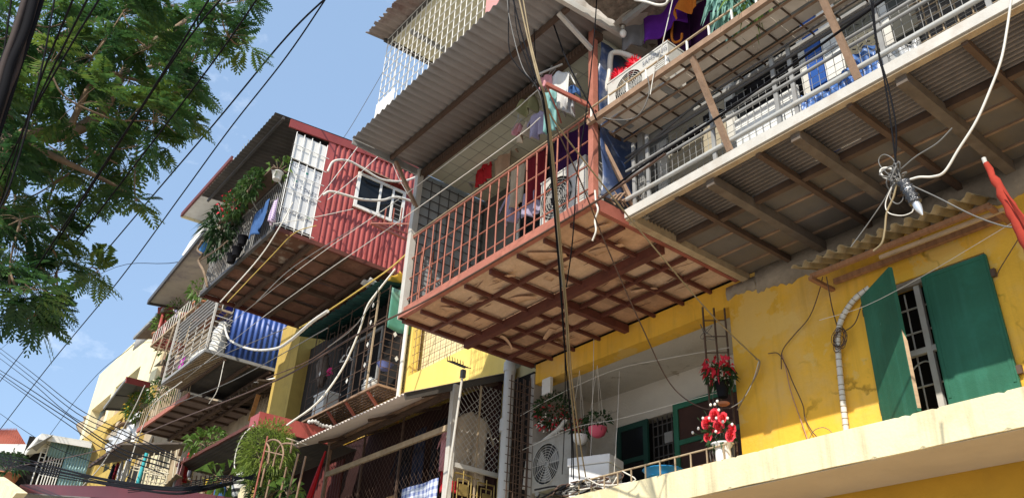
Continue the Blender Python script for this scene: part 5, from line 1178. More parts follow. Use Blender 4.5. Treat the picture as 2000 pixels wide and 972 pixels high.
# clothes on hangers outside, under the awning
rod = one('drying_rod', tube([aty(1050,146,5.0),aty(1098,126,5.3)], .014, 6), M_LGREY, 'short grey drying rod under the awning', 'rod')
arm = thing('clothes_rack', 'red iron arm reaching out from the red post to hold washing', 'arm', aty(1150,205,5.45))
bar(aty(1066,164,4.9),aty(1154,208,5.45),.035,.05).build('arm_bar', M_RED, arm)
tube([aty(1066,164,4.9),aty(1088,215,5.1),aty(1096,240,5.4)],.011,5).build('arm_brace', M_RED, arm)
G2 = 'washing on hangers under the awning'
hp('shirt','shirt','white shirt with long sleeves on the drying rod',1092,140,5.2,.42,.62,CL['white'],.5,'shirt',21,G2)
hp('cloth','cloth','pinkish white cloth at the left end of the drying rod',1066,148,5.1,.16,.2,CL['pink'],.4,'towel',22,G2)
hp('cloth','cloth','pale teal towel hanging below the red iron arm',1075,178,5.05,.16,.62,CL['teal'],.4,'towel',23,G2)
hp('cap','cap','dark blue cap hanging right of the white shirt',1120,168,5.3,.14,.16,CL['blue'],.4,'bag',24,G2)
hp('socks','socks','bundle of grey socks clipped at the end of the rod',1113,185,5.3,.16,.28,CL['lgrey'],.4,'bag',25,G2)
hp('bag','bag','pale olive cloth hanging at the left under the awning',1032,178,5.6,.24,.38,CL['olive'],.3,'bag',26,G2)
hp('shirt','shirt','lilac shirt hanging left of the cable bundle under the awning',1052,218,5.5,.34,.42,CL['lilac'],.3,'shirt',27,G2)
hp('bag','bag','cream and pink cloth bunch hanging lowest under the awning',1030,238,5.5,.34,.26,CL['cream'],.3,'bag',28,G2)
hp('cloth','cloth','pink scrap beside the cream bunch',1014,242,5.5,.14,.2,CL['pink'],.3,'bag',29,G2)
m = MB()
for (px,py) in ((1010,236),(1050,150),(1075,140),(1115,150),(1100,190)):
    c = aty(px,py,5.3); m = MB(); m.tube(smooth_path([c+V((0,0,.06)),c+V((.02,0,.09)),c+V((.03,0,.05)),c,c+V((-.14,.03,-.07)),c+V((.14,-.03,-.07)),c],4),.005,4)
    one('wire_hanger', m, M_GREYP, 'thin wire hanger among the washing under the awning', 'hanger', 'wire hangers under the awning')

# laundry above the shelf on the right
G3 = 'laundry above the brown shelf'
hp('towel','towel','grey towel hanging leftmost above the shelf condenser',1241,18,5.85,.42,.62,CL['grey'],.35,'towel',41,G3)
hp('cloth','cloth','bright purple cloth hanging right of the grey towel',1296,0,5.9,.62,.55,CL['purple'],.1,'towel',42,G3)
hp('cloth','cloth','dark curtain with orange border behind the purple cloth',1312,18,6.1,.5,.78,CL['dpurple'],.1,'towel',43,G3)
hp('cloth','cloth','orange edged cloth hanging at the top edge beside the purple one',1340,-12,5.8,.36,.26,CL['orange'],.1,'bag',44,G3)
hp('cloth','cloth','dark violet sheet hanging in the shade right of the purple cloth',1385,-10,6.2,.8,.8,CL['dpurple'],.1,'towel',45,G3)
hp('cloth','cloth','black sheet hanging behind the pale green plant',1400,-30,6.3,.9,.7,CL['black'],.1,'towel',46,G3)
m = MB(); m.tube(smooth_path([aty(1290,50,6.0),aty(1295,75,6.0),aty(1303,88,6.0),aty(1306,78,6.0)],4),.016,6); m.tube(smooth_path([aty(1315,30,6.0),aty(1312,70,6.0),aty(1318,83,6.0),aty(1330,78,6.0),aty(1332,66,6.0)],4),.016,6)
one('orange_trim', m, CL['orange'], 'orange hem curling below the dark curtain', 'trim')
lb = thing('light_bulb', 'white bulb hanging left of the grey towel', 'bulb', aty(1217,62,5.7))
MB().blob(aty(1217,66,5.7),.045,.045,.06,12,8).build('globe', M_WHITE, lb)
c = aty(1217,57,5.7); tube([c,c+V((0,0,.05))],.022,10).build('socket', M_LGREY, lb)
tt = thing('festive_bundle', 'red tinsel and white striped bundle sitting on the shelf condenser', 'decoration', aty(1225,160,5.8))
r_ = random.Random(9)
for (px,py) in ((1211,155),(1240,132)):
    m = MB(); c = aty(px,py,5.72)
    for i in range(260):
        d = V((r_.gauss(0,1),r_.gauss(0,1),r_.gauss(0,1))).normalized(); p = c + V((d.x*.10,d.y*.08,d.z*.14)); q = p + d*.055+V((0,0,-.012)); s_ = d.orthogonal().normalized()*.006
        m.add([p-s_,p+s_,q],[(0,1,2)])
    m.blob(c,.10,.08,.13,8,6,.15,1); m.build('red_tinsel', mat('red_tinsel',(.65,.01,.03),.5,.3,20) if 'red_tinsel' not in MATS else MATS['red_tinsel'], tt)
MB().blob(aty(1231,152,5.78),.15,.10,.16,12,8,.05,3).build('striped_cushion', stripes('pink_white_stripes',((.75,.70,.66),(.55,.22,.22)),0,.035), tt)
MB().blob(aty(1222,160,5.70),.14,.05,.03,10,6,.05,3).build('yellow_band', mat('yellow_band',(.75,.42,.03),.5,.1,5), tt)

# fibre ceiling over the shelf
one('fibre_ceiling', MB().cloth(lambda u,v: V((-5.55+6*u, 5.0+1.3*v, 7.93+.03*math.sin(u*60)+.02*math.sin(v*30+u*31))),70,16,.02), mat('felt_ceiling',(.20,.165,.13),1,.45,14,dirt=(.07,.05,.04),dirt_amt=.7,dirt_scale=9,bump=1,bump_scale=45), 'shaggy brown felt lining under the floor above the shelf', 'ceiling')
one('ceiling_beam', bar((-5.4,5.62,7.82),(4,5.62,7.82),.05,.08), M_GREYP, 'thin grey beam under the shaggy lining', 'beam')
one('white_hose', tube(smooth_path([aty(1240,0,5.2),aty(1262,4,5.2),aty(1284,10,5.2),aty(1300,8,5.2),aty(1306,-4,5.2)],5),.015,6), M_WCAB, 'white hose dipping into view at the top edge', 'hose')

# ================================================================= white grid cage of the floor above
wc = thing('grid_cage', 'white barred window cage with rusty corrugated roof above the wide awning', 'cage', (-8.2,4.6,8))
WX0, WX1, WY = -9.92, -6.9, 4.6
m = MB(); 
for i in range(21): x = WX0+i*.150; m.tube([(x,WY,7.95),(x,WY,10.12)], .0072, 5)
for k in range(9): m.tube([(WX0,WY-.012,8.62+k*.19),(WX1,WY-.012,8.62+k*.19)], .0062, 5)
for i in range(5): y = WY+.2+i*.24; m.tube([(WX0,y,7.95),(WX0,y,10.12)], .006, 5)
for k in range(5): m.tube([(WX0,WY,8.62+k*.38),(WX0,5.75,8.62+k*.38)], .006, 5)
m.build('white_bars', M_WHITE, wc)
box(WX0-.02,WX0+.55,WY-.02,WY-.012,7.95,8.72).build('white_panel', M_WHITE, wc)
box(WX0,WX1,WY+.03,6.5,7.98,8.05).build('floor', M_WHT2, wc)
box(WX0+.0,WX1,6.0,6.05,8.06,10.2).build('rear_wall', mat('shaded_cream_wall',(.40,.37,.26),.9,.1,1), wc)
MB().wall(WX0,WX1,8.06,10.2,5.8,5.85,[(WX0-.1,-9.35,8.06,10.0)]).build('inner_wall', mat('grey_cage_wall',(.30,.30,.27),.9,.15,1.5), wc)
box(WX0+.02,WX1,WY+.05,6.0,10.16,10.2).build('ceiling', mat('cream_cage_ceiling',(.62,.57,.38),.9,.08,1.5), wc)
bar((WX0+.6,WY+.1,9.95),(WX0+.6,6,9.95),.05,.08).build('ceiling_beam', M_GREYP, wc)
bar((WX0-.05,WY+.02,10.15),(WX1,WY+.02,10.15),.05,.08).build('head_rail', M_DGREY, wc)
bar((WX0-.06,WY-.05,10.17),(WX0-.06,6,10.2),.05,.09).build('head_rail', M_DGREY, wc)
MB().corr((WX0-.10,6.2,10.40),(0,-2.0,-.28),(WX1-WX0+.9,0,0),.016,.14,.004,nseg=4,ragged=.03).build('roof_sheet', mat('rusty_tin',(.27,.22,.19),.7,.2,1.5,dirt=(.11,.035,.025),dirt_amt=.9,dirt_scale=1.6), wc)
one('pink_panel', MB().slab([(-6.95,4.56,7.95),(-6.2,4.56,7.95),(-6.2,4.56,9.0),(-6.95,4.56,8.75)],(0,.04,0)), mat('faded_pink_paint',(.62,.28,.26),.7,.1,2), 'faded pink panel at the right end of the white cage', 'panel')

# ================================================================= loggia contents
GL = 'pots hanging in the loggia'
def leaves(m, c, rx, ry, rz, n, L, w, seed, droop=.4, up=.3):
    r_ = random.Random(seed); c = V(c)
    for _ in range(n):
        d = V((r_.gauss(0,1),r_.gauss(0,1),r_.gauss(0,1))).normalized(); k = r_.uniform(.35,1)**.5
        p = c + V((d.x*rx*k,d.y*ry*k,d.z*rz*k)); d2 = (d + V((r_.gauss(0,.4),r_.gauss(0,.4),up+r_.gauss(0,.3)))).normalized(); s_ = d2.cross(V((r_.gauss(0,1),r_.gauss(0,1),r_.gauss(0,1)))).normalized()
        l = L*r_.uniform(.6,1.2); ww = w*r_.uniform(.7,1.2)/2; b = p + d2*l*.5; e = p + d2*l - V((0,0,droop*l)); f = V((0,0,1))*ww*.3
        m.add([p, b+s_*ww+f, b-s_*ww+f, e, b], [(0,4,1),(0,2,4),(1,4,3),(4,2,3)], False)
    return m
M_LACE = mat('pale_teal_leaf',(.22,.42,.36),.6,.2,6,trans=.3)
t = thing('potted_plant','pale teal drooping plant at the top edge above the brown shelf','plant',aty(1425,8,5.62))
leaves(MB(),aty(1425,4,5.62),.20,.14,.20,140,.16,.06,301,droop=1.2,up=-.4).build('foliage',M_LACE,t)
t = thing('potted_plant','yellow green spidery plant right of the teal one at the top edge','plant',aty(1462,6,5.62))
leaves(MB(),aty(1462,2,5.62),.20,.12,.14,70,.24,.035,302,droop=.8,up=.1).build('foliage',M_LEAF2,t)
def pot(c, r, h, mt, parent, nm='pot'): return MB().lathe(c,[(r*.68,0),(r*.95,h*.9),(r*1.04,h*.92),(r*1.04,h),(r*.9,h*.98),(r*.85,h*.8)],18).build(nm, mt, parent)
def bowl(c, r, mt, parent): return MB().lathe(c,[(r*.35,-r*.95),(r*.75,-r*.7),(r*.95,-r*.3),(r,0),(r*1.03,.01),(r*.95,.012),(r*.9,-.03)],20).build('pot', mt, parent)
M_PINK = mat('pink_plastic',(.75,.13,.20),.4,.08,4,trans=.15)
def hanging(label, px, py, y, r, mt, seed, flowers=None, n=120):
    c = aty(px,py,y); t = thing('hanging_pot', label, 'hanging plant', c, GL); bowl(c, r, mt, t)
    leaves(MB(), c+V((0,0,.12)), r*1.3, r*1.2, r*.9, n, .10, .045, seed).build('foliage', M_LEAFD, t)
    if flowers: leaves(MB(), c+V((-.03,-.06,.16)), r*1.2, r*.9, r*.8, 40, .05, .035, seed+1).build('blossoms', flowers, t)
    m = MB()
    for k in range(3): a = 2.1*k; m.tube([c+V((r*math.cos(a),r*math.sin(a),0)),(c.x,c.y,4.86)],.0035,4)
    m.build('cords', M_WCAB, t); return t
hanging('pink bowl pot with leafy plant hanging in the loggia',1167,836,8.15,.135,M_PINK,1)
hanging('white bowl pot hanging left of the pink one in the loggia',1131,852,8.1,.135,M_WHITE,2,M_FLR)
t = thing('hanging_plant','dark tangle of red and white flowers hanging at the left of the loggia','hanging plant',aty(1080,800,8.15))
leaves(MB(),aty(1080,800,8.15),.34,.25,.26,420,.10,.04,5).build('foliage',M_LEAFD,t); leaves(MB(),aty(1075,812,8.1),.30,.22,.22,130,.05,.03,6).build('blossoms',M_FLR,t); leaves(MB(),aty(1078,828,8.08),.28,.2,.16,90,.045,.025,7).build('small_blossoms',M_FLW,t)
t = thing('foam_box','big white foam box with lid on the loggia ledge','box',(-8.2,8.3,2.78))
R4 = Matrix.Translation((aty(1163,925,7.86).x,7.86,2.777)) @ Matrix.Rotation(.35,4,'Z')
box(-.30,.30,-.20,.20,0,.42).xform(R4).build('box_body', mat('white_foam',(.74,.74,.73),.8,.04,6,bump=.1,bump_scale=80), t, bevel=.012)
box(-.32,.32,-.22,.22,.425,.54).xform(R4).build('lid', MATS['white_foam'], t, bevel=.015)
one('blue_basin', MB().lathe((aty(1295,915,7.85).x,7.85,2.80),[(.14,0),(.24,.13),(.26,.14),(.25,.145),(.2,.05)],20), mat('bright_blue_plastic',(.02,.22,.50),.4,.08,4), 'bright blue basin behind the ledge railing', 'basin')
lr = thing('ledge_railing','low tan iron railing along the loggia ledge','railing',(-7.2,7.56,2.77))
tube([(-8.35,7.56,2.955),(-5.85,7.56,2.955)],.011,6).build('rail', M_TAN, lr)
for x in [-8.3+i*.24 for i in range(11)]: bar((x,7.56,2.77),(x,7.56,2.95),.014,.014).build('upright', M_TAN, lr)
one('ledge_plank', box(-6.9,-5.9,7.58,7.72,2.773,2.80), M_WOODP, 'weathered plank lying along the loggia ledge', 'plank')
# iron trellis at the right jamb
ir = thing('iron_trellis','rusty green iron trellis with wires at the right side of the opening','trellis',(-6.05,8,2.95))
m = MB()
for (x,y) in ((-6.20,7.75),(-6.12,7.87),(-6.03,7.97)): m.bar((x,y,2.77),(x,y,4.85),.018,.018)
for k in range(9): m.bar((-6.20,7.75,2.9+k*.22),(-6.03,7.97,2.92+k*.22),.011,.011)
m.build('bars', M_DBROWN, ir)
m = MB(); r_ = random.Random(14)
for i in range(12):
    p = V((r_.uniform(-6.22,-6.0),r_.uniform(7.72,7.9),r_.uniform(2.9,4.6))); m.tube(smooth_path([p]+[p+V((r_.uniform(-.15,.15),r_.uniform(-.06,.03),r_.uniform(-.3,.3))) for _ in range(3)],5),.004,4)
for i in range(7): 
    m.tube(smooth_path([(-6.2+.05*i,7.72,2.78),(-6.18+.04*i,7.68,2.98+.03*i),(-6.0+.02*i,7.72,3.04),(-5.92,7.76,2.78)],5),.007,5)
m.build('loose_wires', M_GCAB, ir)
# rose pot
c = aty(1413,891,7.66); c.z = 2.775; t = thing('flower_pot','white ruffled pot of artificial red and white roses on the ledge','flower pot',c)
MB().lathe(c,[(.085,0),(.09,.12),(.085,.17),(.12,.22),(.135,.23),(.11,.21),(.075,.16)],18).build('pot',M_WHITE,t)
leaves(MB(),c+V((-.02,-.0,.34)),.17,.13,.15,90,.10,.045,31).build('foliage',M_LEAFD,t)
def rose(c,r,mt,parent,seed):
    r_ = random.Random(seed); m = MB(); c = V(c)
    for ring,(rr,n,tilt) in enumerate(((.25,4,.15),(.55,6,.5),(.95,8,.95))):
        for k in range(n):
            a = 2*math.pi*(k+.5*ring)/n+r_.uniform(-.1,.1); d = V((math.cos(a),-.75+.0*a,math.sin(a))) ; d = V((math.cos(a),0,math.sin(a)))
            tn = V((-math.sin(a),0,math.cos(a))); f = V((0,-1,0))
            def fn(u,v): return c + d*(r*rr*(.50+.55*v*(.6+tilt))) + tn*(u-.5)*r*(.75+.35*v) + f*r*((1-rr)*.9*v+.25*v - .5*abs(u-.5)**2*v)
            m.grid(fn,4,3)
    m.blob(c+V((0,-r*.35,0)),r*.22,r*.3,r*.22,7,5); return m.build('rose',mt,parent)
for i,(px,py,r) in enumerate(((1397,810,.062),(1382,826,.062),(1405,832,.066),(1413,815,.05),(1387,838,.055),(1428,850,.055),(1430,838,.05),(1384,852,.05))): rose(aty(px,py,7.6),r,M_FLP,t,i)
for i,(px,py) in enumerate(((1401,783),(1388,790),(1396,789),(1373,816),(1385,816),(1399,816),(1412,823),(1421,816),(1364,836),(1353,844),(1398,842),(1389,829),(1430,828),(1404,800))):
    MB().blob(aty(px,py,7.56),.017,.015,.019,8,6,.1,i).build('white_bud',M_FLW,t)
m = MB()
for (px,py) in ((1401,783),(1388,790),(1373,816),(1364,836),(1353,844),(1375,800),(1362,815),(1412,823)): m.tube([aty(px,py,7.6),c+V((0,0,.2))],.004,4)
m.build('stems',M_LEAFD,t)
# poinsettia in black pot above
c = aty(1412,775,7.74); t = thing('flower_pot','black pot with a deep red poinsettia hung on the iron trellis','flower pot',c)
pot(c,.085,.19,M_BLACK,t)
leaves(MB(),c+V((-.02,0,.27)),.18,.14,.11,130,.11,.055,51).build('foliage',M_LEAFD,t)
leaves(MB(),aty(1402,716,7.66),.17,.11,.08,44,.11,.07,52,droop=.7).build('red_bracts',M_FLR,t)
MB().lathe(c+V((0,0,-.10)),[(.05,0),(.075,.02),(.07,.03)],16).build('clay_saucer',M_TERRA,t)
one('junk_blocks', box(-9.6,-9.4,7.95,8.0,4.60,4.86), M_WHT2, 'translucent plastic box wedged under the left end of the yellow beam', 'box')

# ================================================================= plants on the third-floor room and further down
def bush(nm,label,cat,c,r,n,L,w,mt,seed,potm=None,flower=None,pr=.14,group=None,ph=.22,droop=.4,up=.3):
    c = V(c); t = thing(nm,label,cat,c,group)
    if potm: pot(c-V((0,0,ph)),pr,ph,potm,t)
    leaves(MB(),c+V((0,0,r[2]*.6)),r[0],r[1],r[2],n,L,w,seed,droop,up).build('foliage',mt,t)
    if flower: leaves(MB(),c+V((0,-.1,r[2]*.6)),r[0],r[1]*.9,r[2],max(10,n//5),L*.5,w*.8,seed+1).build('blossoms',flower,t)
    m = MB()
    for k in range(5): a=1.3*k; m.tube(smooth_path([c,c+V((.3*r[0]*math.cos(a),.3*r[1]*math.sin(a),r[2]*.5)),c+V((.7*r[0]*math.cos(a),.7*r[1]*math.sin(a),r[2]*.9))],3),[.014]*3+[.008]*3+[.004],5)
    m.build('stems',M_BARK,t); return t
bush('potted_plant','round-leaved vine in a white hanging pot at the corner of the red room','plant',aty(543,338,4.72),(.24,.2,.26),40,.15,.12,M_LEAF2,61,M_WHT2,None,.12,None,.17)
bush('potted_plant','dense dark shrub trailing over the plank shelf of the red room','plant',aty(484,376,4.42),(.55,.16,.30),420,.13,.07,M_LEAF,62)
bush('potted_plant','shrub with small red flowers between the vine shelf and the fern','plant',aty(455,412,4.45),(.5,.2,.32),380,.12,.05,M_LEAF,63,None,M_FLR)
bush('fern','big arching fern hanging on the left end of the barred front','fern',aty(432,452,4.6),(.55,.25,.30),300,.36,.07,M_LEAFD,64,droop=.7,up=.5)
bush('potted_plant','small drooping plants hanging lowest on the barred front of the red room','plant',aty(425,495,4.7),(.5,.15,.4),180,.14,.06,M_LEAFD,65)
for i,(px,py,lb) in enumerate(((462,492,'black plastic pot hung lowest on the bars of the red room'),(452,505,'black plastic pot hung left of its twin on the bars of the red room'),(473,470,'black plastic pot hung highest on the bars of the red room'))):
    t = thing('plant_pot',lb,'pot',aty(px,py,4.72),'black pots on the bars'); pot(aty(px,py,4.72)-V((0,0,.1)),.11,.2,M_BLACK,t)
hang('denim_trousers','trousers','blue denim trousers draped along the bars of the red room',aty(512,405,4.74),.85,.62,CL['blue'],-.05,'towel',81)
hang('cloth','cloth','pink and white spotted cloth beside the blue denim on the bars',aty(538,392,4.72),.3,.5,stripes('pink_spots',((.62,.5,.55),(.22,.16,.35)),0,.05,check=True),-.05,'towel',82)
m = MB().tube(smooth_path([aty(405,560,4.6),aty(398,530,4.5),aty(388,510,4.5),aty(395,497,4.5),aty(386,488,4.5),aty(396,470,4.5)],5),.03,6); m.tube(smooth_path([aty(388,510,4.5),aty(420,490,4.5),aty(445,470,4.5)],4),.014,5)
one('bare_branch', m, M_BARK, 'bent bare branch at the left end of the red room', 'branch')
bush('potted_plant','terracotta pot at the near corner of the tan flower shelf','plant',aty(405,598,6.5),(.2,.2,.12),60,.10,.05,M_LEAF,71,M_TERRA,None,.42,None,.62)
bush('potted_plant','terracotta pot in the middle of the tan flower shelf','plant',aty(372,618,6.5),(.25,.2,.25),70,.14,.06,M_LEAF,72,M_TERRA,None,.3,None,.4)
bush('potted_plant','terracotta pot at the far end of the tan flower shelf','plant',aty(318,655,6.5),(.3,.2,.4),90,.2,.06,M_LEAF2,73,M_TERRA,None,.34,None,.45)
bush('potted_plant','bright green sapling rising over the far end of the flower shelf','plant',aty(318,640,6.4),(.45,.3,.3),160,.22,.06,M_LEAF2,74)
bush('potted_plant','yellow green sprigs in the middle of the flower shelf','plant',aty(342,617,6.4),(.35,.3,.35),100,.2,.05,M_LEAF2,75)
bush('potted_plant','bright sprig growing at the top corner of the flower shelf','plant',aty(386,577,6.0),(.4,.3,.3),100,.22,.08,M_LEAF2,76)
bush('potted_plant','thin weeds hanging under the far end of the flower shelf','plant',aty(323,688,6.8),(.35,.3,.5),120,.2,.05,M_LEAF2,77)
hang('cloth','cloth','lilac patterned cloth hanging behind the flower shelf',aty(345,600,6.9),1.0,1.3,CL['lilac'],0,'towel',91)
hang('cloth','cloth','dark violet sheet hanging under the tall eave',aty(375,588,7.2),1.6,1.2,CL['purple'],0,'towel',92)
hang('cloth','cloth','deep blue sheet hanging at the near end under the tall eave',aty(445,598,7.4),1.5,1.0,cloth_mat('cloth_deepblue',(.03,.03,.18)),0,'towel',93)
bush('potted_plant','yellow flowered tangle of plants on the brown balcony floor','plant',aty(266,806,6.9),(.85,.35,.45),420,.22,.06,M_LEAF2,78,None,M_FLO)
bush('potted_plant','reddish potted plants at the near end of the brown balcony floor','plant',aty(310,775,6.9),(.9,.3,.4),260,.2,.06,M_LEAF,79,None,M_FLW)
bush('potted_plant','leafy pale green plant on top of the big dark awning','plant',aty(402,872,6.0),(.8,.35,.2),260,.22,.08,M_LEAF2,80)
M_LEAFB = mat('sunny_feathery_leaf', (.17,.24,.04), .5, .3, 6, dirt=(.26,.28,.05), dirt_amt=.5, dirt_scale=4, trans=.4)  # sunlight on the bush is put into this lighter leaf colour
bush('bush','feathery bright green bush behind the rusty trellis','bush',aty(514,925,5.75),(.55,.45,.62),2400,.16,.022,M_LEAFB,81,droop=.5,up=.2)
bush('bush','darker lower part of greenery below the feathery bush','bush',aty(520,975,5.9),(.5,.4,.3),700,.16,.03,M_LEAFD,82)
bush('potted_plant','broad-leaved seedling at the bottom edge left of the bush','plant',aty(437,945,5.5),(.45,.3,.22),30,.34,.16,M_LEAF2,83)
bush('potted_plant','small broad-leaved plant at the bottom edge under the trellis','plant',aty(563,968,5.5),(.25,.2,.15),40,.2,.10,M_LEAF2,84)
bush('potted_plant','dusty shrubs in the shade at the bottom left corner','plant',aty(15,925,5.0),(1.2,.5,.5),160,.4,.12,M_LEAFD,85,M_TERRA,None,.5,None,.5)

# ================================================================= red wrapped pole at the right edge
t = thing('rolled_flag','rolled red cloth wrapped round a pole at the right edge','flag',aty(1990,440,4.6))
def fl(p,r): return aty(*p,4.6), r
P = []
A_, B_ = aty(1926,320,4.6), aty(2022,492,4.6)
for q in range(15):
    u = q/14; P.append((A_+(B_-A_)*u+V((.004*math.sin(q*2.1),0,.004*math.cos(q*1.7))), .016+.034*u+.004*math.sin(q*2.7)))
tube([p for p,_ in P],[r for _,r in P],9).build('rolled_cloth', cloth_mat('flag_red',(.40,.055,.035)), t)
tube([aty(1921,309,4.6),aty(1926,322,4.6)],.013,8).build('pole_tip', M_LGREY, t)
MB().cloth(lambda u,v: A_+(B_-A_)*(.45+.55*v)+V((.02+.05*u*v,-.05-.02*u,.01+.03*u)),5,8,.004).build('loose_fold', MATS['flag_red'], t)
# ================================================================= street tree
M_TREE = D.materials.new('feathery_leaf'); M_TREE.use_nodes = True
nt = M_TREE.node_tree; N = nt.nodes; L = nt.links; b = N['Principled BSDF']; b.inputs['Roughness'].default_value = .5; b.inputs['Specular IOR Level'].default_value = .4
geo = N.new('ShaderNodeNewGeometry'); tcn = N.new('ShaderNodeTexCoord'); ns = N.new('ShaderNodeTexNoise'); ns.inputs['Scale'].default_value = .9; ns.inputs['Detail'].default_value = 4; L.new(tcn.outputs['Object'], ns.inputs['Vector'])
cr = N.new('ShaderNodeValToRGB'); e = cr.color_ramp.elements; e[0].position = .33; e[0].color = (.024,.075,.026,1); e[1].position = .70; e[1].color = (.15,.22,.035,1)
k = cr.color_ramp.elements.new(.52); k.color = (.058,.135,.034,1)
ad = N.new('ShaderNodeMath'); ad.operation = 'MULTIPLY_ADD'; ad.inputs[1].default_value = .16; L.new(geo.outputs['Random Per Island'], ad.inputs[0]); L.new(ns.outputs['Fac'], ad.inputs[2])
sb = N.new('ShaderNodeMath'); sb.operation = 'SUBTRACT'; sb.inputs[1].default_value = .08; L.new(ad.outputs[0], sb.inputs[0]); L.new(sb.outputs[0], cr.inputs['Fac'])
L.new(cr.outputs['Color'], b.inputs['Base Color'])
tl = N.new('ShaderNodeBsdfTranslucent'); L.new(cr.outputs['Color'], tl.inputs['Color']); ms = N.new('ShaderNodeMixShader'); ms.inputs[0].default_value = .45
L.new(b.outputs[0], ms.inputs[1]); L.new(tl.outputs[0], ms.inputs[2]); L.new(ms.outputs[0], N['Material Output'].inputs['Surface'])
tr_ = thing('street_tree','tall feathery-leaved street tree hanging over the street at the left','tree',(-9.2,-2.0,GZ))
r_ = random.Random(77)
CLUMPS = [(60,50,80),(150,35,80),(240,25,70),(325,12,55),(432,8,34),(474,2,22),(446,72,40),(484,84,22),(395,70,46),(330,62,60),(290,95,60),(372,128,44),(392,182,22),(340,180,52),(255,150,60),(180,110,75),(95,130,75),(30,160,70),(357,232,30),(300,236,46),(228,222,55),(150,205,60),(65,235,60),(338,285,22),(268,285,42),(200,275,36),(120,300,46),(245,335,32),(265,400,24),(228,408,24),(180,345,42),(105,362,56),(30,390,50),(10,300,40),(40,440,44),(92,425,32),(122,462,26),(100,500,22),(30,500,40),(18,550,40),(150,538,32),(192,552,24),(110,555,42),(60,590,40),(35,628,34),(128,612,30),(98,640,24),(66,648,20),(285,195,40),(-40,80,70),(-50,200,70),(-40,330,60),(-40,450,50),(-30,560,50),(20,60,60),(200,60,60),(270,60,50)]
crown = MB(); tips = []
vs, fs = [], []; twigs = []
def comp_leaf(p, d, Ln, r_):
    """feathery compound leaf: pinnae in pairs along a drooping rachis"""
    d = d.normalized(); side = d.cross(V((0,0,1))); side = side.normalized() if side.length > .1 else V((1,0,0))
    side = (side + V((0,0,r_.uniform(-.5,.5)))).normalized()
    n = 9; prev = p; 
    for i in range(n):
        t = (i+.6)/n; q = p + d*Ln*t - V((0,0,1))*Ln*.38*t*t
        ln = Ln*.34*math.sin(math.pi*(.12+.80*t))*r_.uniform(.85,1.1); wd = Ln/n*.58
        ax = (d - V((0,0,1))*.76*t).normalized()
        for s in (-1,1):
            e = (side*s + ax*.55 + V((0,0,-.22))).normalized()*ln; o = ax*wd
            k = len(vs); vs.extend((q-o*.5, q+e*.55-o, q+e, q+e*.55+o)); fs.append((k,k+1,k+2,k+3))
depths = {}
for ci,(px,py,rp) in enumerate(CLUMPS):
    if py > 330: py = 330+(py-330)*.90; rp *= .88
    x = -9.3 + r_.uniform(-1.2,1.2); c = atx(px,py,x); R_ = rp/FOC*c.length*1.0
    tips.append((c,R_,px,py))
    n = max(3, int(3 + 8.5*(R_/.50)**2))
    for _ in range(n):      # a spray: a twig end with a fan of drooping leaves
        u = V((r_.gauss(0,1),r_.gauss(0,1),r_.gauss(0,.75))).normalized(); k = r_.uniform(.2,1)**.5
        p = c + V((u.x*R_*1.4, u.y*R_*.70, u.z*R_*.64))*k
        out = V((u.x,u.y,u.z*.4+r_.gauss(0,.15))).normalized(); twigs.append((c,p))
        for q in range(r_.randint(5,8)):
            a = r_.uniform(-1.5,1.5); d = V((out.x*math.cos(a)-out.y*math.sin(a), out.x*math.sin(a)+out.y*math.cos(a), out.z+r_.uniform(-.25,.35)))
            comp_leaf(p+V((r_.gauss(0,.03),r_.gauss(0,.03),r_.gauss(0,.03))), d, r_.uniform(.24,.40), r_)
MB().add(vs, fs).build('crown', M_TREE, tr_)
# trunk and limbs
tk = MB()
fork = atx(12,290,-9.27)
base = V((-9.2,-2.0,GZ)); low = V((-9.25,-1.3,2.3)); mid = atx(-60,430,-9.27)
tk.tube(smooth_path([base, V((-9.2,-1.75,.6)), low, mid, fork],8), [.26-.0048*i for i in range(33)], 12)
def limb(pts, r0, r1): 
    P = smooth_path(pts,6); tk.tube(P, [r0+(r1-r0)*i/(len(P)-1) for i in range(len(P))], 7)
limb([fork,atx(60,262,-9.12),atx(130,262,-9.12),atx(200,215,-9.27),atx(262,110,-9.35),atx(350,50,-9.35),atx(400,8,-9.27)],.10,.02)
limb([fork,atx(10,200,-9.50),atx(60,120,-9.58),atx(140,60,-9.50),atx(230,20,-9.42)],.11,.02)
limb([atx(40,270,-9.20),atx(110,308,-9.04),atx(190,345,-9.04),atx(250,375,-9.12)],.05,.012)
limb([atx(130,262,-9.12),atx(190,150,-8.89),atx(260,155,-8.89),atx(330,180,-8.97)],.04,.012)
limb([atx(60,120,-9.58),atx(170,150,-9.42),atx(300,130,-9.35),atx(400,80,-9.35),atx(470,85,-9.35)],.045,.01)
limb([atx(350,50,-9.35),atx(392,25,-9.27),atx(440,-8,-9.27)],.022,.008)
limb([atx(-30,370,-9.27),atx(30,440,-9.20),atx(80,520,-9.20),atx(130,590,-9.27)],.05,.01)
limb([atx(150,275,-9.12),atx(170,290,-9.12),atx(230,320,-9.12)],.03,.01)
for (c,R_,px,py) in tips:
    near = min(tips, key=lambda t: (t[0]-c).length if t[0] is not c and (t[2]+t[3]*.4) < (px+py*.4) else 1e9)
    if near[0] is not c: limb([c, (c+near[0])/2+V((0,0,-.08)), near[0]], .007, .012)
    for _ in range(3):
        u = V((r_.gauss(0,1),r_.gauss(0,1),r_.gauss(0,.6))).normalized()*R_; limb([c, c+u*.5+V((0,0,.03)), c+u], .005, .002)
for (a_,b_) in twigs: tk.tube([a_,(a_+b_)/2+V((0,0,.03)),b_],[.0045,.0035,.002],4,False)
tk.build('trunk', M_BARK, tr_)
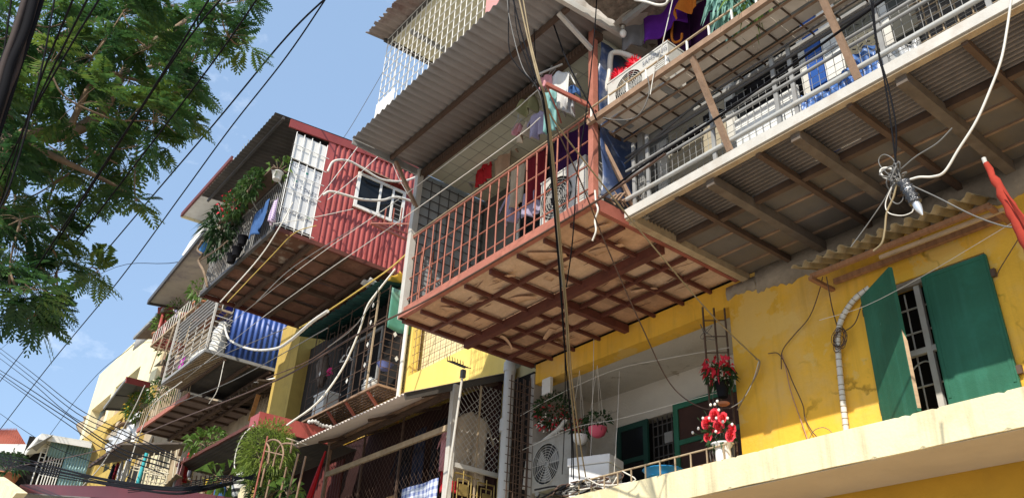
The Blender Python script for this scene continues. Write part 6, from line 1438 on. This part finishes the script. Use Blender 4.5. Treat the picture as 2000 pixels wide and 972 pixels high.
# ================================================================= cables
CABS = {}
def cable(label, pts, r, mt, n=8, cat='cable', group=None, nm='overhead_cable'):
    return one(nm, tube(smooth_path(pts, n), r, 5), mt, label, cat, group)
def Y(*a): return aty(*a)
K = M_BLACK
# long lines over the street
cable('upper of the two long black lines crossing the open sky',[Y(660,-25,4.0),Y(560,72,4.0),Y(420,240,4.0),Y(284,399,4.0),Y(205,492,4.0),Y(120,590,4.0),Y(-20,770,4.0)],.020,K)
cable('lower of the two long black lines crossing the open sky',[Y(655,-30,3.8),Y(560,110,3.8),Y(450,250,3.8),Y(355,380,3.8),Y(230,550,3.8),Y(100,708,3.8),Y(0,838,3.8)],.015,K)
for i,(a,b,c,lb) in enumerate((((515,-20),(395,150),(150,470),'black line running through the right part of the tree crown'),((455,-30),(330,130),(80,520),'black line second from the right in the tree crown'),((420,-20),(250,250),(20,600),'thin black line through the middle of the tree crown'),((205,-20),(120,120),(0,330),'black line left of the middle in the tree crown'),((150,-20),(70,180),(0,400),'black line next to the thick cable bundle'),((180,-20),(95,150),(-10,370),'black line between the thick bundle and the tree branches'))):
    cable(lb,[atx(*a,-5.0),atx(*b,-6.5),atx(*c,-9)],.008,K)
cable('fine dark line running from the cream roof to the tall eave',[Y(-10,690,5.5),Y(178,545,5.6),Y(360,510,5.7)],.012,K)
cable('fine dark line from the far house roof up to the red trimmed eave',[Y(0,985,7),Y(160,765,6.6),Y(262,672,6.3)],.012,K)
for i,(P,lb) in enumerate(((((-10,672),(60,725),(150,795),(240,840),(340,888)),'topmost cable of the sagging group at the lower left'),(((-10,680),(60,735),(150,806),(245,850),(345,895)),'second cable of the sagging group at the lower left'),(((-10,692),(60,745),(140,812),(250,862),(350,900)),'third cable of the sagging group at the lower left'),(((-10,716),(60,760),(130,808),(220,868),(330,905)),'fourth cable of the sagging group at the lower left'),(((-10,722),(60,770),(140,822),(230,880),(330,915)),'fifth cable of the sagging group at the lower left'),(((-10,728),(50,770),(130,826),(210,880),(320,925)),'lowest cable of the sagging group at the lower left'))):
    cable(lb,[Y(*p,4.2+.25*j) for j,p in enumerate(P)],.017 if i in (3,4) else .013,K,6,group='sagging cables at the lower left')
cable('thin line falling from the left edge towards the teal shed',[Y(-10,800,6),Y(80,860,6),Y(190,905,6.1),Y(270,940,6.2)],.014,K)
# fat twisted bundle bottom left
for i in range(7):
    r2 = random.Random(100+i); cable('one strand of the fat black bundle along the dark red awning',[Y(-10+0*i,884+i*3.2,3.9),Y(60,900+i*3+r2.uniform(-2,2),3.9),Y(130,917+i*2.6+r2.uniform(-2,2),3.9),Y(210,934+i*2.2+r2.uniform(-2,2),3.9),Y(330,950+i*1.8+r2.uniform(-3,3),4),Y(400,948+i*1.4,4.3),Y(445,942+i*.8,5.2),Y(478,936+i*.3,6.6)],.014,K,6,group='strands of the fat black bundle')
for i in range(5):
    r2 = random.Random(140+i); cable('loose black wire drooping across the bottom left corner',[Y(250,945+i*4,4.2),Y(340,958-i*2,4.2),Y(430,945-i*4,4.3),Y(500,925+i*3,4.5)],.008,K,6,group='loose wires at the bottom left')
cable('long dark cable running from the lower left up past the red balcony to the right',[Y(20,912,4.6),Y(180,882,4.6),Y(350,818,4.7),Y(540,742,4.9),Y(700,652,5.1),Y(830,588,5.3),Y(1000,490,5.4),Y(1172,388,5.42),Y(1300,300,5.4)],.014,M_BCAB)
cable('black cable climbing in front of the grey railing to the top right',[Y(1172,388,5.42),Y(1250,327,5.4),Y(1400,230,5.35),Y(1560,118,5.3),Y(1740,-10,5.2)],.013,K)
for P,lb in ((((300,760),(420,700),(560,640)),'thin grey wire crossing below the white barred cage'),(((310,800),(450,745),(640,640)),'thin grey wire crossing the blue corrugated wall')):
    cable(lb,[Y(*p,5.6) for p in P],.009,M_GCAB)
cable('thin pale wire dropping below the blue wall',[Y(438,705,5.8),Y(425,760,5.8),Y(408,788,5.8)],.010,M_WCAB)
cable('pale cord slanting past the yellow flowers',[Y(355,745,5.6),Y(300,790,5.6),Y(268,860,5.6),Y(255,900,5.6)],.014,M_WCAB)
cable('white cord slanting beside the tin awning',[Y(283,752,5.2),Y(255,810,5.2),Y(200,905,5.2),Y(150,960,5.0)],.014,M_WCAB)
# cords under the red room
cable('white cord hanging in front of the peeling floor of the red room',[atx(572,395,-13.9),atx(545,445,-14.0),atx(505,505,-14.4),atx(430,590,-15)],.013,M_WCAB)
cable('yellow cord crossing under the peeling floor of the red room',[atx(618,440,-13.9),atx(575,455,-14.0),atx(530,500,-14.4),atx(444,590,-15)],.009,mat('yellow_cord',(.55,.40,.10),.6,.1,4))
cable('yellowish cable sagging from the bracket frame to the white conduit',[atx(800,490,-12.8),atx(760,525,-13),atx(700,567,-13.5),atx(640,607,-14.2),atx(585,640,-15)],.016,MATS['yellow_cord'])
cable('thick white cable falling in a long curve left of the iron cage',[atx(772,525,-12.6),atx(735,572,-12.8),atx(716,600,-12.9),atx(700,650,-13.0),atx(668,720,-13.2),atx(620,785,-13.4),atx(560,830,-13.8)],.019,M_WCAB)
cable('thin grey wire beside the thick white cable',[atx(740,560,-12.6),atx(730,585,-12.8),atx(690,640,-13),atx(640,678,-13.4)],.008,M_GCAB)
cable('dark line crossing from iron cage to ochre pier',[atx(700,630,-13),atx(610,700,-14),atx(520,738,-15)],.010,M_BCAB)
# white clothes lines along the front
cable('upper white clothes line stretched below the awning',[Y(1050,176,5.2),Y(972,243,5.25),Y(787,383,5.3),Y(640,485,5.4),Y(520,575,5.6),Y(405,668,6.0)],.0065,M_WCAB)
cable('lower white clothes line stretched below the awning',[Y(1055,230,5.2),Y(1000,275,5.2),Y(785,428,5.3),Y(600,556,5.5),Y(480,645,5.8),Y(330,765,6.5)],.0065,M_WCAB)
for P,lb in ((((700,285),(640,365),(620,390)),'thin line tied to the red wall above its window'),(((738,306),(690,350),(640,390)),'second thin line tied to the red wall above its window'),(((765,315),(780,350),(800,385)),'thin line hanging right of the red wall window'),(((500,590),(575,520),(700,440)),'fine line crossing the red wall below its window'),(((535,437),(610,425),(690,408)),'pale wire running from the white bars to the window sill')):
    cable(lb,[atx(*p,-13.7) for p in P],.008,M_GCAB if 'fine' in lb else M_WCAB)
cable('fine line high in the sky left of the white cage',[Y(760,120,6),Y(690,240,6),Y(660,285,6)],.006,M_GCAB)
# hanging bundle in the middle
G = 'strands of the hanging cable bundle'
S = [(((1012,-10),(1030,70),(1050,150),(1066,200),(1080,330),(1092,470),(1104,600),(1112,730),(1124,850),(1132,935)),.011,M_TCAB,'thick tan strand of the cable bundle hanging past the red balcony'),
     (((1020,-10),(1036,80),(1053,150),(1070,215),(1084,340),(1096,480),(1107,600),(1117,740),(1134,870),(1144,930)),.009,M_TCAB,'second tan strand of the hanging cable bundle'),
     (((1000,-10),(1020,70),(1042,140),(1062,195),(1075,330),(1087,470),(1098,600),(1106,720),(1118,850),(1120,935)),.009,K,'black strand on the left of the hanging cable bundle'),
     (((994,-10),(994,90),(1010,128),(1044,165),(1066,215),(1082,400),(1094,560),(1104,700),(1116,850),(1116,930)),.007,K,'black strand looping out at the top of the hanging bundle'),
     (((1003,-10),(1010,60),(1034,135),(1060,200),(1074,300),(1090,480),(1101,640),(1104,760),(1101,870),(1098,925)),.006,K,'thin black strand leaving the hanging bundle near the foam box'),
     (((990,-10),(996,40),(1020,130),(1056,190),(1078,330),(1088,440),(1098,560)),.006,M_GCAB,'grey strand inside the hanging bundle')]
def proj(p):
    c = [sum(CR[i][k]*p[k] for k in range(3)) for i in range(3)]; return 1000+FOC*c[0]/c[2], 486+FOC*c[1]/c[2]
def on_line(A, B, px, py):
    """point over the given picture spot at the depth of the 3-D line A-B"""
    best = min((k/200 for k in range(-80, 281)), key=lambda t: (proj(A+(B-A)*t)[0]-px)**2+(proj(A+(B-A)*t)[1]-py)**2)
    return aty(px, py, (A+(B-A)*best).y)
LA, LB = Y(1068,205,4.22), Y(1130,930,7.5)
for P,r,mt_,lb in S: cable(lb,[Y(*p,4.1) if p[1] < 150 else on_line(LA,LB,*p) for p in P],r,mt_,8,group=G)
one('cable_clip', tube([on_line(LA,LB,1079,386),on_line(LA,LB,1082,396)],.03,8), K, 'black tape round the hanging bundle beside the condenser', 'tape')
cable('black line falling from the awning corner to the shelf end',[Y(1062,-10,5.0),Y(1082,50,5.05),Y(1110,125,5.1),Y(1152,205,5.2),Y(1165,235,5.3)],.010,K)
cable('thin dark line hanging straight down from the awning over the bundle',[Y(1042,-10,4.9),Y(1043,60,4.9),Y(1046,120,4.95)],.006,K)
cable('long dark line hanging down past the red post to the balcony edge',[Y(1166,-10,5.2),Y(1160,75,5.2),Y(1146,210,5.2),Y(1128,330,5.25),Y(1118,470,5.38),Y(1106,560,5.6)],.008,K)
cable('tan cable slanting across red and grey balconies to the yellow wall',[on_line(Y(1070,212,4.25),Y(1478,700,7.95),*p) for p in ((1070,212),(1087,243),(1140,313),(1217,410),(1280,486),(1387,611),(1478,700))],.009,M_TCAB)
cable('dark line slanting under the red balcony floor towards the doors',[on_line(Y(1085,248,4.3),Y(1320,760,7.6),*p) for p in ((1085,248),(1130,345),(1187,486),(1255,640),(1310,750))]+[Y(1370,795,7.7),Y(1430,796,7.72)],.008,M_BCAB)
cable('tan loop hanging at the end of the slanting cable',[Y(1476,700,7.92),Y(1484,706,7.92),Y(1478,730,7.9),Y(1462,760,7.9),Y(1440,800,7.9)],.009,M_TCAB)
cable('second tan loop hanging at the end of the slanting cable',[Y(1482,705,7.92),Y(1470,745,7.9),Y(1450,780,7.9),Y(1425,797,7.9)],.006,M_WCAB)
# white frayed rope at the red balcony corner
cable('frayed white rope hanging under the right corner of the red balcony',[Y(1162,372,5.44),Y(1164,395,5.44),Y(1168,410,5.44),Y(1162,430,5.44),Y(1164,450,5.44),Y(1157,470,5.44)],.012,M_WCAB,nm='rope',cat='rope')
# heap of cables on the ledge
r_ = random.Random(31)
for i in range(16):
    pts = []; x = r_.uniform(-8.8,-7.7)
    for k in range(6): pts.append(V((x+r_.uniform(-.45,.45), r_.uniform(7.5,7.72), 2.80+r_.uniform(0,.20))))
    cable('one of the tangled cables heaped on the ledge below the hanging bundle',pts,.009 if i%3 else .013,(K,M_WCAB,M_GCAB,M_BCAB)[i%4],6,group='tangled cables on the ledge')
cable('white cable arching from the condenser to the cable heap',[Y(1083,890,8.2),Y(1100,898,8.1),Y(1112,915,8.0),Y(1118,935,7.6)],.014,M_WCAB)
# lines across the loggia opening
cable('white string across the upper loggia opening',[Y(1015,812,7.9),Y(1090,770,7.9),Y(1200,722,7.9),Y(1300,700,7.9),Y(1425,678,7.9)],.004,M_WCAB)
cable('white string across the lower loggia opening',[Y(1015,880,7.9),Y(1120,835,7.9),Y(1206,818,7.9),Y(1330,785,7.9),Y(1420,761,7.9)],.004,M_WCAB)
cable('white cord hanging straight down in the loggia right of the pink pot',[Y(1210,725,7.9),Y(1206,818,7.6),Y(1199,930,7.58)],.004,M_WCAB)
cable('thin white cord hanging by the pink pot',[Y(1160,650,7.9),Y(1158,760,7.9),Y(1154,880,7.95),Y(1150,935,7.95)],.005,M_WCAB)
# right side knot
kn = thing('cable_joint','knot of cables with a silver and black taped splice hanging under the grey balcony','cable joint',aty(1752,345,4.9))
for P,r,mt_ in ((((1976,-10),(1968,50),(1955,118),(1930,185),(1905,240),(1872,292),(1845,335),(1822,345),(1795,346),(1770,352),(1742,351),(1724,344),(1720,333),(1730,328),(1748,332)),.0085,M_WCAB),
                (((1704,-10),(1710,60),(1718,110),(1735,170),(1750,250),(1748,330)),.006,K),(((1700,-10),(1708,60),(1716,105),(1728,160),(1740,240),(1752,335)),.006,K),
                (((1752,355),(1745,385),(1732,415),(1728,450),(1722,475),(1706,490)),.007,M_TCAB),(((1748,350),(1730,385),(1700,430),(1662,482)),.004,M_GCAB),
                (((1780,362),(1830,385),(1900,420),(1955,440),(1982,444)),.005,M_GCAB),(((1860,250),(1830,280),(1790,305),(1760,330)),.005,M_GCAB),
                (((1745,350),(1720,325),(1717,310),(1728,302),(1745,312),(1752,335)),.004,M_GCAB),(((1745,360),(1738,385),(1752,398),(1764,388),(1762,365)),.004,M_GCAB),(((1745,358),(1730,395),(1735,415),(1760,421),(1780,415),(1785,405)),.004,M_WCAB)):
    tube(smooth_path([Y(*p,4.9) for p in P],8),r,6).build('cable', mt_, kn)
m = MB(); r_ = random.Random(3)
for i in range(9):
    c = Y(1752,344,4.9); m.tube(smooth_path([c+V((r_.gauss(0,.035),r_.gauss(0,.03),r_.gauss(0,.035))) for _ in range(5)],4),.006,5)
m.build('knot', M_GCAB, kn)
M_FOIL = mat('black_shiny_tape',(.03,.03,.032),.18,.2,4,spec=.8,bump=.6,bump_scale=60); M_SILT = mat('silver_tape',(.72,.73,.74),.25,.1,8,metal=.6)
a = Y(1764,354,4.9); b = Y(1788,396,4.9); c2 = Y(1802,420,4.9)
m = MB(); d_ = (b-a); 
m.tube([a+d_*k/12 for k in range(13)],[.02+.018*math.sin(k*1.9)**2+.012 for k in range(13)],9); m.build('black_tape', M_FOIL, kn)
m = MB(); m.tube([a+d_*.0,a+d_*.35,a+d_*.7],[.028,.036,.030],7); m.build('foil_wrap', M_SILT, kn)
MB().tube([b,b+(c2-b)*.35,b+(c2-b)*.6,c2],[.026,.028,.022,.004],8).build('silver_tip', M_SILT, kn)
# wires on the yellow wall
cable('dark wire hanging from the canopy bracket down the yellow wall',[Y(1607,540,7.7),Y(1598,575,7.9),Y(1580,620,7.95),Y(1550,655,7.96),Y(1528,685,7.96),Y(1526,720,7.96)],.006,M_BCAB,nm='wall_wire')
cable('pair of dark wires dropping from the canopy bracket to the coil',[Y(1614,540,7.7),Y(1625,600,7.93),Y(1636,640,7.93)],.007,M_BCAB,nm='wall_wire')
cable('dark wire running from the coil behind the open shutter',[Y(1648,648,7.93),Y(1670,630,7.93),Y(1684,590,7.95),Y(1690,575,7.95)],.006,M_BCAB,nm='wall_wire')
m = MB(); r_ = random.Random(8)
for i in range(7):
    c = Y(1640,655,7.90)+V((r_.uniform(-.02,.02),0,r_.uniform(-.03,.03))); a_ = r_.uniform(.05,.10); b_ = r_.uniform(.07,.13); ro = r_.uniform(-.6,.6)
    m.tube([c+V((a_*math.cos(t)*math.cos(ro)-b_*math.sin(t)*math.sin(ro),-.01*i*.3,a_*math.cos(t)*math.sin(ro)+b_*math.sin(t)*math.cos(ro)-.04)) for t in [k*2*math.pi/20 for k in range(21)]],.004,4)
one('wire_coil', m, M_BCAB, 'coil of dark wire tied to the banded pipe', 'wire coil')
cable('dark red wire looping down to the ledge on the yellow wall',[Y(1500,690,7.96),Y(1520,690,7.96),Y(1536,715,7.96),Y(1548,745,7.96),Y(1568,790,7.96),Y(1572,815,7.96),Y(1585,840,7.96),Y(1596,853,7.95)],.006,M_BCAB,nm='wall_wire')
cable('pinkish wire looping down to the ledge on the yellow wall',[Y(1527,690,7.97),Y(1535,720,7.97),Y(1545,765,7.97),Y(1566,825,7.97),Y(1577,857,7.95)],.006,mat('pink_wire',(.45,.25,.18),.6,.1,4),nm='wall_wire')
cable('short arched wire springing from the ledge below the banded pipe',[Y(1580,857,7.94),Y(1590,840,7.93),Y(1606,834,7.92),Y(1618,838,7.92),Y(1625,845,7.93)],.004,M_GCAB,nm='wall_wire')
cable('thin white string stretched across the green shutters',[Y(1600,625,7.5),Y(1690,597,7.5),Y(1800,540,7.55),Y(1890,487,7.6),Y(1985,430,7.6)],.003,M_WCAB)
cable('dark wire looping to the upper hinge of the right shutter',[Y(1990,465,7.9),Y(1965,505,7.92),Y(1950,530,7.93),Y(1947,540,7.93)],.005,M_BCAB,nm='wall_wire')
cable('grey looping cord hanging below the upper shelf',[Y(1265,150,5.4),Y(1268,180,5.4),Y(1255,215,5.4),Y(1235,232,5.4),Y(1200,234,5.4),Y(1178,230,5.4)],.007,M_GCAB)
cable('white cord hanging from the top edge past the shelf condenser',[Y(1316,-10,5.3),Y(1300,60,5.3),Y(1288,110,5.35),Y(1278,140,5.4),Y(1270,185,5.4)],.006,M_WCAB)
# thick dark trunk of cables near the camera, top left
for i in range(16):
    r2 = random.Random(200+i); o = r2.uniform(-1,1); q = r2.uniform(-1,1)
    cable('one strand of the massive dark cable trunk at the top left corner',[atx(78+o*22,-30,-3.0+q*.06),atx(52+o*20+r2.uniform(-4,4),60,-3.0+q*.06),atx(28+o*22+r2.uniform(-4,4),130,-3.0+q*.05),atx(8+o*20,190,-3.0+q*.05),atx(-30+o*20,310,-3.0)],.0125 if i%4 else .017,(K,M_BCAB,K,mat('sooty_brown_cable',(.045,.032,.028),.8,.3,9) if 'sooty_brown_cable' not in MATS else MATS['sooty_brown_cable'])[i%4],6,group='strands of the massive cable trunk')
for P,lb in ((((46,-20),(22,120),(5,220)),'thin loose wire left of the massive cable trunk'),(((110,-20),(80,140),(30,330),(-10,430)),'thin loose wire right of the massive cable trunk'),(((25,-20),(5,120),(-10,180)),'thin loose wire at the very top left corner')):
    cable(lb,[atx(*p,-3.2) for p in P],.004,K)
